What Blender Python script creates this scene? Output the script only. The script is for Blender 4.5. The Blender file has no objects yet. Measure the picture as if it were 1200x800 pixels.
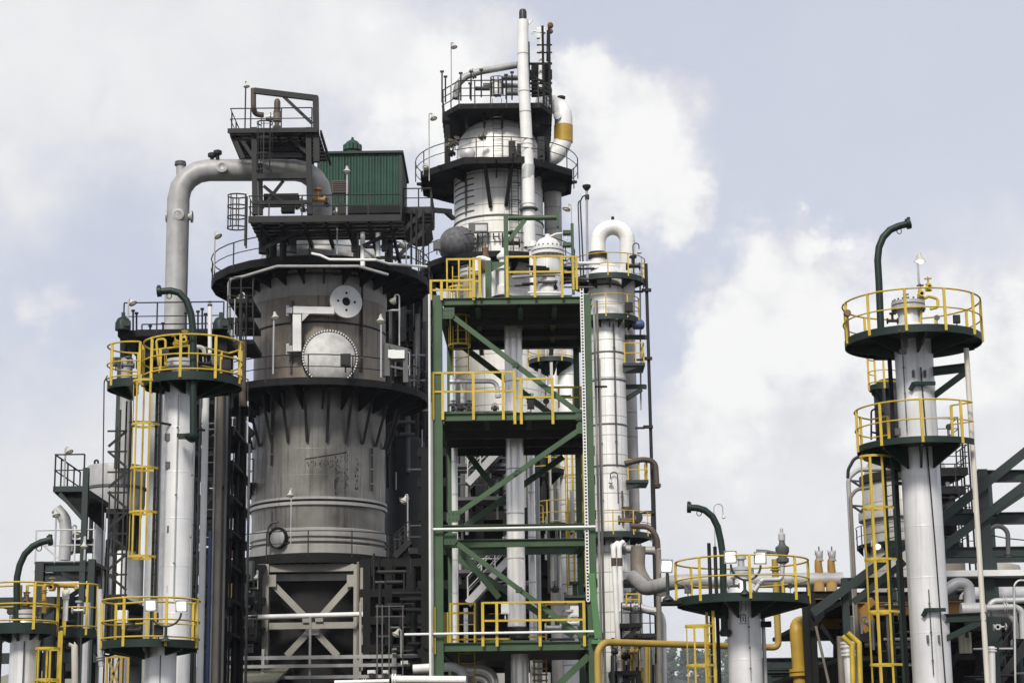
import bpy, math, random
from mathutils import Vector, Matrix
random.seed(7)
SC = bpy.context.scene
COL = SC.collection
R = math.radians
# ------------------------------------------------------------------ camera
FPX, PITCH, ROLL, CAMZ = 2300.0, R(12.5), -0.0127, 2.0
CAM = Vector((0, 0, CAMZ))
_R0 = Vector((1, 0, 0)); _U0 = Vector((0, -math.sin(PITCH), math.cos(PITCH)))
FWD = Vector((0, math.cos(PITCH), math.sin(PITCH)))
RGT = _R0 * math.cos(ROLL) + _U0 * math.sin(ROLL)
UPV = _U0 * math.cos(ROLL) - _R0 * math.sin(ROLL)
cd = bpy.data.cameras.new('camera'); cam = bpy.data.objects.new('camera', cd); COL.objects.link(cam)
cd.sensor_width = 36; cd.lens = 36 * FPX / 1200; cd.clip_start = 0.5; cd.clip_end = 9000
m = Matrix.Identity(4)
for i in range(3):
    m[i][0] = RGT[i]; m[i][1] = UPV[i]; m[i][2] = -FWD[i]; m[i][3] = CAM[i]
cam.matrix_world = m
SC.camera = cam

def ray(px, py): return RGT * (px - 600) - UPV * (py - 400) + FWD * FPX
def P(px, py, Y):
    d = ray(px, py); return CAM + d * (Y / d.y)
def M(n, px, py, Y):
    p = P(px, py, Y); return n * (p - CAM).dot(FWD) / FPX
def Pz(x, y, z):           # world -> px (for checks)
    v = Vector((x, y, z)) - CAM; f = v.dot(FWD)
    return 600 + v.dot(RGT) / f * FPX, 400 - v.dot(UPV) / f * FPX
def PP(*pts): return [P(*p) for p in pts]

# ------------------------------------------------------------------ materials
def mat(name, col, rough=.5, metal=0., var=.25, streak=.3, scale=1.2, dirt=(.05, .045, .04), rust=0., rustcol=(.16, .07, .03), clad=None, bump=.0, emit=None, corr=None, spec=.5, vbump=0):
    mt = bpy.data.materials.new(name); mt.use_nodes = True
    nt = mt.node_tree; N = nt.nodes; L = nt.links
    for n in list(N): N.remove(n)
    out = N.new('ShaderNodeOutputMaterial'); b = N.new('ShaderNodeBsdfPrincipled'); L.new(b.outputs[0], out.inputs[0])
    b.inputs['Roughness'].default_value = rough; b.inputs['Metallic'].default_value = metal
    b.inputs['Specular IOR Level'].default_value = spec
    tc = N.new('ShaderNodeTexCoord'); geo = N.new('ShaderNodeNewGeometry')
    def math_(op, a, c=None, clamp=False):
        n = N.new('ShaderNodeMath'); n.operation = op; n.use_clamp = clamp
        for i, v in enumerate((a, c)):
            if v is None: continue
            if isinstance(v, (int, float)): n.inputs[i].default_value = v
            else: L.new(v, n.inputs[i])
        return n.outputs[0]
    def noise(sc, mapscale=(1, 1, 1), det=4, src=None, rgh=.6):
        mp = N.new('ShaderNodeMapping'); mp.inputs['Scale'].default_value = mapscale
        L.new(src or geo.outputs['Position'], mp.inputs['Vector'])
        n = N.new('ShaderNodeTexNoise'); n.inputs['Scale'].default_value = sc; n.inputs['Detail'].default_value = det
        n.inputs['Roughness'].default_value = rgh
        L.new(mp.outputs[0], n.inputs['Vector']); return n.outputs['Fac']
    def ramp(f, lo, hi):
        n = N.new('ShaderNodeMapRange'); n.clamp = True
        n.inputs[1].default_value = lo; n.inputs[2].default_value = hi
        L.new(f, n.inputs[0]); return n.outputs[0]
    def mix(f, a, c):
        n = N.new('ShaderNodeMix'); n.data_type = 'RGBA'
        if isinstance(f, (int, float)): n.inputs[0].default_value = f
        else: L.new(f, n.inputs[0])
        for i, v in ((6, a), (7, c)):
            if isinstance(v, tuple): n.inputs[i].default_value = (*v, 1)
            else: L.new(v, n.inputs[i])
        return n.outputs[2]
    base = tuple(col)
    dark = tuple(c * (1 - var) for c in col); lite = tuple(min(1, c * (1 + var * .5)) for c in col)
    c = mix(ramp(noise(scale), .3, .7), dark, lite)
    if clad:
        # sheet-metal jacket: seams round the axis (object origin = axis) and every course
        pw, ph, rad = clad
        sx = N.new('ShaderNodeSeparateXYZ'); L.new(tc.outputs['Object'], sx.inputs[0])
        ang = math_('ARCTAN2', sx.outputs[1], sx.outputs[0])
        u = math_('MULTIPLY', ang, rad / pw); v = math_('MULTIPLY', sx.outputs[2], 1 / ph)
        fu = math_('FRACT', math_('ADD', u, 50.0)); fv = math_('FRACT', v)
        su = math_('LESS_THAN', fu, .035 / pw); sv = math_('LESS_THAN', fv, .05 / ph)
        iu = math_('FLOOR', math_('ADD', u, 50.0)); iv = math_('FLOOR', v)
        cx = N.new('ShaderNodeCombineXYZ'); L.new(iu, cx.inputs[0]); L.new(iv, cx.inputs[1])
        wn = N.new('ShaderNodeTexWhiteNoise'); wn.noise_dimensions = '3D'; L.new(cx.outputs[0], wn.inputs[0])
        c = mix(math_('MULTIPLY', wn.outputs[0], .3), c, tuple(x * .55 for x in col))
        seam = math_('MAXIMUM', math_('MULTIPLY', su, .45), math_('MULTIPLY', sv, .8))
        c = mix(seam, c, tuple(x * .3 for x in col))
        rr = math_('ADD', math_('MULTIPLY', wn.outputs[0], .15), rough - .07); L.new(rr, b.inputs['Roughness'])
    if streak:
        s = ramp(noise(1.0, (5, 5, .22), 5), .5, .78)
        s2 = ramp(noise(.35, (1, 1, .6), 3), .35, .65)
        c = mix(math_('MULTIPLY', math_('MULTIPLY', s, s2), streak), c, dirt)
    if rust:
        rr = ramp(noise(1.4, (1, 1, .45), 6, rgh=.7), .72 - .25 * rust, .82 - .2 * rust)
        c = mix(math_('MULTIPLY', rr, min(1, .4 + rust * .6)), c, rustcol)
    bsrc = None
    if corr:
        sx = N.new('ShaderNodeSeparateXYZ'); L.new(tc.outputs['Object'], sx.inputs[0])
        ww = math_('SINE', math_('MULTIPLY', math_('ADD', sx.outputs[0], sx.outputs[1]), 6.283 / corr))
        bsrc = ww
    elif vbump:
        bsrc = noise(1.0, (7, 7, .06), 2)
    elif bump:
        bsrc = noise(6, (1, 1, .6), 4)
    if bsrc is not None:
        bn = N.new('ShaderNodeBump'); bn.inputs['Strength'].default_value = .9 if corr else (bump or vbump); bn.inputs['Distance'].default_value = .05 if corr else (.03 if bump else .12)
        L.new(bsrc, bn.inputs['Height']); L.new(bn.outputs[0], b.inputs['Normal'])
    L.new(c, b.inputs['Base Color'])
    if emit:
        b.inputs['Emission Color'].default_value = (*emit[0], 1); b.inputs['Emission Strength'].default_value = emit[1]
    return mt

W_ = dict
MATS = {}
def defm(key, *a, **k): MATS[key] = mat(key, *a, **k)
defm('silver_paint', (.74, .735, .72), rough=.42, metal=.25, var=.16, streak=.75, dirt=(.24, .23, .2), scale=.6, rust=.05, rustcol=(.3, .24, .17))
defm('white_jacket', (.87, .85, .78), rough=.45, metal=.12, var=.1, streak=.35, clad=(1.2, .95, 2.5), dirt=(.28, .26, .22), rust=.04, rustcol=(.3, .24, .16))
defm('white_jacket_slim', (.88, .87, .82), rough=.42, metal=.15, var=.1, streak=.4, clad=(.9, 1.0, 1.0), dirt=(.25, .24, .2), rust=.03, rustcol=(.3, .24, .16))
defm('grey_jacket', (.48, .46, .42), rough=.55, metal=.1, var=.2, streak=.5, clad=(1.4, 1.3, 2.2), dirt=(.1, .09, .075))
defm('white_pipe', (.82, .81, .77), rough=.5, var=.12, streak=.3, dirt=(.3, .27, .22), rust=.03)
defm('bright_jacket', (.93, .90, .84), rough=.26, metal=.45, var=.05, streak=.15, dirt=(.4, .38, .33), scale=2, vbump=.12)
defm('galvanised', (.5, .5, .49), rough=.5, metal=.25, var=.2, streak=.45, dirt=(.16, .15, .13), rust=.04)
defm('rusty_shell', (.22, .19, .15), rough=.48, metal=.35, var=.45, streak=1.6, scale=.45, dirt=(.06, .045, .03), rust=.62, rustcol=(.13, .075, .04), bump=.15)
defm('relief_brown', (.32, .18, .035), rough=.6, var=.25, streak=.4)
defm('weathered_shell', (.215, .205, .18), rough=.44, metal=.45, var=.5, streak=1.7, scale=.5, dirt=(.05, .045, .038), rust=.12, rustcol=(.15, .09, .05), bump=.15)
defm('weathered_pale', (.36, .35, .325), rough=.5, metal=.15, var=.25, streak=.6, scale=.8, dirt=(.09, .08, .07))
defm('shadow_steel', (.012, .012, .012), spec=.2, rough=.7, var=.35, streak=.3, dirt=(.02, .018, .015))  # near-black steel; the interior's deep shade is put into the colour
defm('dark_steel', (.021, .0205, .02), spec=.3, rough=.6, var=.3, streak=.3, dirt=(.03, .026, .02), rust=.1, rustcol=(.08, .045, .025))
defm('grey_steel', (.09, .09, .088), rough=.55, var=.25, streak=.3)
defm('mid_pipe', (.38, .375, .36), rough=.5, metal=.1, var=.25, streak=.8, dirt=(.13, .12, .1), rust=.16, rustcol=(.22, .15, .08))
defm('taupe_pipe', (.2, .175, .14), rough=.6, var=.25, streak=.4)
defm('brown_pipe', (.085, .06, .045), rough=.6, var=.3, streak=.4)
defm('cream_paint', (.62, .58, .49), rough=.5, var=.1, streak=.45, dirt=(.3, .25, .18))
defm('weathered_white', (.6, .59, .56), rough=.55, metal=.1, var=.25, streak=.7, dirt=(.25, .23, .2), scale=2.5)
defm('beige_steel', (.34, .325, .28), rough=.6, var=.15, streak=.45, dirt=(.16, .14, .11))
defm('green_paint', (.043, .09, .036), rough=.5, var=.28, streak=.6, dirt=(.03, .055, .03))
defm('bright_green', (.075, .19, .065), rough=.45, var=.15, streak=.3, dirt=(.05, .1, .045))
defm('dark_green', (.01, .024, .017), spec=.35, rough=.5, var=.25, streak=.3, dirt=(.015, .02, .018))
defm('slate_green', (.015, .027, .023), rough=.5, var=.2, streak=.3, dirt=(.03, .03, .025))
defm('shed_green', (.014, .058, .034), rough=.5, var=.3, streak=.5, corr=.3, dirt=(.02, .035, .03))
defm('khaki_sheet', (.30, .29, .21), rough=.6, var=.15, streak=.4, corr=.28)
defm('yellow_paint', (.55, .385, .032), rough=.5, var=.22, streak=.5, dirt=(.2, .13, .04), scale=3, rust=.12, rustcol=(.16, .08, .03))
defm('ochre_pipe', (.44, .27, .03), rough=.5, var=.2, streak=.35, dirt=(.2, .13, .04))
defm('orange_paint', (.34, .17, .03), rough=.55, var=.25, streak=.4, dirt=(.12, .07, .03))
defm('dull_yellow', (.40, .27, .05), rough=.55, var=.2, streak=.5, dirt=(.15, .1, .04))
defm('rust_brown', (.17, .085, .045), rough=.75, var=.35, streak=.3)
defm('red_paint', (.13, .03, .025), rough=.5, var=.2, streak=.3)
defm('blue_paint', (.05, .085, .2), rough=.45, var=.2, streak=.2)
defm('black', (.018, .018, .018), rough=.5, var=.2, streak=.0)
defm('dark_dome', (.12, .12, .125), rough=.75, var=.5, streak=.0, scale=5, bump=.3)
defm('shade_enamel', (.52, .51, .46), rough=.4, var=.15, streak=.2)
defm('lamp_glass', (.78, .74, .55), rough=.25, var=.1, streak=0)
defm('lit_bulb', (.9, .85, .7), rough=.3, var=0, streak=0, emit=((1, .9, .7), 2))
defm('flood_lens', (.95, .95, .9), rough=.3, var=0, streak=0, emit=((1, .97, .88), 6))
defm('louvre', (.09, .075, .07), rough=.6, var=.2, streak=.3, corr=None)
defm('panel_white', (.74, .74, .71), rough=.5, var=.1, streak=.2)
defm('ground_mat', (.06, .058, .052), rough=.9, var=.3, streak=0, scale=.3)
defm('hill_mat', (.04, .055, .035), rough=.95, var=.3, streak=0, scale=.05)
defm('bark', (.09, .07, .055), rough=.9, var=.3, streak=0)
defm('leaf', (.05, .085, .04), rough=.7, var=.5, streak=0, scale=.5)

# ------------------------------------------------------------------ mesh builder
def frame(d):
    d = d.normalized(); a = Vector((0, 0, 1)) if abs(d.z) < .95 else Vector((1, 0, 0))
    u = d.cross(a).normalized(); v = u.cross(d).normalized(); return u, v
class MB:
    def __init__(s): s.v = []; s.f = []
    def add(s, vs, fs):
        o = len(s.v); s.v += [Vector(x) for x in vs]; s.f += [[i + o for i in f] for f in fs]; return s
    def box(s, c, size, ax=None):
        c = Vector(c); X, Yv, Zv = ax or (Vector((1, 0, 0)), Vector((0, 1, 0)), Vector((0, 0, 1)))
        h = [x / 2 for x in size]; vs = []
        for k in (-1, 1):
            for j in (-1, 1):
                for i in (-1, 1): vs.append(c + X * h[0] * i + Yv * h[1] * j + Zv * h[2] * k)
        return s.add(vs, [[0, 2, 3, 1], [4, 5, 7, 6], [0, 1, 5, 4], [2, 6, 7, 3], [0, 4, 6, 2], [1, 3, 7, 5]])
    def boxb(s, x0, x1, y0, y1, z0, z1): return s.box(((x0 + x1) / 2, (y0 + y1) / 2, (z0 + z1) / 2), (abs(x1 - x0), abs(y1 - y0), abs(z1 - z0)))
    def _ax(s, p0, p1, up):
        d = (p1 - p0); L = d.length; d.normalize(); up = Vector(up)
        if abs(d.dot(up)) > .95: up = Vector((0, 1, 0))
        sd = d.cross(up).normalized(); u2 = sd.cross(d).normalized(); return d, sd, u2, L
    def bar(s, p0, p1, w, h, up=(0, 0, 1)):      # w sideways, h along up
        p0 = Vector(p0); p1 = Vector(p1); d, sd, u2, L = s._ax(p0, p1, up)
        return s.box((p0 + p1) / 2, (L, w, h), (d, sd, u2))
    def ibeam(s, p0, p1, w, h, up=(0, 0, 1), t=None):
        p0 = Vector(p0); p1 = Vector(p1); d, sd, u2, L = s._ax(p0, p1, up); t = t or max(.018, h * .09); c = (p0 + p1) / 2
        s.box(c + u2 * (h / 2 - t / 2), (L, w, t), (d, sd, u2)); s.box(c - u2 * (h / 2 - t / 2), (L, w, t), (d, sd, u2))
        return s.box(c, (L, t, h - 2 * t), (d, sd, u2))
    def tube(s, pts, r, seg=10, caps=True):
        pts = [Vector(p) for p in pts]; n = len(pts); T = []
        for i in range(n):
            a = pts[max(0, i - 1)]; b = pts[min(n - 1, i + 1)]; T.append((b - a).normalized())
        u, v = frame(T[0]); rings = []; rr = r if isinstance(r, (list, tuple)) else [r] * n
        for i in range(n):
            if i:
                q = T[i - 1].rotation_difference(T[i]); u = q @ u; v = q @ v
            rings.append([pts[i] + (u * math.cos(2 * math.pi * k / seg) + v * math.sin(2 * math.pi * k / seg)) * rr[i] for k in range(seg)])
        vs = [p for g in rings for p in g]; fs = []
        for i in range(n - 1):
            for k in range(seg):
                a = i * seg + k; b = i * seg + (k + 1) % seg; fs.append([a, b, b + seg, a + seg])
        if caps: fs.append(list(range(seg))[::-1]); fs.append([(n - 1) * seg + k for k in range(seg)])
        return s.add(vs, fs)
    def cyl(s, p0, p1, r, seg=16, r2=None): return s.tube([p0, p1], [r, r if r2 is None else r2], seg)
    def lathe(s, o, prof, axis=(0, 0, 1), seg=24, a0=0, a1=360, caps=True):
        o = Vector(o); ax = Vector(axis).normalized()
        if abs(ax.z) > .999: u, v = Vector((1, 0, 0)), Vector((0, 1, 0))
        else: u, v = frame(ax)
        full = abs(a1 - a0) >= 360; n = seg if full else seg + 1; vs = []; fs = []; m_ = len(prof)
        for (r, z) in prof:
            for k in range(n):
                a = R(a0 + (a1 - a0) * k / seg); vs.append(o + ax * z + (u * math.cos(a) + v * math.sin(a)) * max(r, .0005))
        for i in range(m_ - 1):
            for k in range(n if full else n - 1):
                a = i * n + k; b = i * n + (k + 1) % n; fs.append([a, b, b + n, a + n])
        if caps and full:
            fs.append(list(range(n))[::-1]); fs.append([(m_ - 1) * n + k for k in range(n)])
        return s.add(vs, fs)
    def sector(s, c, ri, ro, a0, a1, z0, z1, seg=32):    # annular slab
        n = seg + 1; vs = []; fs = []
        for (r, z) in ((ri, z0), (ro, z0), (ro, z1), (ri, z1)):
            for k in range(n):
                a = R(a0 + (a1 - a0) * k / seg); vs.append(Vector((c[0] + r * math.cos(a), c[1] + r * math.sin(a), z)))
        for q in range(4):
            for k in range(seg):
                a = q * n + k; b = ((q + 1) % 4) * n + k; fs.append([a, a + 1, b + 1, b])
        if abs(a1 - a0) < 360: fs += [[0, n, 2 * n, 3 * n], [3 * n + seg, 2 * n + seg, n + seg, seg]]
        return s.add(vs, fs)
    def poly(s, pts, d):                                 # extruded polygon
        pts = [Vector(p) for p in pts]; d = Vector(d); n = len(pts)
        return s.add(pts + [p + d for p in pts], [list(range(n))[::-1], list(range(n, 2 * n))] + [[i, (i + 1) % n, n + (i + 1) % n, n + i] for i in range(n)])
    def ball(s, c, r, seg=12, sz=1.0):
        k = 6; return s.lathe(c, [(r * math.sin(math.pi * i / k), -r * sz * math.cos(math.pi * i / k)) for i in range(k + 1)], seg=seg, caps=False)

def mesh_from(name, mb, mt, origin, smooth=40):
    me = bpy.data.meshes.new(name); o = Vector(origin)
    me.from_pydata([v - o for v in mb.v], [], mb.f); me.update()
    if smooth:
        me.polygons.foreach_set('use_smooth', [True] * len(me.polygons)); me.set_sharp_from_angle(angle=R(smooth))
    me.materials.append(MATS[mt]); return me
ORG = {}
def thing(name, label, cat, origin, group=None):
    o = bpy.data.objects.new(name, None); COL.objects.link(o); o.location = origin; o.empty_display_size = .2
    o['label'] = label; o['category'] = cat
    if group: o['group'] = group
    ORG[o.name] = Vector(origin); return o
def part(par, name, mb, mt, label=None, smooth=40):
    og = ORG[par.name]; o = bpy.data.objects.new(name, mesh_from(name, mb, mt, og, smooth)); COL.objects.link(o); o.parent = par
    ORG[o.name] = og
    if label: o['label'] = label
    return o
def solo(name, label, cat, mb, mt, origin, group=None, smooth=40):
    o = bpy.data.objects.new(name, mesh_from(name, mb, mt, origin, smooth)); COL.objects.link(o); o.location = origin
    o['label'] = label; o['category'] = cat
    if group: o['group'] = group
    return o
def struct(name, mb, mt, smooth=0, kind='structure'):
    o = bpy.data.objects.new(name, mesh_from(name, mb, mt, (0, 0, 0), smooth)); COL.objects.link(o); o['kind'] = kind; return o
def copy_tree(o, par=None, loc=None):
    c = o.copy(); COL.objects.link(c)
    if par: c.parent = par
    if loc is not None: c.location = loc
    for ch in list(o.children): copy_tree(ch, c)
    return c

def fillet(pts, rad, n=6):
    pts = [Vector(p) for p in pts]; out = [pts[0]]
    for i in range(1, len(pts) - 1):
        a, b, c = pts[i - 1], pts[i], pts[i + 1]; d1 = (a - b); d2 = (c - b); l1 = d1.length; l2 = d2.length; d1.normalize(); d2.normalize()
        ang = d1.angle(d2)
        if ang > 3.1: continue
        t = min(rad / math.tan(ang / 2), l1 * .49, l2 * .49); r = t * math.tan(ang / 2)
        bis = (d1 + d2).normalized(); o = b + bis * (r / math.sin(ang / 2)); p0 = b + d1 * t; p1 = b + d2 * t
        v0 = p0 - o; v1 = p1 - o; th = v0.angle(v1)
        for k in range(n + 1):
            f = k / n; out.append(o + (v0 * math.sin((1 - f) * th) + v1 * math.sin(f * th)) / math.sin(th))
    out.append(pts[-1]); return out

# ------------------------------------------------------------------ generic things
def pipe(name, label, cat, pts, r, mt, bend=None, flanges=(), bands=0, group=None, seg=12, n=6, fl_mat=None, band_mat=None, bandw=.03):
    """pts world points; flanges: list of (fraction 0..1 along the raw polyline)"""
    path = fillet(pts, bend if bend else r * 2.5, n) if len(pts) > 2 else [Vector(p) for p in pts]
    if not flanges and not bands: return solo(name, label, cat, MB().tube(path, r, seg), mt, path[0], group)
    t = thing(name, label, cat, path[0], group); part(t, 'pipe_run', MB().tube(path, r, seg), mt)
    Ls = [0]
    for i in range(1, len(path)): Ls.append(Ls[-1] + (path[i] - path[i - 1]).length)
    def at(d):
        for i in range(1, len(path)):
            if d <= Ls[i] + 1e-6:
                f = (d - Ls[i - 1]) / max(1e-6, Ls[i] - Ls[i - 1]); return path[i - 1].lerp(path[i], f), (path[i] - path[i - 1]).normalized()
        return path[-1], (path[-1] - path[-2]).normalized()
    for fr in flanges:
        p, d = at(fr * Ls[-1]); q = MB().cyl(p - d * r * .55, p - d * .02, r * 1.5, 16).cyl(p + d * .02, p + d * r * .55, r * 1.5, 16); part(t, 'flange', q, fl_mat or mt)
    if bands:
        for k in range(bands):
            p, d = at(Ls[-1] * (k + .5) / bands); part(t, 'jacket_band', MB().cyl(p - d * bandw, p + d * bandw, r * 1.035, max(seg, 16)), band_mat or mt)
    return t

_postmesh = {}
def post(par, base, h, mt, w, label=None):
    key = (round(h, 2), mt, w)
    if key not in _postmesh: _postmesh[key] = mesh_from('post', MB().box((0, 0, h / 2), (w, w * .7, h)), mt, (0, 0, 0), 0)
    o = bpy.data.objects.new('post', _postmesh[key]); COL.objects.link(o); o.parent = par; o.location = Vector(base) - ORG[par.name]; return o
def railing(par, path, mt, h=1.1, r=.028, posts=1.4, w=.06, mids=1, toe=False, top_lift=0, drop=.12, plist=None):
    path = [Vector(p) for p in path]; mb = MB(); up = Vector((0, 0, 1))
    mb.tube([p + up * h for p in path], r, 6)
    for k in range(mids): mb.tube([p + up * (h * (k + 1) / (mids + 1)) for p in path], r * .8, 6)
    if toe: mb.tube([p + up * .12 for p in path], r * .9, 6)
    rl = part(par, 'railing', mb, mt)
    if plist is None:
        L = sum((path[i] - path[i - 1]).length for i in range(1, len(path))); n = max(1, round(L / posts)); plist = [k / n for k in range(n + 1)]
        if (path[0] - path[-1]).length < .05: plist = plist[:-1]
    Ls = [0]
    for i in range(1, len(path)): Ls.append(Ls[-1] + (path[i] - path[i - 1]).length)
    for fr in plist:
        d = fr * Ls[-1]
        for i in range(1, len(path)):
            if d <= Ls[i] + 1e-6:
                p = path[i - 1].lerp(path[i], (d - Ls[i - 1]) / max(1e-6, Ls[i] - Ls[i - 1])); break
        post(rl, p - up * drop, h + drop, mt, w)
    return rl
def arc(c, r, a0, a1, z, n=36): return [Vector((c[0] + r * math.cos(R(a0 + (a1 - a0) * k / n)), c[1] + r * math.sin(R(a0 + (a1 - a0) * k / n)), z)) for k in range(n + 1)]

def round_platform(label, c, z, ri, ro, a0, a1, deck='dark_green', rail='yellow_paint', h=1.1, thick=.1, brackets=8, bdrop=.5, railarc=None, group=None, posts=1.3, mids=1, toe=True, r=.03, w=.075, skirt=.0, brmat=None, railend=False, seg=40, name='round_platform'):
    r *= .8; w *= .85
    t = thing(name, label, 'platform', (c[0], c[1], z), group)
    mb = MB().sector(c, ri, ro, a0, a1, z - .04, z, seg)
    part(t, 'deck', mb, deck)
    part(t, 'edge_plate', MB().sector(c, ro + .002, ro + .022, a0, a1, z - thick - .02, z + .06, seg), deck)
    for k in range(brackets):
        full = abs(a1 - a0) >= 360
        a = R(a0 + (a1 - a0) * ((k + .5) / brackets if full else (k + .5) / brackets)); d = Vector((math.cos(a), math.sin(a), 0)); n = Vector((-d.y, d.x, 0))
        cc = Vector((c[0], c[1], 0)); zt = z - .045
        q = [cc + d * (ri + .01) + Vector((0, 0, zt)), cc + d * (ro - .03) + Vector((0, 0, zt)), cc + d * (ro - .03) + Vector((0, 0, zt - min(.16, bdrop))), cc + d * (ri + .01) + Vector((0, 0, zt - bdrop))]
        part(t, 'bracket', MB().poly([p - n * .03 for p in q], n * .06), brmat or deck)
    ra = railarc or (a0, a1)
    pts = arc(c, ro + .04, ra[0], ra[1], z)
    if railend:
        e0 = Vector((c[0], c[1], z)) + (pts[0] - Vector((c[0], c[1], z))) * railend; e1 = Vector((c[0], c[1], z)) + (pts[-1] - Vector((c[0], c[1], z))) * railend
        pts = [e0] + pts + [e1]
    railing(t, pts, rail, h, r, posts, w, mids, toe)
    return t

def caged_ladder(label, base, z1, face, w=.45, mt='yellow_paint', cage_from=2.5, hoop=.95, out=.72, straps=5, group=None, rungs='yellow_paint', cage=True, name='caged_ladder', sr=.03, railmat=None, sw=.05):
    base = Vector(base); n = Vector((math.cos(R(face)), math.sin(R(face)), 0)); s = Vector((-n.y, n.x, 0)); z0 = base.z
    t = thing(name, label, 'ladder', base, group); U = Vector((0, 0, 1)); H = z1 - z0
    for k in (-1, 1): part(t, 'side_rail', MB().bar(base + s * k * w / 2, base + s * k * w / 2 + U * H, .03, sr * 2.6, n), railmat or mt)
    nr = int(H / .3); rm = mesh_from('rung', MB().tube([-s * w / 2, s * w / 2], .014, 5), rungs, (0, 0, 0))
    for i in range(max(1, nr - 90), nr):
        o = bpy.data.objects.new('rung', rm); COL.objects.link(o); o.parent = t; o.location = U * i * .3
    if not cage: return t
    zz = z0 + cage_from; zs = []
    while zz < z1 + .01: zs.append(zz); zz += hoop
    hw = .36
    def hp(a): return n * (out * .5 + math.sin(a) * out * .5) * 1 + s * (math.cos(a) * hw) if True else None
    ang = [R(-20 + 220 * k / 14) for k in range(15)]
    for z in zs:
        mb = MB(); pts = [base + s * w / 2] + [base + n * max(0.02, out * .5 + math.sin(a) * out * .5) + s * (math.cos(a) * hw) for a in ang] + [base - s * w / 2]
        pts = [Vector((p.x, p.y, z)) for p in pts]
        for i in range(len(pts) - 1): mb.bar(pts[i], pts[i + 1], .014, .065)
        part(t, 'cage_hoop', mb, mt)
    for k in range(straps):
        a = R(-5 + 190 * k / (straps - 1)); p = base + n * (out * .5 + math.sin(a) * (out * .5 - .012)) + s * (math.cos(a) * (hw - .012))
        part(t, 'cage_strap', MB().bar(Vector((p.x, p.y, zs[0])), Vector((p.x, p.y, zs[-1])), sw, .014, (math.cos(a) * s + math.sin(a) * n)), mt)
    return t

def lamp(label, px, yb, yt, Y, hx, hy, size=10, tilt=(.5, -.5), lit=False, group='pole lamps on the refinery', pole='galvanised', pr=.035):
    """pole from (px,yb) to (px,yt); shade centre at (hx,hy)px, size px wide; tilt = horizontal (x,y) lean of the light axis"""
    b = P(px, yb, Y); tp = P(px, yt, Y); tp = Vector((b.x, b.y, tp.z)); hd = P(hx, hy, Y)
    t = thing('pole_lamp', label, 'lamp', b, group); rr = M(size, hx, hy, Y) / 2 * 1.08
    ax = Vector((tilt[0], tilt[1], -1)).normalized()
    neck = hd - ax * rr * .9
    path = [b, tp] + ([Vector((neck.x, neck.y, max(tp.z, neck.z + rr * .5))), neck] if (neck - tp).length > .06 else [neck])
    part(t, 'pole', MB().tube(fillet(path, .15, 3), pr, 6), pole)
    sh = part(t, 'lamp_shade', MB().lathe(neck, [(.02, -rr * .5), (rr * .3, -rr * .45), (rr * .36, 0), (rr * .45, rr * .25), (rr, rr * 1.05), (rr * 1.02, rr * 1.12), (rr * .9, rr * 1.1), (rr * .4, rr * .35)], ax, 14, caps=False), 'shade_enamel')
    part(sh, 'bulb', MB().lathe(neck, [(rr * .02, rr * .3), (rr * .5, rr * .5), (rr * .8, rr * 1.05), (rr * .55, rr * 1.4), (.01, rr * 1.5)], ax, 12, caps=False), 'lit_bulb' if lit else 'lamp_glass')
    return t

def valve(label, p, s=.3, mt='yellow_paint', axis=(0, 0, 1), wheel=None, group=None, cat='valve'):
    """gate valve: body, bonnet, stem, handwheel along axis"""
    p = Vector(p); a = Vector(axis).normalized(); u, v = frame(a)
    t = thing('valve', label, cat, p, group)
    part(t, 'body', MB().lathe(p, [(s * .5, -s * .5), (s * .5, -s * .38), (s * .28, -s * .36), (s * .36, -s * .1), (s * .36, s * .2), (s * .22, s * .4), (s * .42, s * .42), (s * .42, s * .55), (s * .2, s * .56), (s * .13, s * 1.1)], a, 12).cyl(p - u * s * .75, p + u * s * .75, s * .24, 10).cyl(p - u * s * .75, p - u * s * .6, s * .44, 12).cyl(p + u * s * .6, p + u * s * .75, s * .44, 12), mt)
    part(t, 'stem', MB().cyl(p + a * s * 1.08, p + a * s * 1.7, s * .06, 6), 'grey_steel')
    w = MB(); c = p + a * s * 1.35; w.tube([c + (u * math.cos(k * math.pi / 8) + v * math.sin(k * math.pi / 8)) * s * .5 for k in range(17)], s * .06, 5)
    for k in range(2):
        d = u if k else v; w.bar(c - d * s * .5, c + d * s * .5, s * .06, s * .06, a)
    part(t, 'handwheel', w, wheel or mt); return t

def davit(label, pts, r, mt='dark_green', plate=True):
    path = [Vector(p) for p in pts]
    t = thing('davit', label, 'davit', path[0]); part(t, 'mast', MB().tube(path, r, 12), mt)
    d = (path[-1] - path[-2]).normalized(); e = path[-1]
    part(t, 'end_plate', MB().cyl(e - d * .02, e + d * .09, r * 1.55, 12).box(e + Vector((0, 0, r * .9)) + d * .04, (.08, .3 * r * 6, r * 1.6)), mt)
    part(t, 'lifting_eye', MB().tube([e - d * .25 + Vector((math.cos(a) * .07, 0, -r - .05 + math.sin(a) * .08)) for a in [k * math.pi / 5 for k in range(11)]], .014, 5), 'dark_steel')
    return t

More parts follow.
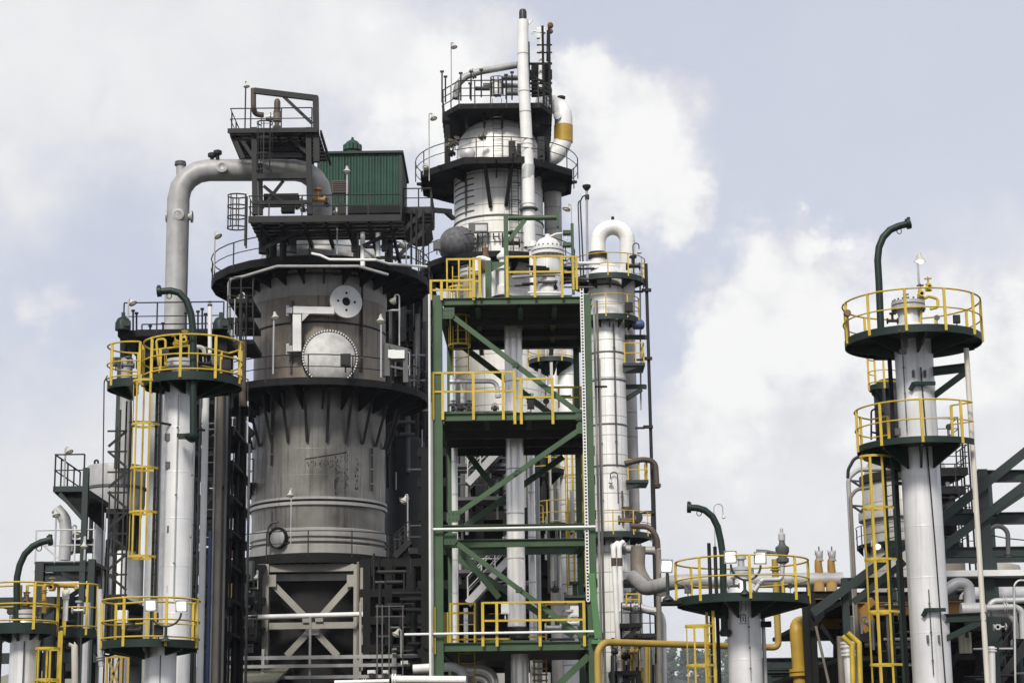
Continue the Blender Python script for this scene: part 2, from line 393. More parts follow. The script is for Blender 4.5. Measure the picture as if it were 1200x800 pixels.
def floodlight(label, stand, heads, Y, s, group='lit floodlights on the platforms', aim=(0, -1, -.25)):
    """stand: (px,py_base,py_yoke); heads: list of (px,py)"""
    b = P(stand[0], stand[1], Y); yk = P(stand[0], stand[2], Y); yk = Vector((b.x, b.y, yk.z)); sm = M(s, stand[0], stand[1], Y)
    t = thing('floodlight', label, 'floodlight', b, group)
    part(t, 'stand', MB().cyl(b, yk, sm * .13, 8).lathe(b, [(sm * .45, 0), (sm * .42, sm * .08), (sm * .16, sm * .35)], seg=8), 'slate_green')
    H = [P(h[0], h[1], Y) for h in heads]
    if len(H) == 2:
        a, c = H[0] + Vector((0, 0, -sm * .55)), H[1] + Vector((0, 0, -sm * .55)); n = 14
        pts = [Vector((a.x + (c.x - a.x) * (.5 - .5 * math.cos(math.pi * k / n)), yk.y, a.z + (c.z - a.z) * k / n - (min(a.z, c.z) - yk.z) * math.sin(math.pi * k / n))) for k in range(n + 1)]
        part(t, 'yoke', MB().tube(pts, sm * .09, 8), 'slate_green')
    else: part(t, 'yoke', MB().tube([yk, H[0] + Vector((0, .1, -sm * .3))], sm * .1, 8), 'slate_green')
    f = Vector(aim).normalized()
    for h in H:
        x = f.cross(Vector((0, 0, 1))).normalized(); u = x.cross(f).normalized()
        q = MB(); q.poly([h + x * sm * .5 * i + u * sm * .5 * j for i, j in ((-1, -1), (1, -1), (1, 1), (-1, 1))], -f * sm * .12)
        bk = h - f * sm * .12
        vs = [bk + x * sm * .47 * i + u * sm * .47 * j for i, j in ((-1, -1), (1, -1), (1, 1), (-1, 1))] + [bk - f * sm * .4 + x * sm * .25 * i + u * sm * .25 * j for i, j in ((-1, -1), (1, -1), (1, 1), (-1, 1))]
        q.add(vs, [[4, 5, 6, 7], [0, 1, 5, 4], [1, 2, 6, 5], [2, 3, 7, 6], [3, 0, 4, 7]])
        hd = part(t, 'lamp_head', q, 'mid_pipe', smooth=0)
        part(hd, 'lens', MB().poly([h + f * .004 + x * sm * .34 * i + u * sm * .34 * j for i, j in ((-1, -1), (1, -1), (1, 1), (-1, 1))], f * .012), 'flood_lens', smooth=0)
    return t

def steel_frame(label, cols=(), beams=(), braces=(), mt='slate_green', cw=.3, bw=.3, rw=.2, group=None, origin=None, name='steel_structure', decks=(), deckmat=None, cat='steel frame', ib=True):
    allp = [c[0] for c in cols] + [b[0] for b in beams] + [b[0] for b in braces]
    o = Vector(origin) if origin else Vector(allp[0]); t = thing(name, label, cat, o, group)
    def w_(x, d): return x[2] if len(x) > 2 else d
    for c in cols: part(t, 'column', (MB().ibeam if ib else MB().bar)(c[0], c[1], w_(c, cw), w_(c, cw), (0, 1, 0)), mt, smooth=0)
    for b in beams: part(t, 'beam', (MB().ibeam if ib else MB().bar)(b[0], b[1], w_(b, bw) * .7, w_(b, bw)), mt, smooth=0)
    for b in braces: part(t, 'brace', MB().bar(b[0], b[1], w_(b, rw) * .6, w_(b, rw)), mt, smooth=0)
    for d in decks: part(t, 'deck', MB().boxb(*d), deckmat or mt, smooth=0)
    return t

def shell_z(px, py, Y): return P(px, py, Y).z

def plank_deck(par, x0, x1, y0, y1, z0, z1, mt, n, gap=.12, name='deck_plank'):
    w = (y1 - y0) / n
    for k in range(n): part(par, name, MB().boxb(x0, x1, y0 + k * w + gap / 2, y0 + (k + 1) * w - gap / 2, z0, z1), mt, smooth=0)
# ------------------------------------------------------------------ sky, sun, ground
SUN_EL, SUN_AZ = R(42), R(194)        # azimuth clockwise from +Y: behind the camera, to its left
w = bpy.data.worlds.new('World'); SC.world = w; w.use_nodes = True
nt = w.node_tree; N = nt.nodes; L = nt.links
for n in list(N): N.remove(n)
out = N.new('ShaderNodeOutputWorld'); bg = N.new('ShaderNodeBackground'); L.new(bg.outputs[0], out.inputs[0]); bg.inputs[1].default_value = .109
sky = N.new('ShaderNodeTexSky'); sky.sky_type = 'NISHITA'; sky.sun_disc = False; sky.sun_elevation = SUN_EL; sky.sun_rotation = SUN_AZ
tc = N.new('ShaderNodeTexCoord')
def mth(op, a, b=None, clamp=False):
    n = N.new('ShaderNodeMath'); n.operation = op; n.use_clamp = clamp
    for i, v in enumerate((a, b)):
        if v is None: continue
        if isinstance(v, (int, float)): n.inputs[i].default_value = v
        else: L.new(v, n.inputs[i])
    return n.outputs[0]
def nz(scale, det=7, off=(0, 0, 0), rough=.55, sc=(1, 1, 1)):
    mp = N.new('ShaderNodeMapping'); mp.inputs['Location'].default_value = off; mp.inputs['Scale'].default_value = sc; L.new(tc.outputs['Generated'], mp.inputs[0])
    n = N.new('ShaderNodeTexNoise'); n.inputs['Scale'].default_value = scale; n.inputs['Detail'].default_value = det; n.inputs['Roughness'].default_value = rough
    L.new(mp.outputs[0], n.inputs['Vector']); return n.outputs['Fac']
def rmp(f, lo, hi, a=0, b=1, smooth=True):
    n = N.new('ShaderNodeMapRange'); n.clamp = True; n.interpolation_type = 'SMOOTHSTEP' if smooth else 'LINEAR'
    for i, v in enumerate((lo, hi, a, b)): n.inputs[i + 1].default_value = v
    L.new(f, n.inputs[0]); return n.outputs[0]
def mixc(f, a, b):
    n = N.new('ShaderNodeMix'); n.data_type = 'RGBA'
    if isinstance(f, (int, float)): n.inputs[0].default_value = f
    else: L.new(f, n.inputs[0])
    for i, v in ((6, a), (7, b)):
        if isinstance(v, tuple): n.inputs[i].default_value = (*v, 1)
        else: L.new(v, n.inputs[i])
    return n.outputs[2]
def warpdir(parts):
    v = tc.outputs['Generated']
    for (sc_, amt, off) in parts:
        mp = N.new('ShaderNodeMapping'); mp.inputs['Location'].default_value = off; L.new(tc.outputs['Generated'], mp.inputs[0])
        n = N.new('ShaderNodeTexNoise'); n.inputs['Scale'].default_value = sc_; n.inputs['Detail'].default_value = 6; n.inputs['Roughness'].default_value = .58; L.new(mp.outputs[0], n.inputs['Vector'])
        s1 = N.new('ShaderNodeVectorMath'); s1.operation = 'SUBTRACT'; L.new(n.outputs['Color'], s1.inputs[0]); s1.inputs[1].default_value = (.5, .5, .5)
        s2 = N.new('ShaderNodeVectorMath'); s2.operation = 'SCALE'; L.new(s1.outputs[0], s2.inputs[0]); s2.inputs['Scale'].default_value = amt
        s3 = N.new('ShaderNodeVectorMath'); s3.operation = 'ADD'; L.new(v, s3.inputs[0]); L.new(s2.outputs[0], s3.inputs[1]); v = s3.outputs[0]
    return v
WD = warpdir(((9, .13, (2, 3, 1)), (34, .05, (7, 1, 5))))
def field(blobs):
    cur = None
    for (px, py, r) in blobs:
        d = ray(px, py).normalized(); vd = N.new('ShaderNodeVectorMath'); vd.operation = 'DISTANCE'
        L.new(WD, vd.inputs[0]); vd.inputs[1].default_value = d
        f = mth('SUBTRACT', 1.0, mth('MULTIPLY', vd.outputs['Value'], FPX / r))
        cur = f if cur is None else mth('MAXIMUM', cur, f)
    return cur
fine = nz(11, 10, (3, 1, 2), .62); big = nz(3.2, 5, (1, 7, 4))
fz = mth('MULTIPLY', mth('SUBTRACT', fine, .5), 1.7)
veil = mixc(rmp(big, .3, .7), (5.9, 6.15, 7.25), (6.8, 6.95, 7.7))
base = mixc(.85, sky.outputs[0], veil)
# soft grey-white sheets
F1 = field([(60, 40, 300), (250, 100, 260), (420, 60, 230), (560, 40, 90), (40, 620, 260), (330, 260, 90), (45, 345, 60), (90, 325, 30), (1150, 560, 330), (900, 620, 300), (700, 560, 160)])
m1 = rmp(mth('ADD', F1, mth('MULTIPLY', fz, .8)), -.1, .8)
c1 = mixc(rmp(nz(9, 6, (5, 5, 1)), .3, .7), (7.2, 7.3, 7.55), (8.2, 8.25, 8.3))
base = mixc(m1, base, c1)
# bright cumulus
F2 = field([(760, 185, 120), (700, 130, 75), (800, 220, 70), (500, 110, 110), (640, 150, 60), (905, 335, 95), (850, 400, 110), (960, 380, 140), (1040, 430, 150), (930, 330, 60), (1130, 430, 130), (1190, 420, 110), (860, 480, 130), (970, 300, 45)])
m2 = rmp(mth('ADD', F2, fz), -.04, .55)
sh = rmp(mth('ADD', nz(26, 8, (9, 2, 3)), mth('MULTIPLY', F2, .3)), .42, .74)
c2 = mixc(sh, (7.2, 7.25, 7.5), (8.9, 8.9, 8.85))
base = mixc(m2, base, c2)
L.new(base, bg.inputs[0])

sd = bpy.data.lights.new('sun', 'SUN'); sd.energy = 3.6; sd.angle = R(12); sd.color = (1, .955, .88)
so = bpy.data.objects.new('sun', sd); COL.objects.link(so)
dv = Vector((math.sin(SUN_AZ) * math.cos(SUN_EL), math.cos(SUN_AZ) * math.cos(SUN_EL), math.sin(SUN_EL)))
so.rotation_euler = (-dv).to_track_quat('-Z', 'Y').to_euler(); so.location = dv * 120
SC.view_settings.view_transform = 'Standard'; SC.view_settings.look = 'None'; SC.view_settings.exposure = 0; SC.view_settings.gamma = 1
SC.render.engine = 'CYCLES'

g = MB(); n_ = 24; S_ = 2600
struct('ground', MB().add([(-S_, -300, 0), (S_, -300, 0), (S_, 3000, 0), (-S_, 3000, 0)], [[0, 1, 2, 3]]), 'ground_mat')
# wooded hill far behind
def hz(x, y):
    return 96 * math.exp(-((x - 95) / 330) ** 2) * math.exp(-((y - 1800) / 240) ** 2) * (1 + .1 * math.sin(x * .013 + 1) + .07 * math.sin(x * .035)) - .5
hm = MB(); nx, ny = 60, 20; vs = []; fs = []
for j in range(ny + 1):
    for i in range(nx + 1):
        x = -1400 + 2900 * i / nx; y = 1150 + 1300 * j / ny; vs.append((x, y, hz(x, y)))
for j in range(ny):
    for i in range(nx):
        a = j * (nx + 1) + i; fs.append([a, a + 1, a + nx + 2, a + nx + 1])
struct('hill', hm.add(vs, fs), 'hill_mat', 60)
def tree_proto(seed, label):
    rnd = random.Random(seed); t = thing('hill_tree', label, 'tree', (0, 0, 0), 'trees on the far wooded hill')
    tr = MB().tube([(0, 0, -1), (.1, 0, 3), (.3, .1, 6)], [.35, .28, .12], 6)
    lobes = []
    for k in range(9):
        a = rnd.uniform(0, 6.28); rr = rnd.uniform(.3, 3.0); z = rnd.uniform(4, 10.5); lobes.append((Vector((rr * math.cos(a), rr * math.sin(a), z)), rnd.uniform(1.1, 2.2)))
        tr.tube([(.2, .1, 3.5), lobes[-1][0]], [.12, .04], 5)
    part(t, 'trunk', tr, 'bark')
    lf = MB()
    for c, r in lobes:
        for k in range(110):
            d = Vector((rnd.gauss(0, 1), rnd.gauss(0, 1), rnd.gauss(0, .8))).normalized() * r * rnd.uniform(.55, 1.08); p = c + d
            u = Vector((rnd.gauss(0, 1), rnd.gauss(0, 1), rnd.gauss(0, 1))).normalized(); v = u.orthogonal().normalized(); s = rnd.uniform(.22, .42)
            lf.add([p + u * s, p + v * s, p - u * s, p - v * s], [[0, 1, 2, 3]])
    part(t, 'crown', lf, 'leaf', smooth=0); return t
tl = 'hazy grey green tree on the wooded hill far beyond the yellow pipe'
protos = [tree_proto(s, tl) for s in (3, 11, 23)]
rnd = random.Random(5); k = 0
for row, (Y, nn) in enumerate(((1560, 24), (1620, 26), (1680, 27), (1740, 28), (1800, 28))):
    for i in range(nn):
        px = 560 + (905 - 560) * (i + rnd.uniform(-.35, .35)) / (nn - 1)
        p = P(px, 790, Y + rnd.uniform(-28, 28)); o = protos[k] if k < 3 else copy_tree(protos[k % 3])
        s = rnd.uniform(1.6, 2.8); o.location = (p.x, p.y, hz(p.x, p.y)); o.scale = (s, s, s * rnd.uniform(.9, 1.15)); o.rotation_euler.z = rnd.uniform(0, 6.28); k += 1

# the air: far things fade to pale blue grey
hz_m = bpy.data.materials.new('haze'); hz_m.use_nodes = True; nt = hz_m.node_tree
for n in list(nt.nodes): nt.nodes.remove(n)
o_ = nt.nodes.new('ShaderNodeOutputMaterial'); pv = nt.nodes.new('ShaderNodeVolumePrincipled'); nt.links.new(pv.outputs[0], o_.inputs['Volume'])
pv.inputs['Color'].default_value = (.82, .86, .92, 1); pv.inputs['Density'].default_value = .00012
MATS['haze'] = hz_m
struct('haze', MB().boxb(-2700, 2700, -400, 3100, -1.5, 165), 'haze', 0, 'stuff')
# ================================================================== RIGHT SIDE
def vcol(px, py, Y):            # axis xy
    p = P(px, py, Y); return (p.x, p.y)
def zc(py, px, Y): return P(px, py, Y).z

# ---- slim silver column on the right with two platforms
YR = 56.; cR = vcol(1081.5, 600, YR); rR = M(22.6, 1081, 600, YR)
zt = P(1066, 382.5, YR - 1.9).z; zm = P(1075, 513, YR - 1.75).z
t = thing('process_column', 'slim silver painted column with two yellow railed platforms, tallest at the right', 'column', (*cR, 0))
o = (*cR, 0)
part(t, 'shell', MB().lathe(o, [(rR, 0), (rR, zt + .12)], seg=48), 'silver_paint')
hx = (cR[0] - .08, cR[1], zt)
part(t, 'head', MB().lathe(hx, [(rR, .1), (rR * .98, .25), (rR * .8, .42), (rR * .6, .5), (rR * .56, .8), (rR * .58, .9)], seg=32), 'silver_paint')
fl = part(t, 'flange', MB().lathe(hx, [(rR * .7, .9), (rR * .9, .92), (rR * .9, 1.02), (rR * .6, 1.04), (rR * .6, 1.05), (rR * .88, 1.06), (rR * .88, 1.16), (rR * .2, 1.2)], seg=28), 'galvanised')
bm = MB()
for k in range(18): a = k * 2 * math.pi / 18; bm.cyl(Vector(hx) + Vector((rR * .8 * math.cos(a), rR * .8 * math.sin(a), .86)), Vector(hx) + Vector((rR * .8 * math.cos(a), rR * .8 * math.sin(a), 1.22)), .03, 6)
part(fl, 'bolts', bm, 'grey_steel')
for py in (470, 560, 618, 678, 742): part(t, 'weld_band', MB().lathe((*cR, P(1080, py, YR).z), [(rR + .001, -.02), (rR + .006, 0), (rR + .001, .02)], seg=48, caps=False), 'silver_paint')
for (px, py) in ((1070, 438), (1084, 438), (1087, 748), (1100, 748)):
    p = P(px, py, YR - rR); part(t, 'lug', MB().box(p, (.05, .16, .2)), 'grey_steel')
ins = [P(1079, 430, YR - rR - .06)]
for (px, py) in ((1080, 444), (1086, 520), (1096, 640), (1108, 803)): ins.append(P(px, py, YR - rR - .04))
solo('cable', 'thin black cable running down the front of the slim silver column at right', 'cable', MB().tube(ins, .022, 6), 'black', ins[0])
for (px, py, ln, lb) in ((1083.5, 449, 25, 'small green cable bracket high on the silver column under its top platform'), (1097, 714, 22, 'small green cable bracket low on the silver column at right')):
    a = P(px - ln / 2, py, YR - rR - .12); b = P(px + ln / 2, py, YR - rR - .12); q = MB().bar(a, b, .1, .1).bar(a + Vector((0, 0, .02)), a + Vector((-.1, .1, -.18)), .05, .12).bar((a + b) / 2, (a + b) / 2 + Vector((0, .2, 0)), .08, .08)
    solo('cable_bracket', lb, 'bracket', q, 'dark_green', a)
round_platform('round dark green platform with yellow railing at the very top of the slim silver column', cR, zt, rR + .02, 1.95, -270, 90, brackets=7, bdrop=.42, posts=1.15, toe=False, r=.033, w=.09, thick=.14)
round_platform('round platform with yellow railing halfway up the slim silver column, below its top platform', cR, zm, rR + .02, 1.75, -232, -42, brackets=5, bdrop=.62, posts=1.2, toe=False, r=.033, w=.09, railend=.62)
davit('dark green davit arm curving up over the top platform of the silver column at right', [P(1032.5, 392, YR - .6), P(1030, 330, YR - .6)] + PP((1028.5, 305, 55.4), (1030, 290, 55.4), (1035, 278, 55.4), (1043, 269.5, 55.4), (1053, 265, 55.4), (1063, 262.5, 55.4)), .105)
lamp('pole lamp with flat disc shade above the yellow valves on the right column', 1080, 386, 300, YR - .1, 1078, 305, 12, (0, 0), lit=True)
valve('upper yellow gate valve with handwheel on top of the right silver column', P(1088, 337, YR - .2), .2)
valve('dark topped yellow relief valve beside the handwheel valve on the right column', P(1079, 345, YR - .2), .2, wheel='dark_steel')
pipe('yellow_pipe', 'thin bent yellow pipe feeding the valves on the right column top', 'pipe', PP((1079, 384, YR - .2), (1079, 352, YR - .2), (1088, 347, YR - .2), (1099, 350, YR - .2), (1099, 360, YR - .2), (1090, 362, YR - .2)), .045, 'yellow_paint', .1)
valve('little grey valve standing on the flanged head of the right column', P(1062, 354, YR), .17, 'grey_steel')
solo('gauge', 'round brown gauge clamped to the left of the top platform railing at right', 'gauge', MB().lathe(P(993, 367, YR - .6), [(.02, -.06), (.1, -.06), (.11, 0), (.1, .06), (.02, .07)], (0, -1, .1), 16).cyl(P(993, 367, YR - .6), P(995, 395, YR - .6), .03, 6), 'rust_brown', P(993, 367, YR - .6))
solo('junction_box', 'small grey fitting with a dangling line under the right top platform', 'fitting', MB().box(P(1061, 400, YR - 1.2), (.12, .1, .35)).box(P(1058, 412, YR - 1.2), (.2, .1, .14)).tube(PP((1054, 387, YR - 1.95), (1058, 398, YR - 1.3), (1061, 410, YR - 1.2)), .02, 6), 'grey_steel', P(1061, 400, YR - 1.2))
pR = P(1034, 800, YR - .9)
hz0_ = P(1040, 841, YR - .5).z; hz1_ = P(1028, 535, YR - .5).z
caged_ladder('tall yellow caged ladder left of the slim silver column', (P(1047, 660, YR - .3).x, YR - .3, 1), P(1030, 536, YR - .3).z, 200, w=.42, cage_from=hz0_ - 1, hoop=(hz1_ - hz0_) / 5, straps=5, out=.88, rungs='dark_green', railmat='dark_green', sw=.068)
for dx, lb in ((1053.5, 'black conduit riser hugging the left flank of the silver column'),):
    p = P(dx + 1, 640, YR + .35); solo('conduit', lb, 'conduit', MB().boxb(p.x - .055, p.x + .055, p.y - .05, p.y + .05, 0, P(dx, 405, YR + .35).z), 'dark_green' if dx < 1050 else 'shadow_steel', (p.x, p.y, 0))
# white stay pole and its arms
pw = P(1144.5, 600, 55.2); solo('stay_pole', 'tall cream pole standing right of the slim silver column', 'pole', MB().cyl((pw.x, pw.y, 0), (pw.x, pw.y, P(1133, 408, 55.2).z), .075, 14), 'cream_paint', (pw.x, pw.y, 0))
for (py, lb) in ((430, 'dark green bracket tying the cream pole to the column under the top platform'), (722, 'dark green bracket tying the cream pole to the column low down')):
    a = P(1090, py, 55.8); b = P(1136 if py < 500 else 1156, py, 55.2); tt = thing('tie_bracket', lb, 'bracket', a); a.z = b.z
    part(tt, 'arm', MB().ibeam(a, b, .18, .24), 'dark_green', smooth=0); part(tt, 'brace', MB().bar(a + Vector((.05, 0, -.72)), b + Vector((-.05, 0, -.1)), .1, .16), 'dark_green', smooth=0)
# grey supply pipes left of the ladder
YG = 62.
pg = PP((1052, 549, YG), (1006, 550, YG), (994, 560, YG)); bt = P(997, 640, YG); bt = Vector((pg[2].x, pg[2].y, 3)); pg.append(bt)
pipe('supply_pipe', 'grey pipe turning down left of the right ladder, upper bend', 'pipe', pg, .075, 'mid_pipe', .35, seg=10)
pg = PP((1022, 571, YG - .2), (1004, 573, YG - .2), (996.5, 582, YG - .2)); pg.append(Vector((pg[2].x, pg[2].y, 3)))
pipe('supply_pipe', 'grey pipe turning down left of the right ladder, lower bend', 'pipe', pg, .06, 'taupe_pipe', .3, seg=10)
solo('supply_pipe', 'short dark bent pipe rising to the middle platform of the right column', 'pipe', MB().tube(fillet(PP((1012, 533, YG - 4), (1001, 537, YG - 4), (994, 550, YG - 4), (993.5, 560, YG - 4)), .3), .05, 8), 'dark_steel', P(1002, 540, YG - 4))
for py, lb in ((563, 'black bracket holding the grey pipes, upper'), (592, 'black bracket holding the grey pipes, lower')):
    a = P(998, py, YG - .1); b = P(1011, py + 1, YG + 1); c = P(1010, py + 8, YG + 1); solo('pipe_bracket', lb + ', left of the right ladder', 'bracket', MB().bar(a, b, .05, .06).bar(a, c, .05, .06).bar(b, c, .05, .05), 'black', a)

# ---- far stepped column behind the right column
YF = 112.; cF = vcol(1063, 590, YF)
def zF(py): return P(1063, py, YF).z
mF = lambda n: M(n, 1063, 580, YF)
t = thing('stepped_column', 'broad insulated grey column far behind the slim silver column at right', 'column', (*cF, 0))
part(t, 'shell', MB().lathe((*cF, 0), [(mF(52), 0), (mF(52), zF(612)), (mF(57), zF(610)), (mF(57), zF(600)), (mF(52), zF(592)), (mF(50), zF(560)), (mF(45), zF(545)), (mF(38), zF(533)), (mF(30), zF(527))], seg=40), 'grey_jacket')
part(t, 'ring_band', MB().lathe((*cF, zF(568)), [(mF(51.5), 0), (mF(54), .05), (mF(54), .5), (mF(51), .55)], seg=40, caps=False), 'dark_steel')
cN = vcol(1055, 500, YF)
part(t, 'neck', MB().lathe((*cN, 0), [(mF(29), zF(535)), (mF(29), zF(462)), (mF(26), zF(452)), (mF(18), zF(447)), (.1, zF(445))], seg=32), 'grey_steel')
round_platform('dark ring platform far behind the right column, below a yellow railed balcony', cF, zF(640) , mF(53), mF(60), -200, 20, deck='shadow_steel', rail='dark_steel', brackets=8, toe=False, group=None, posts=2)
cS = vcol(1035, 447, 64.)
round_platform('small yellow railed balcony peeping out left under the top platform at right', cS, P(1035, 447, 63).z, .1, M(16, 1035, 447, 64), -250, -20, brackets=3, r=.03, toe=True, posts=.7, h=1.0)
solo('vertical_drum', 'small dark upright drum below the yellow balcony left of the right column', 'drum', MB().lathe((*vcol(1043, 460, 66), 0), [(.55, P(1040, 520, 66).z), (.55, P(1040, 452, 66).z), (.4, P(1040, 446, 66).z), (.05, P(1040, 443, 66).z)], seg=20), 'dark_steel', (*vcol(1043, 460, 66), 0))
solo('handrail_loop', 'dark bent handrail loop behind the left of the middle right platform', 'handrail', MB().tube(fillet(PP((1021, 515, 58), (1021, 480, 58), (1028, 479, 58)), .15), .03, 6).tube(PP((1021, 506, 58), (1030, 508, 58)), .03, 6).tube(fillet(PP((1029, 516, 58.4), (1029, 484, 58.4), (1036, 484, 58.4)), .15), .03, 6), 'dark_steel', P(1021, 515, 58))
# dark stair tower right of the column
YB = 96.
a = P(1120, 560, YB); mb = MB()
t = thing('ladder_tower', 'thin dark ladder tower with landings far behind the right column', 'ladder tower', (a.x, a.y, 0))
for px in (1130, 1137):
    p = P(px, 560, YB); part(t, 'leg', MB().cyl((p.x, p.y, 0), (p.x, p.y, P(px, 513, YB).z), .05, 6), 'dark_steel')
q = MB(); p1 = P(1130, 560, YB); p2 = P(1137, 560, YB); z = 2.
while z < P(1133, 513, YB).z: q.bar((p1.x, p1.y, z), (p2.x, p2.y, z), .03, .04); z += .55
part(t, 'rungs', q, 'dark_steel')
for (x0, x1, py, hh) in ((1092, 1128, 552, 1.2), (1093, 1118, 520, .8), (1095, 1132, 600, 1.0), (1092, 1124, 574, 1.6), (1096, 1130, 645, .9)):
    a = P(x0, py, YB); b = P(x1, py, YB); dk = part(t, 'landing', MB().boxb(a.x, b.x, YB - 1.2, YB + 1.2, a.z - .35, a.z), 'shadow_steel')
    railing(dk, [(a.x, YB - 1.2, a.z), (b.x, YB - 1.2, a.z), (b.x, YB + 1.2, a.z)], 'dark_steel', 1.1, .03, 1.0, .06)
for i, (px, yt, w_) in enumerate(((1099, 530, .5), (1105, 555, .35), (1112, 570, .6))):
    p = P(px, 580, YB + 2); solo('dark_riser', 'dark riser pipe among the landings right of the silver column', 'pipe', MB().cyl((p.x, p.y, 0), (p.x, p.y, P(px, yt, YB + 2).z), w_ / 2, 10), 'shadow_steel', (p.x, p.y, 0), 'dark risers behind the right column')
for (px, py) in ((1095, 528), (1116, 596)):
    p = P(px, py, YB - 1); solo('control_valve', 'dark rounded actuator on the landings behind the right column', 'valve', MB().ball(p, .55, 12, .7).cyl(p, p + Vector((0, 0, .8)), .12, 8), 'shadow_steel', p, 'dark actuators behind the right column')

# ---- green braced pipe rack on the right
YS = 60.
def q2(*a): return [P(x, y, YS) for x, y in a]
def col(px, py, yt, Y, w_): p = P(px, py, Y); return (Vector((p.x, p.y, 0)), Vector((p.x, p.y, P(px, yt, Y).z)), w_)
cols = [col(1153, 600, 550, YS, .30), col(991, 710, 677, YS, .2), col(1158, 600, 551, YS + 6, .3)]
beams = []
for (x0, x1, y, h, Y) in ((1149, 1216, 558, .36, YS), (1104, 1216, 608, .36, YS + .3), (1100, 1216, 647, .30, YS + .1), (988, 1216, 683, .32, YS + .2), (1100, 1216, 655, .26, YS + 6)):
    a = P(x0, y, Y); b = P(x1, y, Y); b.z = a.z; beams.append((a, b, h))
br = []
for (x0, y0, x1, y1, h) in ((1090, 618, 1212, 521, .28), (1090, 652, 1212, 560, .26), (952, 718, 1066, 634, .26), (1000, 705, 1060, 658, .2), (1166, 600, 1200, 577, .18)):
    br.append((P(x0, y0, YS - .25), P(x1, y1, YS - .25), h))
steel_frame('dark slate green braced steel frame behind the slim silver column at right', cols, beams, br, 'slate_green', origin=(cols[0][0]))
a = P(1104, 672, YS - .5); b = P(1216, 672, YS - .5); solo('cable_duct', 'pale grey duct laid along the beam right of the silver column', 'duct', MB().boxb(a.x, b.x, YS - .6, YS + .2, a.z - .09, a.z + .09), 'panel_white', a, smooth=0)
pipe('arch_pipe', 'dark grey pipe arching over the frame at the far right', 'pipe', PP((1158, 652, YS), (1158, 615.5, YS), (1181, 616.5, YS), (1181.5, 652, YS)), .075, 'grey_steel', .45, flanges=(.02, .98))
for i, (y0, y1) in enumerate(((625, 634), (629, 637))):
    solo('wire', 'thin dark wire strung across the far right frame', 'wire', MB().tube(PP((1152, y0 + i * 10, YS + 2), (1180, (y0 + y1) / 2 + 1 + i * 10, YS + 2), (1215, y1 + i * 10, YS + 2)), .02, 5), 'dark_steel', P(1152, y0, YS + 2), 'wires across the far right frame')
solo('domed_vessel', 'small grey dome topped vessel sitting behind the far right beams', 'vessel', MB().lathe((*vcol(1172, 668, 72), 0), [(.75, 0), (.75, P(1172, 668, 72).z), (.7, P(1172, 663, 72).z), (.45, P(1172, 660.5, 72).z), (.02, P(1172, 659, 72).z)], seg=24), 'beige_steel', (*vcol(1172, 668, 72), 0))
solo('flat_tank', 'boxy brown grey tank between the column and the cream pole at right', 'tank', MB().lathe((*vcol(1112, 660, 74), 0), [(.6, 0), (.6, P(1112, 656, 74).z), (.3, P(1112, 652, 74).z)], seg=20), 'taupe_pipe', (*vcol(1112, 660, 74), 0))
YP = 58.5
pipe('insulated_elbow', 'thick pale grey insulated pipe dropping right of the silver column', 'pipe', PP((1098, 697, YP), (1122, 682, YP), (1135, 684, YP), (1137, 716, YP)), .17, 'galvanised', .4, seg=16, n=8)
pipe('insulated_pipe', 'fat pale grey horizontal pipe stub ending at the cream pole', 'pipe', PP((1126, 714, YP - .1), (1154, 714, YP - .1)), .21, 'galvanised', seg=18)
pipe('process_pipe', 'upper grey pipe bending down at the far right edge', 'pipe', PP((1158, 722, YP), (1160, 704, YP), (1216, 702.5, YP)), .09, 'galvanised', .25, flanges=(.45,))
pipe('process_pipe', 'middle grey pipe with clamp bending down at the far right edge', 'pipe', PP((1156, 712, YP - .3), (1190, 711, YP - .3), (1198, 716, YP - .3), (1199, 748, YP - .3)), .10, 'galvanised', .3, flanges=(.3,))
pipe('process_pipe', 'lower grey pipe curving down beside a dull yellow panel at far right', 'pipe', PP((1162, 719, YP - .1), (1182, 720, YP - .1), (1190, 728, YP - .1), (1191, 748, YP - .1)), .09, 'mid_pipe', .25)
valve('silver gate valve on its side at the far right, handwheel facing right', P(1168, 734.5, YP - .3), .2, 'galvanised', (1, 0, .05), group=None)
pipe('vertical_pipe', 'bright bare pipe rising near the cream pole foot at far right', 'pipe', PP((1163, 810, YP - .5), (1162, 757, YP - .5)), .1, 'bright_jacket', flanges=(.93,))
pipe('thin_pipe', 'thin grey hooped pipe in front of the grey drum at far right', 'pipe', PP((1190, 812, YP - .8), (1188.5, 685, YP - .8), (1193, 679.5, YP - .8), (1216, 680, YP - .8)), .03, 'galvanised', .2, seg=8)
# grey horizontal drum and panels behind
a = P(1140, 712, 68); b = P(1225, 712, 68)
t = thing('horizontal_drum', 'long grey horizontal drum behind the pipes at the far right', 'drum', a); rr = M(27, 1180, 715, 68)
part(t, 'shell', MB().lathe(a, [(.05, -.5), (rr * .6, -.38), (rr * .93, -.12), (rr, 0), (rr, (b - a).length)], (1, 0, 0), 32), 'galvanised')
for f in (.25, .8): part(t, 'saddle', MB().box(a + Vector(((b - a).length * f, 0, -rr * 1.3)), (.3, 1.4, rr * 1.2)), 'grey_steel')
for (x0, x1, y0, y1, lb) in ((1125, 1138, 740, 765, 'dull khaki panel in the shade right of the silver column'), (1189, 1198, 716, 742, 'dull khaki panel between bent pipes at the far right edge')):
    a = P(x0, y1, 63); b = P(x1, y0, 63); solo('panel', lb, 'panel', MB().boxb(a.x, b.x, 63, 63.1, a.z, b.z), 'khaki_sheet', a, smooth=0)
a = P(1002, 713.5, 63); b = P(1132, 713.5, 63); t = thing('crane_beam', 'dull orange crane beam running behind the silver column at right', 'beam', a); b.z = a.z
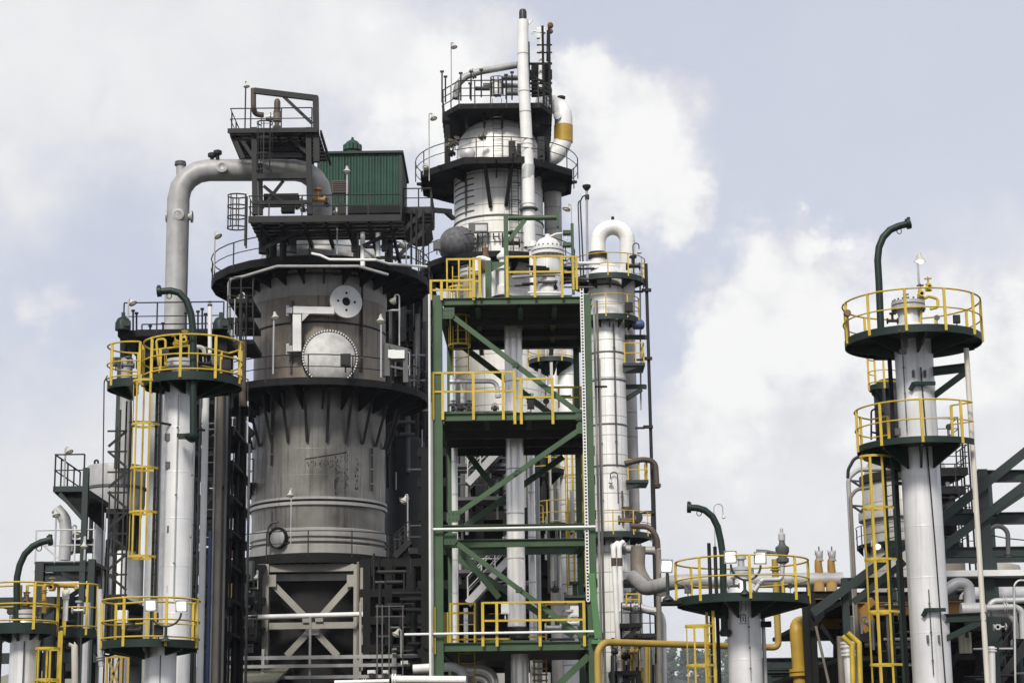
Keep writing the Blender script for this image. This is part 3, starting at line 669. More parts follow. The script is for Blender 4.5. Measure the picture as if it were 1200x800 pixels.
part(t, 'beam', MB().ibeam(a, b, .3, .42), 'orange_paint', smooth=0); part(t, 'brace', MB().bar(P(1000, 725, 62.7), P(1024, 703, 62.7), .15, .2), 'orange_paint', smooth=0); part(t, 'end_bracket', MB().bar(P(1008, 727, 62.6), P(1016, 740, 62.6), .2, .18).box(P(1012, 722, 62.7), (.55, .2, .3)), 'orange_paint', smooth=0)

# ---- long grey header with relief valves and orange outlets
YH = 76.; a = P(776, 681.3, YH); b = P(988, 681.3, YH); b.z = a.z
t = thing('header_pipe', 'long fat grey horizontal pipe behind the flood lit platform', 'pipe', a); rh = M(8.6, 880, 681, YH)
part(t, 'pipe_run', MB().tube(fillet([P(742, 676, YH + 3), P(757, 690, YH + 1)] + [a + Vector((.5, 0, 0)), b], 1.0), rh, 20), 'mid_pipe')
for q_ in (a + Vector((4.5, 0, -rh - .15)), b + Vector((-1.2, 0, -rh - .15))): part(t, 'support', MB().box(q_, (.4, .5, .4)), 'dark_steel')
for px, lb in ((959.5, 'left of two white and ochre relief valves standing on the fat grey pipe'), (974.5, 'right of two white and ochre relief valves standing on the fat grey pipe')):
    p = P(px, 672, YH); s = M(1, px, 665, YH); t = thing('relief_valve', lb, 'valve', p)
    part(t, 'outlet_elbow', MB().tube([p + Vector((s * 1, 0, -rh)), p + Vector((0, 0, s * 8)), p + Vector((0, 0, s * 15)), p + Vector((s * 1.5, 0, s * 19))], [s * 5.2, s * 4.6, s * 4.2, s * 3.2], 14), 'relief_brown')
    part(t, 'bonnet', MB().lathe(p + Vector((s * 1.5, 0, s * 15)), [(s * 4.8, 0), (s * 4.8, s * 2), (s * 3.4, s * 2.5), (s * 4.2, s * 5), (s * 4.2, s * 9), (s * 3, s * 11), (s * 2, s * 12)], seg=16), 'mid_pipe')
    part(t, 'spindle', MB().cyl(p + Vector((s * 1.5, 0, s * 26)), p + Vector((s * 1.5, 0, s * 32)), s * .8, 8), 'grey_steel')
    for dx in (-3, 5.5): part(t, 'stud', MB().cyl(p + Vector((s * dx, 0, s * 22)), p + Vector((s * dx, 0, s * 27.5)), s * .5, 6), 'grey_steel')
a = P(925, 729.5, 72); b = P(990, 729.5, 72); b.z = a.z
pipe('ochre_pipe', 'ochre horizontal outlet pipe with an elbow dropping at its left end', 'pipe', [P(938.5, 812, 71), P(932.5, 733, 71), P(938, 728.5, 71.5), b], .24, 'ochre_pipe', .5, flanges=(.16,), seg=16, n=8)
for px, lb in ((961, 'left short orange riser under the fat grey pipe'), (975.5, 'right short orange riser under the fat grey pipe')):
    pipe('ochre_riser', lb, 'pipe', PP((px, 731, 72.1), (px - 1, 712, 72.3), (px - 1, 697, 73.6), (px - 1, 684, 75.9)), .21, 'relief_brown', .3)
sf = []
for (px, yt) in ((945, 694), (953, 694)): sf.append(col(px, 740, yt, 70, .22))
def bm_(x0, x1, y, Y, h): a = P(x0, y, Y); b = P(x1, y, Y); b.z = a.z; return (a, b, h)
steel_frame('black two legged support frame under the fat grey pipe', sf, [bm_(930, 1000, 697, 70, .25), bm_(935, 1000, 707, 70.5, .3), bm_(940, 1005, 713, 71.5, .2)], [(P(951, 717, 69.8), P(990, 770, 69.8), .13), (P(950, 738, 69.7), P(978, 702, 69.7), .15)], 'shadow_steel')
solo('stay_rod', 'thin khaki stay rod slanting down beside the black frame legs', 'rod', MB().cyl(P(956, 733, 69), P(974, 812, 69), .05, 8), 'taupe_pipe', P(956, 733, 69))
for (x0, y0, x1, y1, Y) in ((992, 742, 978, 812, 67), (983, 775, 986, 744, 67)): pass
steel_frame('low dark green rail beams across the gap behind the flood lit column', [col(900, 790, 775, 90, .25), col(1000, 790, 772, 90, .25)], [bm_(880, 1010, 778, 90, .55), bm_(880, 1010, 787, 90, .35), bm_(880, 1010, 796, 90, .7)], [], 'slate_green')
for i, (dx, lb) in enumerate(((0, 'left of two yellow pipes that kink near the top, left of the right ladder'), (8.5, 'right of two yellow pipes that kink near the top, left of the right ladder'))):
    pipe('kinked_pipe', lb, 'pipe', PP((1000 + dx * 1.0, 812, 57), (998.5 + dx, 755.5 - i * 2, 57), (987 + dx * .75, 745 - i * 4, 57)), .075, 'yellow_paint', .05, seg=10)
pipe('vertical_pipe', 'silver pipe with a capped flange beside the kinked yellow pipes', 'pipe', PP((997, 812, 58.5), (993.5, 762, 58.5), (993, 753, 58.5)), .15, 'bright_jacket', flanges=(.8, .97), seg=16)
p = P(1008, 738, 64); solo('control_box', 'grey control box behind the kinked yellow pipes', 'box', MB().box(p, (.9, .4, .75)).box(p + Vector((0, -.22, .1)), (.5, .06, .3)), 'grey_steel', p, smooth=0)
lamp('small lit lamp glinting behind the yellow ladder, upper one', 1022, 640, 632, 60, 1028, 640, 9, (0, -1), lit=True)
lamp('small round lamp behind the yellow ladder, lower one', 1010, 742, 722, 61, 1016, 728, 8, (0, -1), lit=False)
# shaded plant under the rack
rnd = random.Random(21)
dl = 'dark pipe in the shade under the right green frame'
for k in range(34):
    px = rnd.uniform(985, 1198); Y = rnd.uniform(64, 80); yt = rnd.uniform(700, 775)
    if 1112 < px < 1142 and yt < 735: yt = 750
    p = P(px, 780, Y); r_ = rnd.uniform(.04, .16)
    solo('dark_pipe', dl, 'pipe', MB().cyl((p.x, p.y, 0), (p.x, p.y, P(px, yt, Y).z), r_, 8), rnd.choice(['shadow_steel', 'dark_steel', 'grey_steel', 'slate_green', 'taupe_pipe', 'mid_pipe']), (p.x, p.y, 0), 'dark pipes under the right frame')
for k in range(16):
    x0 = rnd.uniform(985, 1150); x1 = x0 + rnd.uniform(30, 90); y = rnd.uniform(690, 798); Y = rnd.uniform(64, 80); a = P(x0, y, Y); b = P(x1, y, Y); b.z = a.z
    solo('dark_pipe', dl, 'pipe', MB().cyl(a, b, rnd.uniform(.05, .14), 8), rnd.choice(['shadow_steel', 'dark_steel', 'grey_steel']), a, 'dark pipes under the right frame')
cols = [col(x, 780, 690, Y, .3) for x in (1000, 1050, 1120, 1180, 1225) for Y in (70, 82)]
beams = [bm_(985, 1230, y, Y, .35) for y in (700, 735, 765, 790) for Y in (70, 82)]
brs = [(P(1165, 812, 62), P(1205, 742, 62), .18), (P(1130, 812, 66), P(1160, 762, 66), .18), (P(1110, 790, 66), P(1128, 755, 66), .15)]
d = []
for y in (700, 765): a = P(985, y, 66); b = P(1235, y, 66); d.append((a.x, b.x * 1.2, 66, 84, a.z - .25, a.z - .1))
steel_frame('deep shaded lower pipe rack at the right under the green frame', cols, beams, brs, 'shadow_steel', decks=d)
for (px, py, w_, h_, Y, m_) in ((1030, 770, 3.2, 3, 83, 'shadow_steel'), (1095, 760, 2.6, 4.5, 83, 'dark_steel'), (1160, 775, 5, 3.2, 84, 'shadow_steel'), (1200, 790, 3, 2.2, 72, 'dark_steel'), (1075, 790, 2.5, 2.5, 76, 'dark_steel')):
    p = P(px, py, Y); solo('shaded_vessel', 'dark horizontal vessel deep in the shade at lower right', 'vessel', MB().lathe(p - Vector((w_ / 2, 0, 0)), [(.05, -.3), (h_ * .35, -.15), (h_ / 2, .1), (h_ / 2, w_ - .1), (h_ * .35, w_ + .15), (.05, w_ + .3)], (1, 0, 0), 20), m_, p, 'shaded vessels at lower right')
# ================================================================== FLOOD LIT COLUMN, CENTRE RIGHT
YC = 57.; cC = vcol(872, 740, YC); rC = M(19.8, 872, 740, YC)
zC = P(866, 696, YC - 1.9).z
t = thing('process_column', 'short silver column under the round flood lit platform, centre right', 'column', (*cC, 0))
part(t, 'shell', MB().lathe((*cC, 0), [(rC, 0), (rC, zC - .03)], seg=48), 'silver_paint')
part(t, 'head', MB().lathe((*cC, zC), [(rC, .01), (rC * .9, .3), (rC * .75, .45), (rC * .5, .5), (rC * .46, .75)], seg=32), 'silver_paint')
part(t, 'flange', MB().lathe((*cC, zC + .72), [(rC * .4, 0), (rC * .72, .02), (rC * .72, .1), (rC * .5, .11), (rC * .72, .12), (rC * .72, .2), (rC * .3, .25)], seg=24), 'galvanised')
for py in (742, 772): part(t, 'weld_band', MB().lathe((*cC, P(872, py, YC - rC).z), [(rC + .001, -.02), (rC + .006, 0), (rC + .001, .02)], seg=48, caps=False), 'silver_paint')
# stencilled door-shaped mark under the platform
s = M(1, 869, 724, YC); mk = MB(); pz = P(870.8, 724, YC - rC)
def plate(dx0, dx1, dz0, dz1):
    n = 4
    for k in range(n):
        u0 = dx0 + (dx1 - dx0) * k / n; u1 = dx0 + (dx1 - dx0) * (k + 1) / n
        c = []
        for u in (u0, u1):
            a = math.asin(max(-1, min(1, (pz.x - cC[0] + u * s) / rC))); c.append((cC[0] + (rC + .006) * math.sin(a), cC[1] - (rC + .006) * math.cos(a)))
        mk.add([(c[0][0], c[0][1], pz.z + dz0 * s), (c[1][0], c[1][1], pz.z + dz0 * s), (c[1][0], c[1][1], pz.z + dz1 * s), (c[0][0], c[0][1], pz.z + dz1 * s)], [[0, 1, 2, 3]])
plate(-3.2, -2.2, -3.5, 4.2); plate(2.2, 3.2, -3.5, 4.2); plate(-2.2, 2.2, 3.5, 4.6); plate(-.6, .6, -3.2, 2.4); plate(-3.6, -.9, -4.3, -3.6); plate(.9, 3.6, -4.3, -3.6); plate(-4.8, 4.8, -6.4, -5.8)
part(t, 'stencil_mark', mk, 'black', smooth=0)
for k, (dx, w_) in enumerate(((-4, .05), (0, .05), (5, .05))):
    p = P(869 + dx, 712, YC - rC - .01); part(t, 'clip', MB().boxb(p.x - .02, p.x + .02, cC[1] - rC - .03, cC[1] - rC + .05, P(869, 717, YC).z, zC - .05), 'galvanised')
round_platform('round dark green platform with yellow railing carrying two lit floodlights, centre right', cC, zC, rC + .02, 1.88, -270, 90, brackets=8, bdrop=.5, posts=1.45, toe=False, r=.035, w=.09, thick=.16)
davit('dark green davit arm bent left over the flood lit platform', [P(849, 742, YC - .2), P(847, 650, YC - .2)] + PP((844.5, 633, YC - .2), (841, 617, YC - .2), (835, 605, YC - .2), (826, 597.5, YC - .2), (817, 594.8, YC - .2), (809, 594.5, YC - .2)), .1)
solo('davit_socket', 'dark green pivot bracket clamped on the column below the flood lit platform', 'bracket', MB().box(P(852, 741, YC - .15), (.42, .3, .09)).cyl(P(850, 745, YC - .2), P(850, 737, YC - .2), .15, 10), 'dark_green', P(852, 741, YC - .15))
floodlight('pair of lit square floodlights on a curved yoke, on the centre right platform', (873, 696, 680), [(856, 652.5), (891, 653.5)], YC - 1.85, 15)
floodlight('single lit floodlight on its own stand left of the centre right platform', (783, 703, 672), [(781, 663)], YC - .5, 16, aim=(.35, -1, -.2))
a = P(786, 704, YC - .3); solo('light_shelf', 'small dark shelf holding the single floodlight beside the platform', 'shelf', MB().boxb(a.x - .25, a.x + .45, a.y - .3, a.y + .5, a.z - .1, a.z).bar(a + Vector((.1, 0, -.05)), a + Vector((.9, .1, -.3)), .08, .08), 'shadow_steel', a, smooth=0)
pipe('silver_pipe', 'small silver pipe bending up behind the right floodlight', 'pipe', PP((884, 692, YC - .4), (893, 679, YC - .4), (916, 678.5, YC - .4), (917.5, 655, YC - .4)), .07, 'galvanised', .12, flanges=(.2, .9))
p = P(917, 650, YC - .4); t = thing('relief_valve', 'dark relief valve rising above the railing right of the floodlights', 'valve', p)
part(t, 'body', MB().lathe(p, [(.1, -.25), (.18, -.2), (.18, -.1), (.12, -.05), (.2, .1), (.2, .22), (.1, .3), (.07, .45)], seg=12).tube([p, p + Vector((-.45, 0, .1)), p + Vector((-.75, 0, .12))], .06, 8), 'grey_steel'); part(t, 'spring_cap', MB().lathe(p + Vector((0, 0, .42)), [(.1, 0), (.1, .18), (.05, .22), (.05, .34), (.02, .36)], seg=10), 'galvanised')
solo('nozzle', 'stubby grey nozzle standing on the head between the two floodlights', 'nozzle', MB().lathe(P(869, 676, YC), [(.12, -.3), (.12, .1), (.2, .12), (.2, .22), (.1, .24), (.1, .5), (.16, .52), (.16, .6), (.05, .66)], seg=14), 'galvanised', P(869, 676, YC))
for px, lb in ((832.5, 'taller dark post standing left of the green davit'), (839.5, 'dark hooked post right beside the green davit')):
    p = P(px, 690, YC + .9); mb = MB().cyl((p.x, p.y, 0), (p.x, p.y, P(px, 636 if px < 836 else 640, YC + .9).z), .055, 8)
    solo('guide_post', lb, 'post', mb, 'dark_steel', (p.x, p.y, 0))
lamp('thin hooked lamp pole beside the bend of the green davit', 838, 640, 590, YC + .8, 848, 606, 5, (.3, 0), pr=.02)
caged_ladder('yellow caged ladder under the left of the flood lit platform', (P(832, 760, YC - .6).x, YC - .9, .5), P(830, 716, YC - .9).z, 200, w=.42, cage_from=2.3, hoop=1.1, out=.75, straps=5)
p = P(895.5, 760, YC + .3); solo('drain_pipe', 'thin galvanised drain pipe down the right of the flood lit column', 'pipe', MB().cyl((p.x, p.y, 0), (p.x, p.y, P(895, 705, YC).z), .06, 10), 'galvanised', (p.x, p.y, 0))
p = P(897, 731, YC + .1); solo('pipe_clamp', 'black clamp holding the drain pipe right of the flood lit column', 'clamp', MB().box(p, (.32, .2, .16)).box(p + Vector((-.2, 0, .02)), (.2, .1, .08)), 'shadow_steel', p)
# yellow pipe running left behind the column and down in front of the green frame
yp = PP((908, 655, 62), (910, 752, 62), (900, 754.3, 62), (700, 754.3, 58.5), (697, 762, 58.5)); yp[2].z = yp[3].z = P(800, 754.3, 60).z; yp[1].z = yp[2].z; yp[1].x = yp[0].x
yp[4] = Vector((yp[3].x, yp[3].y, .5))
pipe('yellow_pipe', 'long yellow pipe running level behind the flood lit column to the green structure', 'pipe', yp, .105, 'dull_yellow', .42, bands=0, seg=14, n=8, flanges=(.02,))

# small platform and piping cluster left of the yellow pipe, at the foot of the slim jacketed column
# ================================================================== GREEN STEEL STRUCTURE, CENTRE
Y1, Y2 = 60., 67.
def vpost(px, py, yt, Y, w_): p = P(px, py, Y); return (Vector((p.x, p.y, 0)), Vector((p.x, p.y, P(px, yt, Y).z)), w_)
def hb(x0, x1, y, Y, h, Yb=None):
    a = P(x0, y, Y); b = P(x1, y, Yb or Y); b.z = a.z; return (a, b, h)
cols = [vpost(513.5, 560, 347, Y1, .29), vpost(691, 560, 346, Y1, .29), vpost(528, 560, 360, Y2, .2), vpost(678, 560, 360, Y2, .2)]
beams = [hb(518, 687, 354, Y1, .22), hb(518, 687, 489, Y1, .24), hb(518, 687, 619, Y1, .20), hb(518, 687, 637, Y1 + 1, .24), hb(518, 690, 758, Y1, .26),
         hb(528, 678, 366, Y2, .24), hb(528, 678, 497, Y2, .26), hb(528, 678, 646, Y2, .26), hb(528, 678, 760, Y2, .26)]
for px, qx in ((513.5, 528), (691, 678)):
    for y1_, y2_ in ((354, 366), (489, 497), (619, 626), (758, 760)):
        a = P(px, y1_, Y1); b = P(qx, y2_, Y2); b.z = a.z; beams.append((a, b, .22))
for (x0, y0) in ((560, 372), (610, 372), (650, 372), (570, 500), (620, 500)):
    a = P(x0, y0 - 14, Y1 + .1); b = a + Vector((0, 7, 0)); beams.append((a, b, .22))
Yb = Y1 + .05
br = [(P(524, 366, Yb), P(683, 487, Yb), .155), (P(684, 500, Yb), P(530, 606, Yb), .155), (P(527, 630, Yb), P(689, 750, Yb), .155), (P(650, 806, Yb), P(690, 768, Yb), .2),
      (P(532, 398, Y2 - .1), P(648, 487, Y2 - .1), .2), (P(538, 518, Y2 - .1), P(584, 578, Y2 - .1), .2), (P(545, 616, Y2 - .1), P(660, 535, Y2 - .1), .2), (P(527, 648, Y2 - .1), P(672, 745, Y2 - .1), .2), (P(535, 640, Y2 - 2), P(585, 700, Y2 - 2), .2)]
t = GREEN = steel_frame('tall bright green braced steel structure with three railed decks, centre', cols, beams, br, 'green_paint', origin=cols[0][0], name='steel_structure')
# slanted lighter haunch on right leg
a = P(693, 672, Y1 - .2); b = P(700.5, 748, Y1 - .2); part(t, 'haunch', MB().bar(a, b, .2, .3, (0, 1, 0)).box(b + Vector((.05, 0, -.1)), (.5, .35, .12)), 'bright_green', smooth=0)
def deckbox(x0, x1, y, d=.1, Yb=Y2):
    a = P(x0, y, Y1); b = P(x1, y, Y1); return (a.x, b.x, Y1 + .25, Yb, a.z - d, a.z)
for (x0, x1, y) in ((519, 688, 351.5), (519, 688, 486), (519, 688, 755)):
    part(t, 'deck', MB().boxb(*deckbox(x0, x1, y)), 'dark_steel', smooth=0)
# beam shadows under decks: secondary joists
for yy in (355, 490):
    for k in range(1, 4):
        a = P(519, yy, Y1); b = P(688, yy, Y1); part(t, 'joist', MB().boxb(a.x, b.x, Y1 + 1.7 * k - .07, Y1 + 1.7 * k + .07, a.z - .36, a.z - .115), 'dark_steel', smooth=0)
for (x0, x1, y, w_) in ((507, 686, 747, .03),):
    pass
part(t, 'kick_plate', MB().boxb(P(594, 346, Y1).x, P(671, 346, Y1).x, Y1 + .5, Y1 + .53, P(600, 349, Y1).z, P(600, 342, Y1).z), 'green_paint', smooth=0)
part(t, 'kick_plate', MB().boxb(P(512, 480, Y1).x, P(601, 480, Y1).x, Y1 + .3, Y1 + .33, P(600, 484, Y1).z, P(600, 479, Y1).z), 'green_paint', smooth=0)
part(t, 'kick_plate', MB().boxb(P(566, 480, Y1).x, P(640, 480, Y1).x, Y1 + .3, Y1 + .33, P(600, 754, Y1).z, P(600, 749, Y1).z), 'green_paint', smooth=0)
# yellow guardrails: welded to the structure
def guard(xs, yt, yb, ym, Y, w=.085, extra=0, label=None):
    """flat bar guard rail from px posts xs; top row yt, foot row yb"""
    mb = MB(); a = P(xs[0], yt, Y); b = P(xs[-1], yt, Y); b.z = a.z; mb.bar(a, b, .05, .06)
    m0 = P(xs[0], ym, Y); b2 = P(xs[-1], ym, Y); b2.z = m0.z; mb.bar(m0, b2, .05, .06)
    g = part(t, 'guardrail', mb, 'yellow_paint', label, smooth=0)
    for x in xs:
        p = P(x, yb, Y); q = P(x, yt, Y); o_ = part(g, 'post', MB().boxb(p.x - w / 2, p.x + w / 2, Y - .07, Y - .03, p.z, a.z + .02), 'yellow_paint', smooth=0)
guard([507.5, 519, 555, 590, 603], 437, 492, 459, Y1 - .16)
guard([603.5, 611, 648], 444, 497, 465.5, Y1 - .2)
guard([594.5, 627, 659], 301, 349, 319, Y1 - .16); guard([659, 672, 676], 301, 340, 319, Y1 - .05, .07)
guard([505, 517.5, 555], 329, 352, 340, Y1 - .14, .08); guard([524, 538, 551, 562], 304, 350, 330, Y1 + 1.6, .05)
guard([555.5, 562.5], 303, 349, 320, Y1 - .17)
guard([566, 582.5, 633, 685], 706, 757, 727, Y1 - .16); guard([528, 537, 557], 707, 760, 718, Y1 + 3, .06); guard([527, 545, 566, 600], 742, 756, 749, Y1 + 3.2, .06)
guard([640, 655, 672, 681], 454, 478, 466, Y2 - 1, .06); guard([640, 668, 682], 708, 735, 722, Y2, .06); guard([600, 640], 741, 752, 746, Y2, .06)
guard([508.5, 509.6], 712, 766, 740, Y1 - .17, .05); guard([522, 524], 718, 756, 740, Y1 + .3, .08)
# caged ladder at the left bay
lb_ = P(541, 560, Y1 + 2.2)
caged_ladder('yellow caged ladder inside the left bay of the green structure, upper', (lb_.x, Y1 + 2.2, P(541, 440, Y1 + 2.2).z), P(541, 312, Y1 + 2.2).z, -95, w=.5, cage_from=.9, hoop=.95, out=.8, straps=5)
lb_ = P(547, 780, Y1 + 2.2); caged_ladder('yellow ladder rails under the lowest deck of the green structure', (lb_.x, Y1 + 2.2, 1), P(547, 712, Y1 + 2.2).z, -95, w=.5, cage=False)
# jib crane on the top deck
a = P(594, 356, Y1 + 1.5); b = Vector((a.x, a.y, P(594, 253, Y1 + 1.5).z)); c = P(653, 256, Y1 + 1.5); c.z = b.z - .08
t2 = thing('jib_crane', 'bright green jib crane standing on the top deck of the green structure', 'crane', a)
part(t2, 'mast', MB().boxb(a.x - .075, a.x + .075, a.y - .075, a.y + .075, a.z, b.z), 'green_paint', smooth=0)
part(t2, 'boom', MB().cyl(b + Vector((.08, 0, -.08)), c, .085, 12), 'green_paint'); part(t2, 'end_plate', MB().boxb(c.x - .02, c.x + .05, c.y - .12, c.y + .12, c.z - .32, c.z + .16), 'green_paint', smooth=0)
part(t2, 'knee_brace', MB().bar(a + Vector((.08, 0, 2.1)), b + Vector((.62, 0, -.15)), .1, .13), 'green_paint', smooth=0)
p = P(572.5, 347, Y1 + .8); t2 = thing('support_post', 'thick green post with gusset on the top deck, left of the jib crane', 'post', p); part(t2, 'post', MB().boxb(p.x - .1, p.x + .1, p.y - .1, p.y + .1, p.z - .1, P(572, 306, Y1 + .8).z), 'green_paint', smooth=0)
g0 = Vector((p.x + .1, p.y, P(572, 307, Y1 + .8).z)); part(t2, 'gusset', MB().poly([g0, g0 + Vector((.42, 0, 0)), g0 + Vector((.42, 0, -.08)), g0 + Vector((0, 0, -.32))], (0, .03, 0)), 'green_paint', smooth=0)
# vent mast frame on the right
a = P(672, 345, Y1 + 2); t2 = thing('instrument_stand', 'small green stand with two shelves behind the top right railing', 'stand', a)
part(t2, 'post', MB().boxb(a.x - .05, a.x + .05, a.y - .05, a.y + .05, a.z, P(672, 262, Y1 + 2).z), 'green_paint', smooth=0)
for y in (273, 287): b = P(666, y, Y1 + 2); part(t2, 'shelf', MB().boxb(b.x - .18, a.x - .055, b.y - .15, b.y + .15, b.z - .06, b.z + .06), 'green_paint', smooth=0)
# cable ladder with dark gaps and galvanised conduits
a = P(686.2, 560, Y1 - .22); zt_ = P(681, 338, Y1 - .22).z; z0 = P(688, 704, Y1 - .22).z
t2 = thing('cable_ladder', 'white perforated cable ladder running up the right green leg', 'cable ladder', (a.x, a.y, z0))
for dx in (-.045, .045): part(t2, 'side_strip', MB().boxb(a.x + dx - .014, a.x + dx + .014, a.y - .02, a.y + .02, z0, zt_), 'panel_white', smooth=0)
z = z0; q = MB()
part(t2, 'back_strip', MB().boxb(a.x - .055, a.x + .055, a.y + .03, a.y + .035, z0, zt_), 'black', smooth=0)
rm = mesh_from('rung', MB().box((0, 0, 0), (.062, .02, .045)), 'panel_white', (0, 0, 0), 0); k = 0
while z < zt_ and k < 99: o_ = bpy.data.objects.new('rung', rm); COL.objects.link(o_); o_.parent = t2; o_.location = Vector((0, 0, z - z0)); z += (zt_ - z0) / 99; k += 1
p = P(504, 640, Y1 - .5); solo('conduit', 'white galvanised conduit standing left of the green structure', 'conduit', MB().cyl((p.x, p.y, 0), (p.x, p.y, P(501, 345, Y1 - .5).z), .042, 10), 'panel_white', (p.x, p.y, 0))
p = P(507, 640, Y1 + .2); solo('conduit', 'thin grey conduit tucked between the white one and the left green leg', 'conduit', MB().cyl((p.x, p.y, 0), (p.x, p.y, P(507, 470, Y1).z), .035, 8), 'mid_pipe', (p.x, p.y, 0))
for (y, x0, x1, lb) in ((620, 503, 698, 'white pipe crossing the green structure along its middle beam'), (743, 474, 697, 'thin white pipe crossing the yellow rails of the lowest green deck')):
    a = P(x0, y, Y1 - .3); b = P(x1, y, Y1 - .3); b.z = a.z + .02; solo('cross_pipe', lb, 'pipe', MB().cyl(a, b, .04, 10), 'panel_white', a)
# silver jacketed pipes inside
def vpipe(name, label, px, py, yt, yb, Y, rpx, mt, bands=0, flanges=(), seg=20, group=None):
    p = P(px, py, Y); z0 = P(px, yb, Y).z if yb else 0; z1 = P(px, yt, Y).z
    return pipe(name, label, 'pipe', [Vector((p.x, p.y, z0)), Vector((p.x, p.y, z1))], M(rpx, px, py, Y), mt, bands=bands, flanges=flanges, seg=seg, group=group, band_mat='galvanised', bandw=.02)
vpipe('jacketed_pipe', 'fat shiny silver pipe rising through the middle of the green structure', 604, 600, 372, 734, Y1 + 3, 10.6, 'bright_jacket', bands=7, seg=28)
p = P(608, 740, Y1 + 3); part_ = solo('pipe_flange', 'dark bolted flange at the foot of the fat shiny silver pipe', 'flange', MB().lathe((p.x, p.y, P(608, 748, Y1 + 3).z), [(.3, 0), (.3, .12), (.24, .13), (.24, .2), (.3, .21), (.3, .33)], seg=24), 'dark_steel', p)
vpipe('jacketed_pipe', 'continuation of the fat silver pipe below the lowest green deck', 609, 780, 766, None, Y1 + 3, 10.5, 'bright_jacket', seg=28, bands=3)
vpipe('jacketed_pipe', 'slim shiny silver pipe near the left leg inside the green structure', 533, 600, 522, 754, Y1 + 4, 3.7, 'bright_jacket', bands=6)
vpipe('jacketed_pipe', 'short shiny silver pipe behind the lowest left yellow rails', 546, 740, 712, 770, Y1 + 5, 2.6, 'bright_jacket', bands=2)
vpipe('white_pipe', 'slim white pipe just right of the fat silver pipe', 623, 600, 500, None, Y1 + 8, 4.5, 'bright_jacket', bands=9)
vpipe('white_pipe', 'thin grey pipe right behind the slim white pipe', 631, 640, 560, None, Y1 + 8.4, 2.4, 'galvanised', bands=4)
vpipe('jacketed_pipe', 'leftmost slim silver pipe above the middle green deck', 530, 460, 440, 482, Y1 + 3, 3, 'bright_jacket', bands=2)
pipe('jacketed_pipe', 'silver pipe bending down over the valves on the middle green deck', 'pipe', PP((527, 447, Y1 + 2.5), (582, 446.5, Y1 + 2.5), (584, 466, Y1 + 2.5)), .075, 'bright_jacket', .25, flanges=(.97,))
vpipe('jacketed_pipe', 'second short silver pipe above the middle green deck', 542, 465, 448, 484, Y1 + 2.8, 2.4, 'bright_jacket', bands=1)
for i, px in enumerate((531, 541, 550, 580)):
    p = P(px, 478, Y1 + 2.5); valve(['leftmost small dark valve on the middle green deck', 'second small dark valve on the middle green deck', 'third small dark valve on the middle green deck', 'small dark valve under the bent silver pipe on the middle deck'][i], p, .17, 'grey_steel', (0, -1, .2) if i % 2 else (0, 0, 1))
a = P(525, 474, Y1 + 2.6); b = P(556, 474, Y1 + 2.6); b.z = a.z; solo('manifold_pipe', 'thin dark manifold pipe joining the small valves on the middle deck', 'pipe', MB().cyl(a, b, .05, 8), 'grey_steel', a)
# exchanger and equipment on the top deck
p = P(643, 360, Y1 + 3.5); r_ = M(15, 643, 320, Y1 + 3.5); zt_ = P(643, 300, Y1 + 3.5).z
t2 = thing('reflux_vessel', 'white flanged vessel behind the top right railing of the green structure', 'vessel', p)
part(t2, 'shell', MB().lathe((p.x, p.y, p.z), [(r_, 0), (r_, zt_ - p.z)], seg=28), 'white_jacket_slim')
part(t2, 'flange', MB().lathe((p.x, p.y, zt_), [(r_ * 1.3, 0), (r_ * 1.3, .1), (r_ * 1.05, .1), (r_ * 1.05, .14), (r_ * 1.3, .15), (r_ * 1.3, .25)], seg=28), 'panel_white')
part(t2, 'dome', MB().lathe((p.x, p.y, zt_ + .25), [(r_ * 1.05, 0), (r_ * .95, .16), (r_ * .7, .3), (r_ * .35, .38), (r_ * .2, .4), (r_ * .2, .5), (.02, .52)], seg=28), 'panel_white')
for k in range(20): a_ = k * math.pi / 10; part(t2, 'bolt', MB().cyl((p.x + r_ * 1.2 * math.cos(a_), p.y + r_ * 1.2 * math.sin(a_), zt_ - .05), (p.x + r_ * 1.2 * math.cos(a_), p.y + r_ * 1.2 * math.sin(a_), zt_ + .31), .03, 6), 'grey_steel')
pipe('white_pipe', 'small white pipe arching up from the dome of the flanged vessel', 'pipe', PP((634, 290, Y1 + 3.5), (640, 279, Y1 + 3.5), (652, 274, Y1 + 3.5), (664, 273, Y1 + 3.5), (664, 281, Y1 + 3.5)), .035, 'panel_white', .15)
vpipe('vertical_drum', 'slim white drum left of the flanged vessel on the top green deck', 625, 320, 283, 360, Y1 + 4, 4.5, 'white_jacket_slim', flanges=(.9,))
p = P(569, 308, Y1 + 2); t2 = thing('relief_valve', 'reddish brown relief valve above the top deck left railing', 'valve', p); part(t2, 'body', MB().lathe(p, [(.18, -.35), (.18, -.28), (.1, -.25), (.14, 0), (.14, .2), (.09, .3), (.09, .5), (.03, .55), (.03, .72)], seg=12), 'rust_brown'); part(t2, 'pedestal', MB().cyl(p + Vector((0, 0, -1.3)), p + Vector((0, 0, -.35)), .12, 12), 'panel_white')
p = P(589.5, 320, Y1 + 2); t2 = thing('control_valve', 'white control valve left of the top right yellow railing', 'valve', p); part(t2, 'body', MB().lathe(p, [(.2, -.8), (.2, -.45), (.14, -.4), (.14, .1), (.22, .12), (.22, .2), (.12, .22), (.12, .45), (.2, .5), (.2, .6), (.08, .7), (.05, .85)], seg=14), 'panel_white'); part(t2, 'actuator', MB().lathe(p + Vector((0, 0, -.95)), [(.25, -.28), (.42, -.2), (.45, 0), (.42, .12), (.2, .2)], seg=18), 'dark_steel')
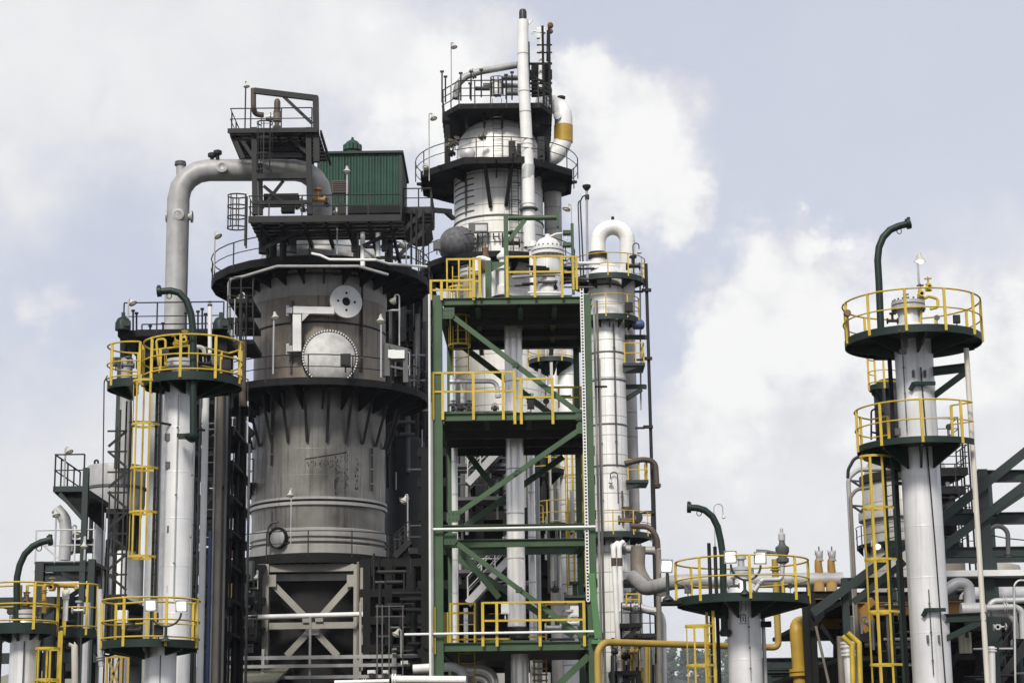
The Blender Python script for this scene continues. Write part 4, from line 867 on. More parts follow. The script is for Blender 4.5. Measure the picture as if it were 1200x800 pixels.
pipe('white_pipe', 'white gooseneck pipe curling over by the top left yellow ladder', 'pipe', PP((559, 318, Y1 + 1.5), (558, 303, Y1 + 1.5), (567, 303, Y1 + 1.5), (574, 306, Y1 + 1.5)), .09, 'panel_white', .3, seg=14)
vpipe('vertical_drum', 'grey fluted drum behind the top left railing of the green structure', 551, 340, 318, 365, Y1 + 2.6, 8, 'galvanised', flanges=(.95,), seg=20)
vpipe('white_pipe', 'white upright pipe beside the thick green post on the top deck', 577, 330, 312, 352, Y1 + 2.2, 4, 'panel_white')
rnd = random.Random(4)
for k in range(14):
    p = P(rnd.uniform(600, 672), rnd.uniform(308, 345), Y1 + rnd.uniform(1.5, 5)); q = p + Vector((rnd.uniform(.5, 1.5), 0, rnd.uniform(-.05, .05)))
    solo('small_pipe', 'small pipe among the fittings behind the top right yellow railing', 'pipe', MB().cyl(p, q, rnd.uniform(.025, .06), 8), rnd.choice(['grey_steel', 'panel_white', 'dark_steel', 'dark_steel', 'taupe_pipe']), p, 'small pipes on the top green deck')
for i, (x, y) in enumerate(((661, 318), (676, 330), (651, 337))):
    valve(['small dark valve right of the flanged vessel on the top deck', 'small dark valve beside the right green leg on the top deck', 'small valve low behind the top right railing'][i], P(x, y, Y1 + 2.4), .16, 'dark_steel', (0, -.3, 1))
# slim columns inside the right bay with yellow platforms and ladder
YI = 74.
ci = vcol(667, 560, YI); ri = M(11, 667, 560, YI)
t2 = thing('jacketed_column', 'slim shiny jacketed column with yellow platforms in the right bay of the green structure', 'column', (*ci, 0)); part(t2, 'shell', MB().lathe((*ci, 0), [(ri, 0), (ri, P(660, 440, YI).z), (ri * .8, P(660, 432, YI).z), (ri * .8, P(655, 405, YI).z)], seg=28), 'white_jacket_slim')
ci2 = vcol(650, 420, YI + 3); solo('jacketed_column', 'grey column behind the small round platform in the green structure', 'column', MB().lathe((*ci2, 0), [(ri * .9, 0), (ri * .9, P(650, 375, YI + 3).z), (ri * .6, P(650, 371, YI + 3).z)], seg=24), 'grey_jacket', (*ci2, 0))
cp = vcol(647, 420, YI); mm = lambda n: M(n, 647, 420, YI)
round_platform('small round yellow railed platform seen inside the upper bay of the green structure', cp, P(647, 418, YI - 1).z, .2, mm(27), -240, -10, deck='slate_green', brackets=5, posts=.9, r=.028, w=.07, h=.95)
for (px, y, r_, lb) in ((640, 548, 22, 'small yellow railed platform inside the middle bay of the green structure'), (655, 613, 27, 'yellow railed platform inside the green structure just above the middle beam')):
    round_platform(lb, vcol(px, y, YI), P(px, y, YI - 1).z, .2, M(r_, px, y, YI), -230, -10, deck='shadow_steel', brackets=4, posts=.9, r=.028, w=.06, h=.9)
caged_ladder('yellow caged ladder on the slim column in the right bay of the green structure', (P(672, 600, YI - 1).x, YI - 1.05, P(668, 700, YI).z), P(668, 500, YI).z, -85, w=.55, cage_from=.3, hoop=1.35, out=.95, straps=6, sw=.08)
p = P(640, 750, YI); steel_frame('yellow ladder frame below the lowest green deck at right', [vpost(626, 780, 768, 66, .05), vpost(640, 780, 768, 66, .05)], [hb(624, 642, y, 66, .06) for y in (775, 783, 790, 797)], (), 'yellow_paint', ib=False, cat='ladder', name='fixed_ladder')
# stair flights in the left bays
def stair(label, a, b, w_=.9, mt='grey_steel', n=10):
    t_ = thing('stair_flight', label, 'stairs', a); d = Vector((0, w_, 0))
    for k in (0, 1): part(t_, 'stringer', MB().bar(a + d * k, b + d * k, .05, .26), mt, smooth=0)
    for k in range(n): p_ = a.lerp(b, (k + .5) / n); part(t_, 'tread', MB().box(p_ + d * .5, (.28, w_ - .06, .03)), mt, smooth=0)
    for k in (0, 1):
        h_ = part(t_, 'handrail', MB().tube([a + d * k + Vector((0, 0, .95)), b + d * k + Vector((0, 0, .95))], .025, 6).tube([a + d * k + Vector((0, 0, .5)), b + d * k + Vector((0, 0, .5))], .02, 6), mt)
        for j in range(4): p_ = a.lerp(b, j / 3) + d * k; post(h_, p_, .95, mt, .04)
    return t_
stair('grey stair flight climbing right, under the middle green deck', P(548, 566, 72), P(592, 520, 72), mt='galvanised', n=12)
stair('grey stair flight climbing right, above the lowest yellow rails', P(548, 706, 72), P(596, 655, 72), mt='galvanised', n=12)
stair('dark stair flight descending right in the left bay of the green structure', P(535, 655, 74), P(566, 700, 74), mt='grey_steel')
# big elbows near the ground
pipe('silver_elbow', 'large shiny silver elbow pipe at the bottom of the green structure', 'pipe', PP((541, 784, 64), (566, 784.5, 64), (577, 792, 64), (578, 830, 64)), .2, 'bright_jacket', .55, seg=18, n=9, bands=3)
pipe('silver_elbow', 'smaller silver elbow pipe inside the larger one at the bottom', 'pipe', PP((556, 793, 63), (566, 794, 63), (571, 800, 63), (571.5, 830, 63)), .12, 'bright_jacket', .4, seg=14)
pipe('white_elbow', 'white pipe curving down behind the thin yellow rails at the bottom', 'pipe', PP((484, 783.5, 61.5), (532, 780.5, 61.5), (543, 786, 61.5), (544, 830, 61.5)), .14, 'panel_white', .45, seg=16)
pipe('white_pipe', 'thick white pipe lying level along the very bottom, left of centre', 'pipe', PP((459, 795.5, 58.5), (546, 796, 58.5)), .11, 'white_pipe', flanges=(.03,), seg=16)
pipe('white_pipe', 'thinner white pipe lying level at the bottom edge below the beige frame', 'pipe', PP((392, 799, 60), (456, 797.5, 60)), .06, 'white_pipe', flanges=(.55,), seg=12)

# gusset plates with bolts where the front braces land
gp = MB()
for (x, y, w_, h_) in ((525, 367, .4, .36), (682, 486, .4, .36), (683, 501, .4, .36), (531, 605, .4, .36), (528, 631, .4, .36), (688, 749, .4, .36), (604, 428, .2, .18), (606, 553, .2, .18), (608, 691, .2, .18)):
    p = P(x, y, Y1 - .03); g_ = part(GREEN, 'gusset_plate', MB().poly([p + Vector((-w_ / 2, 0, -h_ / 2)), p + Vector((w_ / 2 - .07, 0, -h_ / 2)), p + Vector((w_ / 2, 0, -h_ / 2 + .09)), p + Vector((w_ / 2, 0, h_ / 2)), p + Vector((-w_ / 2 + .07, 0, h_ / 2)), p + Vector((-w_ / 2, 0, h_ / 2 - .09))], (0, -.03, 0)), 'green_paint', smooth=0)
    for i in (-1, 0, 1):
        for j in (-1, 1): q = p + Vector((i * w_ * .3, -.03, j * h_ * .25)); part(g_, 'bolt', MB().cyl(q, q + Vector((0, -.03, 0)), .016, 6), 'slate_green')
# ================================================================== LEFT SIDE
YL = 55.
cL = vcol(209, 560, YL); rL = M(18.5, 209, 560, YL); zL = P(225, 434, YL - 1.7).z
t = thing('process_column', 'slim silver painted column at left under the yellow railed platform with yellow valves', 'column', (*cL, 0))
part(t, 'shell', MB().lathe((*cL, 0), [(rL, 0), (rL, zL - .02)], seg=44), 'silver_paint')
part(t, 'head', MB().lathe((*cL, zL), [(rL, .01), (rL * .85, .2), (rL * .6, .3), (rL * .55, .45)], seg=32), 'silver_paint')
part(t, 'flange', MB().lathe((*cL, zL + .42), [(rL * .6, 0), (rL * .95, .02), (rL * .95, .12), (rL * .6, .13), (rL * .95, .15), (rL * .95, .24), (rL * .3, .3)], seg=24), 'galvanised')
for py in (500, 552, 606, 662, 718): part(t, 'weld_band', MB().lathe((*cL, P(209, py, YL - rL).z), [(rL + .001, -.02), (rL + .006, 0), (rL + .001, .02)], seg=44, caps=False), 'silver_paint')
for (px, py) in ((196.5, 512), (197, 545), (199, 620), (199, 690)): p = P(px, py, YL - rL * .8); part(t, 'lug', MB().box(p, (.14, .12, .2)), 'grey_steel')
p = P(193, 640, YL - rL * .7); part(t, 'earth_strip', MB().boxb(p.x - .015, p.x + .015, p.y - .02, p.y, 0, P(193, 470, YL).z), 'dark_steel', smooth=0)
cD = vcol(226, 450, YL)
t = round_platform('round dark green platform with yellow railing on the left silver column, holding the davit', (cD[0], cD[1]), zL, .1, M(56.5, 226, 440, YL), -205, 55, brackets=7, bdrop=.42, posts=1.0, toe=True, r=.036, w=.09, thick=.16, railend=.1)
cE = vcol(158, 446, YL + .4)
round_platform('smaller yellow railed platform lobe left of the left column top, beside the yellow ladder', cE, P(158, 441, YL - .8).z, .1, M(31, 150, 443, YL), -265, -70, brackets=4, bdrop=.4, posts=.8, toe=True, r=.034, w=.08, thick=.16)
solo('hanging_line', 'thin dark line looping down from the left platform lobe', 'cable', MB().tube(fillet(PP((126, 440, YL - .2), (122, 447, YL - .2), (122.5, 470, YL - .2), (121.5, 560, YL - .2), (119, 690, YL - .2)), .2), .018, 6), 'dark_steel', P(126, 440, YL))
davit('dark green davit arm bending left over the yellow railed platform at left', [P(226.5, 510, YL - 1.15), P(226.5, 400, YL - 1.15)] + PP((226, 385, YL - 1.15), (224, 368, YL - 1.15), (218.5, 352, YL - 1.15), (210, 343, YL - 1.15), (200, 340.5, YL - 1.15), (188, 341.5, YL - 1.15)), .1)
solo('davit_socket', 'dark green pivot bracket at the foot of the left davit', 'bracket', MB().lathe(P(225, 516, YL - 1.1), [(.06, -.05), (.2, .05), (.22, .12), (.22, .18)], seg=14).box(P(219, 511, YL - .9), (.5, .4, .1)), 'dark_green', P(225, 516, YL - 1.1))
valve('larger yellow valve at left behind the green davit, handwheel up', P(216.5, 399, YL - .5), .2)
valve('smaller yellow valve left of the handwheel valve on the left platform', P(207, 402, YL - .5), .16, axis=(-.3, -.2, 1))
pipe('yellow_pipe', 'thin yellow pipe frame behind the left platform railing', 'pipe', PP((186, 428, YL - .2), (183, 398, YL - .2), (194, 397, YL - .2), (194, 428, YL - .2)), .035, 'yellow_paint', .08)
pipe('silver_pipe', 'small white elbow pipe right of the green davit on the left platform', 'pipe', PP((229, 406, YL), (239, 407, YL), (240, 425, YL)), .06, 'panel_white', .15)
lp = P(163, 560, YL - 1.3)
lz_ = P(176, 653, YL - .6).z
caged_ladder('dark rung ladder in a yellow safety cage left of the left silver column', (P(181, 655, YL - .6).x, YL - .6, 1), P(178, 436, YL - .6).z, 205, w=.36, cage_from=lz_ - 1, hoop=(P(172, 446, YL - .9).z - lz_) / 4, out=.74, straps=4, rungs='dark_steel', railmat='dark_steel', sw=.055)
# slim grey column + dark ladder
c2 = vcol(180.5, 560, YL + 3); r2 = M(8, 180, 560, YL + 3)
solo('slim_column', 'very slim grey column between the yellow ladder and the left silver column', 'column', MB().lathe((*c2, 0), [(r2, 0), (r2, P(178, 440, YL + 3).z)], seg=24), 'galvanised', (*c2, 0))
c3 = vcol(147, 480, 70.5); solo('slim_column', 'grey pipe column under the left platform lobe', 'column', MB().lathe((*c3, 0), [(M(7, 147, 480, 70.5), P(147, 549, 70.5).z), (M(7, 147, 480, 70.5), P(147, 420, 70.5).z)], seg=20), 'mid_pipe', (*c3, 0))
p = P(139.5, 480, 70.5); solo('support_post', 'dark green post under the left platform lobe', 'post', MB().boxb(p.x - .1, p.x + .1, p.y - .1, p.y + .1, P(139, 549, 70.5).z, P(139, 420, 70.5).z), 'slate_green', (p.x, p.y, 0), smooth=0)
# dark braced scaffold tower
YZ = YL + 1.5
sc_c = [vpost(px, 620, yt, YZ + dy, .045) for px, yt, dy in ((127, 575, 0), (134, 500, .9), (144, 470, 0), (149, 470, .9), (137, 480, .4))]
sb = []; sr_ = []
for k in range(9):
    y = 505 + k * 24; sb.append(hb(126, 149, y, YZ, .05))
    if k < 8: a = P(127 if k % 2 else 148, y, YZ); b = P(148 if k % 2 else 127, y + 18, YZ); sr_.append((a, b, .07))
steel_frame('dark brown braced scaffold strip left of the yellow ladder', sc_c, sb, sr_, 'dark_steel', ib=False, name='scaffold_tower', cat='scaffold')
# vertical riser pipes right of the left column
for px, yt, rp, m_, lb in ((238, 452, 3.9, 'white_pipe', 'white riser pipe right of the left silver column'), (255.5, 445, 3.8, 'taupe_pipe', 'thick taupe riser pipe right of the white riser at left'), (263.5, 440, 1.6, 'grey_steel', 'thin grey riser pipe right of the taupe riser'), (250, 448, 1.3, 'mid_pipe', 'thin grey riser pipe between the white and taupe risers'), (232, 458, 1.5, 'grey_steel', 'thin dark riser pipe left of the white riser'), (246.5, 622, 2, 'blue_paint', 'short blue riser pipe between white and taupe risers')):
    p = P(px, 620, 57.); solo('riser_pipe', lb, 'pipe', MB().cyl((p.x, p.y, 0), (p.x, p.y, P(px, yt, 57.).z), M(rp, px, 600, 57), 14), m_, (p.x, p.y, 0))
p = P(283, 470, 56.5); solo('riser_pipe', 'short brown pipe hanging by the right end of the left yellow platform', 'pipe', MB().cyl(P(285, 400, 56.5), P(284, 476, 56.5), .1, 10), 'brown_pipe', p)
p = P(272, 460, 55.5); solo('riser_pipe', 'short dark green post under the right end of the left platform', 'pipe', MB().cyl(P(271, 452, 55.5), P(271, 478, 55.5), .06, 8), 'slate_green', p)
a = P(180, 711, 54.); 
pipe('tie_rod', 'thin black rod crossing behind the left column below its platform', 'rod', PP((152, 494, YL - .2), (186, 495, YL - .6), (240, 504, YL + .2)), .035, 'black', .1)
# flood lit front platform
Y0 = 51.; c0 = vcol(188, 780, Y0); r0 = M(18.5, 188, 780, Y0); z0_ = P(176, 751, Y0 - 1.1).z
t = thing('process_column', 'short silver column under the flood lit platform at lower left', 'column', (*c0, 0))
part(t, 'shell', MB().lathe((*c0, 0), [(r0, 0), (r0, z0_ - .02)], seg=40), 'silver_paint')
p = P(188, 775, Y0 - r0); part(t, 'earth_strip', MB().boxb(p.x - .012, p.x + .012, p.y - .02, p.y, 0, z0_ - .3), 'grey_steel', smooth=0)
round_platform('half round yellow railed platform with two lit floodlights at lower left', vcol(176, 754, Y0), z0_, .1, M(55, 176, 752, Y0), -212, 38, brackets=5, bdrop=.35, posts=1.05, toe=True, r=.034, w=.08, thick=.12, railend=.1)
floodlight('pair of lit square floodlights on a curved yoke at lower left', (194, 751, 734), [(176.5, 709), (212.5, 710)], Y0 - 1.2, 14)
pipe('downpipe', 'pale grey pipe bending at the left end of the lower left flood lit platform', 'pipe', PP((119, 780, Y0 - .3), (117.5, 766, Y0 - .3), (117, 690, Y0 - .3)), .075, 'galvanised', .1, flanges=(.1,))
solo('hose_loop', 'thin black hose hanging under the left end of the lower left platform', 'hose', MB().tube(fillet(PP((111, 755, Y0), (111, 767, Y0), (127, 768, Y0 + .3), (140, 764, Y0 + .6)), .2), .03, 6), 'black', P(111, 755, Y0))
steel_frame('dark cross braced support with yellow posts under the lower left platform', [vpost(125, 790, 768, 53.5, .06), vpost(142, 790, 768, 53.5, .06), vpost(150, 790, 766, 53.5, .06)], [hb(124, 152, 769, 53.5, .07)], [(P(125, 812, 53.6), P(140, 771, 53.6), .06), (P(142, 812, 53.6), P(127, 771, 53.6), .06)], 'dull_yellow', ib=False)
c4 = vcol(133, 790, 58); solo('slim_column', 'pale grey column behind the cross braces at lower left', 'column', MB().lathe((*c4, 0), [(M(17, 133, 790, 58), 0), (M(17, 133, 790, 58), P(133, 762, 58).z)], seg=28), 'silver_paint', (*c4, 0))
# far left platform
Y9 = 52.; c9 = vcol(28, 780, Y9); r9 = M(17, 28, 780, Y9); z9 = P(28, 731, Y9 - .95).z
t = thing('process_column', 'silver column at the far left edge below a yellow railed platform', 'column', (*c9, 0))
part(t, 'shell', MB().lathe((*c9, 0), [(r9, 0), (r9, z9 - .02)], seg=36), 'silver_paint'); part(t, 'head', MB().lathe((*c9, z9), [(r9, 0), (r9 * .8, .15), (r9 * .75, .22)], seg=28), 'silver_paint')
part(t, 'flange', MB().lathe((*c9, z9 + .2), [(r9 * .8, 0), (r9, .02), (r9, .1), (r9 * .8, .11), (r9, .13), (r9, .22), (r9 * .4, .26)], seg=24), 'galvanised')
p = P(27.5, 780, Y9 - r9 - .03); part(t, 'earth_rod', MB().cyl((p.x, p.y, 0), (p.x, p.y, P(27, 752, Y9).z), .02, 6), 'grey_steel')
round_platform('round platform with yellow railing at the far left edge', (vcol(26, 735, Y9)[0], c9[1]), z9, .1, M(38.5, 26, 733, Y9), -200, 20, brackets=5, bdrop=.45, posts=.95, toe=True, r=.034, w=.085, thick=.2, railend=.1)
round_platform('small yellow railed side platform right of the far left one', vcol(92, 742, Y9 + 1.5), P(92, 738, Y9 + 1).z, .1, M(19, 92, 738, Y9 + 1.5), -200, 20, brackets=3, bdrop=.3, posts=.6, toe=True, r=.03, w=.07, thick=.16, h=1.25)
davit('dark green davit arm arching right above the far left platform', [P(20, 733, Y9 - .3)] + PP((19.5, 690, Y9 - .3), (20, 676, Y9 - .3), (23, 662, Y9 - .3), (29, 649, Y9 - .3), (38, 640, Y9 - .3), (48, 635, Y9 - .3), (57, 633, Y9 - .3)), .09)
caged_ladder('yellow caged ladder below the far left platforms', (P(68, 790, Y9 - .5).x, Y9 - .4, .5), P(66, 739, Y9 - .4).z, 200, w=.34, cage_from=3.3, hoop=.8, out=.62, straps=4)
valve('yellow valve with tall stem right of the far left davit', P(61, 688, Y9 - .3), .18, 'ochre_pipe')
pipe('yellow_pipe', 'upright ochre pipe left of the tall stemmed valve at far left', 'pipe', PP((51.5, 718, Y9 - .2), (52, 684, Y9 - .2), (61, 685, Y9 - .1), (88, 686, Y9 + .2), (90, 690, Y9 + .2)), .06, 'ochre_pipe', .12, flanges=(.18, .35))
valve('small valve with dark green handwheel on the far left column head', P(31, 706, Y9), .2, 'rust_brown', wheel='slate_green')
pipe('cream_pipe', 'cream pipe with a rounded top behind the far left ladder', 'pipe', PP((88, 830, 55), (87.5, 756, 55), (82, 753, 55)), .09, 'cream_paint', .2, seg=14)
p = P(60, 700, Y9 + .2); solo('level_gauge', 'white upright level gauge behind the far left yellow railing', 'gauge', MB().box(p + Vector((.35, .2, -.2)), (.12, .1, .8)).box(p + Vector((.35, .15, .1)), (.18, .05, .25)), 'panel_white', p)
# dark green deck structure at left with silver vent
YD = 64.
def bx(x0, x1, y0, y1, Y): a = P(x0, y1, Y); b = P(x1, y0, Y); return a, b
steel_frame('dark green steel deck structure at left carrying the silver vent pipe', [vpost(45, 720, 658, YD, .28), vpost(106, 720, 655, YD, .22), vpost(99.5, 600, 548, YD, .19), vpost(45, 720, 658, YD + 5, .25)], [hb(41, 110, 664.5, YD, .3), hb(41, 110, 676, YD + 5, .3), hb(78, 108, 640, YD + 3, .45), hb(41, 110, 720, YD + 2, .3)], [(P(70, 578, YD), P(97, 608, YD), .12), (P(110, 680, YD + 1), P(50, 720, YD + 1), .15)], 'slate_green')
a, b = bx(41, 110, 656, 661, YD); t = thing('walkway', 'grey walkway with grey railing at left beside the silver vent pipe', 'walkway', a); part(t, 'deck', MB().boxb(a.x, b.x, YD, YD + 4, a.z, b.z - .02), 'grey_steel', smooth=0)
railing(t, [(a.x, YD, b.z), (b.x - 1.5, YD, b.z), (b.x, YD, b.z)], 'galvanised', 1.0, .028, .55, .05)
part(t, 'rail_brace', MB().bar(P(52, 640, YD), P(70, 656, YD), .04, .06), 'galvanised')
pipe('vent_pipe', 'fat silver vent pipe curving left at its top, at left', 'pipe', PP((75.5, 656, YD + 1.5), (77.5, 625, YD + 1.5), (76, 607, YD + 1.5), (66, 596, YD + 1.5)), .2, 'galvanised', .5, seg=18, n=7, bands=2)
pipe('vent_pipe', 'silver elbow pipe under the left grey walkway', 'pipe', PP((74, 660, YD + 2.5), (76, 673, YD + 2.5), (88, 675.5, YD + 2.5), (112, 675, YD + 2.5)), .13, 'galvanised', .4, seg=16)
lamp('lamp tucked against the top of the silver vent pipe', 64.5, 640, 600, YD, 66, 603, 9, (.3, -.3))
lamp('round white lamp behind the silver vent pipe at left', 84, 650, 615, YD + 3, 90, 626, 10, (.4, -.7))
lamp('white lamp hanging over the left grey walkway', 99, 656, 629, YD - .3, 98.5, 640, 8.5, (0, -.2))
YT_ = 72.; ct = vcol(136, 570, YT_); rt = M(34, 136, 570, YT_)
def zt2(y): return P(136, y, YT_).z
t = thing('round_tank', 'squat pale grey round tank behind the scaffold strip at left', 'tank', (*ct, zt2(602)))
part(t, 'shell', MB().lathe((*ct, 0), [(rt * .96, zt2(600)), (rt, zt2(592)), (rt, zt2(549)), (rt * .97, zt2(547)), (.1, zt2(545))], seg=44), 'mid_pipe')
part(t, 'seam_ring', MB().lathe((*ct, zt2(575)), [(rt, 0), (rt + .04, .02), (rt + .04, .1), (rt, .12)], seg=44, caps=False), 'grey_steel')
part(t, 'lifting_hook', MB().tube(fillet(PP((111, 547, YT_), (111, 539, YT_), (115, 539, YT_), (115, 543, YT_)), .1), .04, 6), 'dark_steel')
for k in range(8): a_ = k * math.pi / 4 + .3; part(t, 'support_leg', MB().cyl((ct[0] + rt * .8 * math.cos(a_), ct[1] + rt * .8 * math.sin(a_), zt2(648)), (ct[0] + rt * .8 * math.cos(a_), ct[1] + rt * .8 * math.sin(a_), zt2(600)), .08, 8), 'dark_steel')
ct2 = vcol(142, 700, YT_ + 1); t = thing('storage_vessel', 'dull grey vessel with dark neck below the squat round tank at left', 'vessel', (*ct2, 0)); r_ = M(25, 142, 690, YT_ + 1)
part(t, 'shell', MB().lathe((*ct2, 0), [(r_, 0), (r_, P(142, 652, YT_).z), (r_ * .8, P(142, 643, YT_).z)], seg=36), 'galvanised'); part(t, 'neck', MB().lathe((*ct2, P(142, 645, YT_).z), [(r_ * .8, 0), (r_ * .8, .5), (r_ * .65, .6), (r_ * .65, 1.3), (r_ * .85, 1.35), (r_ * .85, 1.5)], seg=28), 'dark_steel')
p = P(117, 640, 68); solo('vertical_pipe', 'white pipe standing left of the dull grey vessel at left', 'pipe', MB().cyl((p.x, p.y, 0), (p.x, p.y, P(117, 602, 68).z), .17, 14), 'white_pipe', (p.x, p.y, 0))
a, b = bx(62, 98, 569, 576, YD); t = thing('balcony', 'dark balcony with thin railing jutting left of the squat round tank', 'balcony', a); part(t, 'deck', MB().boxb(a.x, b.x, YD, YD + 4, a.z, b.z), 'slate_green', smooth=0)
for yy in (.2, 3.6): part(t, 'underframe', MB().poly([(a.x, YD + yy, a.z - .01), (b.x, YD + yy, a.z - .01), (b.x, YD + yy, P(97, 607, YD).z)], (0, .12, 0)), 'shadow_steel', smooth=0)
railing(t, [(b.x, YD, b.z), (a.x + .03, YD, b.z), (a.x + .03, YD + 3.8, b.z)], 'dark_steel', 1.05, .028, .9, .05)
lamp('tilted lamp on a pole above the left balcony', 75, 572, 525, YD + .2, 81, 529, 9, (.6, -.3))
# flat platform with dark rail behind the left column
YM = 68.; a = P(138, 387, YM); b = P(265, 387, YM); b.z = a.z
t = thing('flat_platform', 'flat dark platform with thin dark railing behind the left column top', 'platform', a); part(t, 'deck', MB().boxb(a.x, b.x, YM, YM + 3.5, a.z - .22, a.z), 'shadow_steel', smooth=0)
railing(t, [(a.x + .2, YM, a.z), (b.x - .1, YM, a.z)], 'dark_steel', 1.0, .025, 1.25, .05); railing(t, [(a.x + .2, YM + 3.4, a.z), (b.x - .1, YM + 3.4, a.z)], 'dark_steel', 1.0, .025, 1.6, .05)
steel_frame('dark steel legs carrying the flat platform behind the left column', [(P(144, 549, 70.9), P(144, 389, 70.9), .18), vpost(260, 480, 389, YM + .2, .3), (P(151, 549, 71.2), P(151, 389, 71.2), .2), vpost(256, 480, 389, YM + 3, .25), vpost(268, 480, 400, YM + 1, .2)], [hb(226, 266, y, YM + .3, .25) for y in (470, 560, 650, 720)] + [hb(226, 266, y, YM + 3, .3) for y in (440, 530, 610, 690, 760)], [(P(226, 610, YM), P(266, 560, YM), .15), (P(226, 520, YM + 3), P(266, 600, YM + 3), .15), (P(226, 640, YM + 3), P(266, 720, YM + 3), .15)], 'shadow_steel')
a = P(165, 438, YM + 2); b = P(262, 392, YM + 2); solo('equipment_block', 'dark boxed equipment hanging under the flat platform behind the left column', 'equipment', MB().boxb(a.x, b.x, YM + 1, YM + 3, a.z, b.z).boxb(a.x + .3, a.x + .9, YM + .5, YM + 1, a.z + .2, b.z - .2), 'shadow_steel', a, smooth=0)
for px, lb in ((144, 'dark green domed fitting at the left end of the flat platform'), (258.5, 'dark green domed fitting at the right end of the flat platform')):
    p = P(px, 387, YM - .2); solo('winch', lb, 'winch', MB().lathe(p, [(.28, 0), (.28, .25), (.2, .42), (.1, .48)], seg=14).box(p + Vector((0, 0, .55)), (.12, .1, .2)).box(p + Vector((.15, -.2, .2)), (.3, .15, .2)), 'dark_green', p)
lamp('tilted lamp on a pole at the left end of the flat platform', 149.5, 387, 350, YM, 155.5, 355, 9, (.6, -.3))
p = P(246, 390, YM - .3); t = thing('breather_pipe', 'white breather pipe with dark cap standing right of the green davit', 'pipe', P(246, 412, YM - .3)); part(t, 'pipe_run', MB().cyl(P(246, 414, YM - .3), P(246, 359, YM - .3), .075, 12), 'panel_white'); part(t, 'cap', MB().cyl(P(246, 359, YM - .3), P(246, 356.5, YM - .3), .085, 10).cyl(P(246, 354.5, YM - .3), P(246, 353, YM - .3), .07, 10), 'black')
for i, (px, yt) in enumerate(((156, 363), (160, 366), (232, 364), (237, 361), (241, 367), (218, 366), (176, 381), (191, 378))):
    p = P(px, 387, YM + .5); solo('thin_vent', 'thin dark upright vent on the flat platform behind the left column', 'vent', MB().cyl(p, P(px, yt, YM + .5), .035, 6).cyl(P(px, yt + 2, YM + .5), P(px, yt, YM + .5), .07, 8), 'dark_steel', p, 'thin vents on the flat left platform')
# ground level sheds
a = P(-10, 803, 84); b = P(326, 783, 86)
t = thing('shed_roof_building', 'low shed with khaki corrugated roof along the bottom left', 'shed', (a.x, 84, 0)); zr = P(300, 783, 90).z
p0 = P(-30, 806, 82); p1 = P(322, 806, 82)
part(t, 'roof', MB().poly([(p0.x, 82, p0.z), (p1.x, 82, p0.z), (p1.x * 1.02, 90, zr), (p0.x, 90, zr)], (0, 0, .12)), 'khaki_sheet', smooth=0)
part(t, 'wall', MB().boxb(p0.x + .3, p1.x - .3, 82.5, 89.5, 0, p0.z), 'beige_steel', smooth=0)
# ================================================================== BIG WEATHERED VESSEL
YV = 92.; xV = 374
cV = vcol(xV, 560, YV); mv = lambda n, y=500: M(n, xV, y, YV); rV = mv(77.5)
def zv(y): return P(xV, y, YV - rV).z           # height of a mark seen on the near wall
cV = (vcol(373.5, 560, YV)[0], YV)
t = thing('process_vessel', 'huge weathered grey brown cylindrical vessel with three dark ring platforms', 'vessel', (*cV, 0))
part(t, 'shell', MB().lathe((*cV, 0), [(rV * .99, zv(655)), (rV * .99, zv(600)), (rV, zv(590)), (rV, zv(452))], seg=72, caps=False), 'weathered_shell')
part(t, 'upper_shell', MB().lathe((*cV, 0), [(rV, zv(452)), (rV, zv(345)), (rV * .985, zv(330)), (rV * .98, zv(318))], seg=72, caps=False), 'rusty_shell')
for y in (400, 525, 556): part(t, 'weld_ring', MB().lathe((*cV, 0), [(rV, zv(y) - .03), (rV + .004, zv(y)), (rV, zv(y) + .03)], seg=72, caps=False), 'weathered_shell')
for k in range(14):
    a_ = R(-180 + k * 13.5); part(t, 'weld_seam', MB().boxb(-.012, .012, -.012, .012, zv(556) if k % 2 else zv(585), zv(525) if k % 2 else zv(556)), 'weathered_shell'); o_ = t.children[-1]; o_.location = Vector((rV * math.cos(a_), rV * math.sin(a_), 0)) + Vector((*cV, 0))
part(t, 'shoulder_band', MB().lathe((*cV, 0), [(rV * 1.001, zv(346)), (rV * 1.02, zv(344)), (rV * 1.02, zv(322)), (rV * .985, zv(320))], seg=72, caps=False), 'weathered_pale')
part(t, 'dome', MB().lathe((*cV, 0), [(rV * .98, zv(320)), (rV * .97, zv(292)), (rV * .85, zv(276)), (rV * .65, zv(262)), (rV * .4, zv(252)), (.1, zv(248))], seg=60, caps=False), 'weathered_white')  # dome whitened to offset the deck's shade, light put into its colour
for (y0, y1, rr, m_) in ((581, 584.5, 1.03, 'weathered_pale'), (584.5, 586.5, 1.012, 'shadow_steel'), (586.5, 591, 1.03, 'weathered_pale')):
    part(t, 'ring_band', MB().lathe((*cV, 0), [(rV, zv(y1)), (rV * rr, zv(y1 - .4)), (rV * rr, zv(y0 + .4)), (rV, zv(y0))], seg=72, caps=False), m_)
for (y0, y1) in ((617, 628), (630, 634), (636, 648)):
    part(t, 'base_band', MB().lathe((*cV, 0), [(rV * .99, zv(y1)), (rV * 1.015, zv(y1 - 1)), (rV * 1.015, zv(y0 + 1)), (rV * .99, zv(y0))], seg=72, caps=False), 'weathered_pale')
part(t, 'seam_ring', MB().lathe((*cV, 0), [(rV, zv(378)), (rV + .05, zv(377.4)), (rV + .05, zv(376.2)), (rV, zv(375.6))], seg=72, caps=False), 'dark_steel')
part(t, 'skirt', MB().lathe((*cV, 0), [(rV * .95, 0), (rV * .95, zv(652)), (rV * .99, zv(650))], seg=60, caps=False), 'dark_steel')
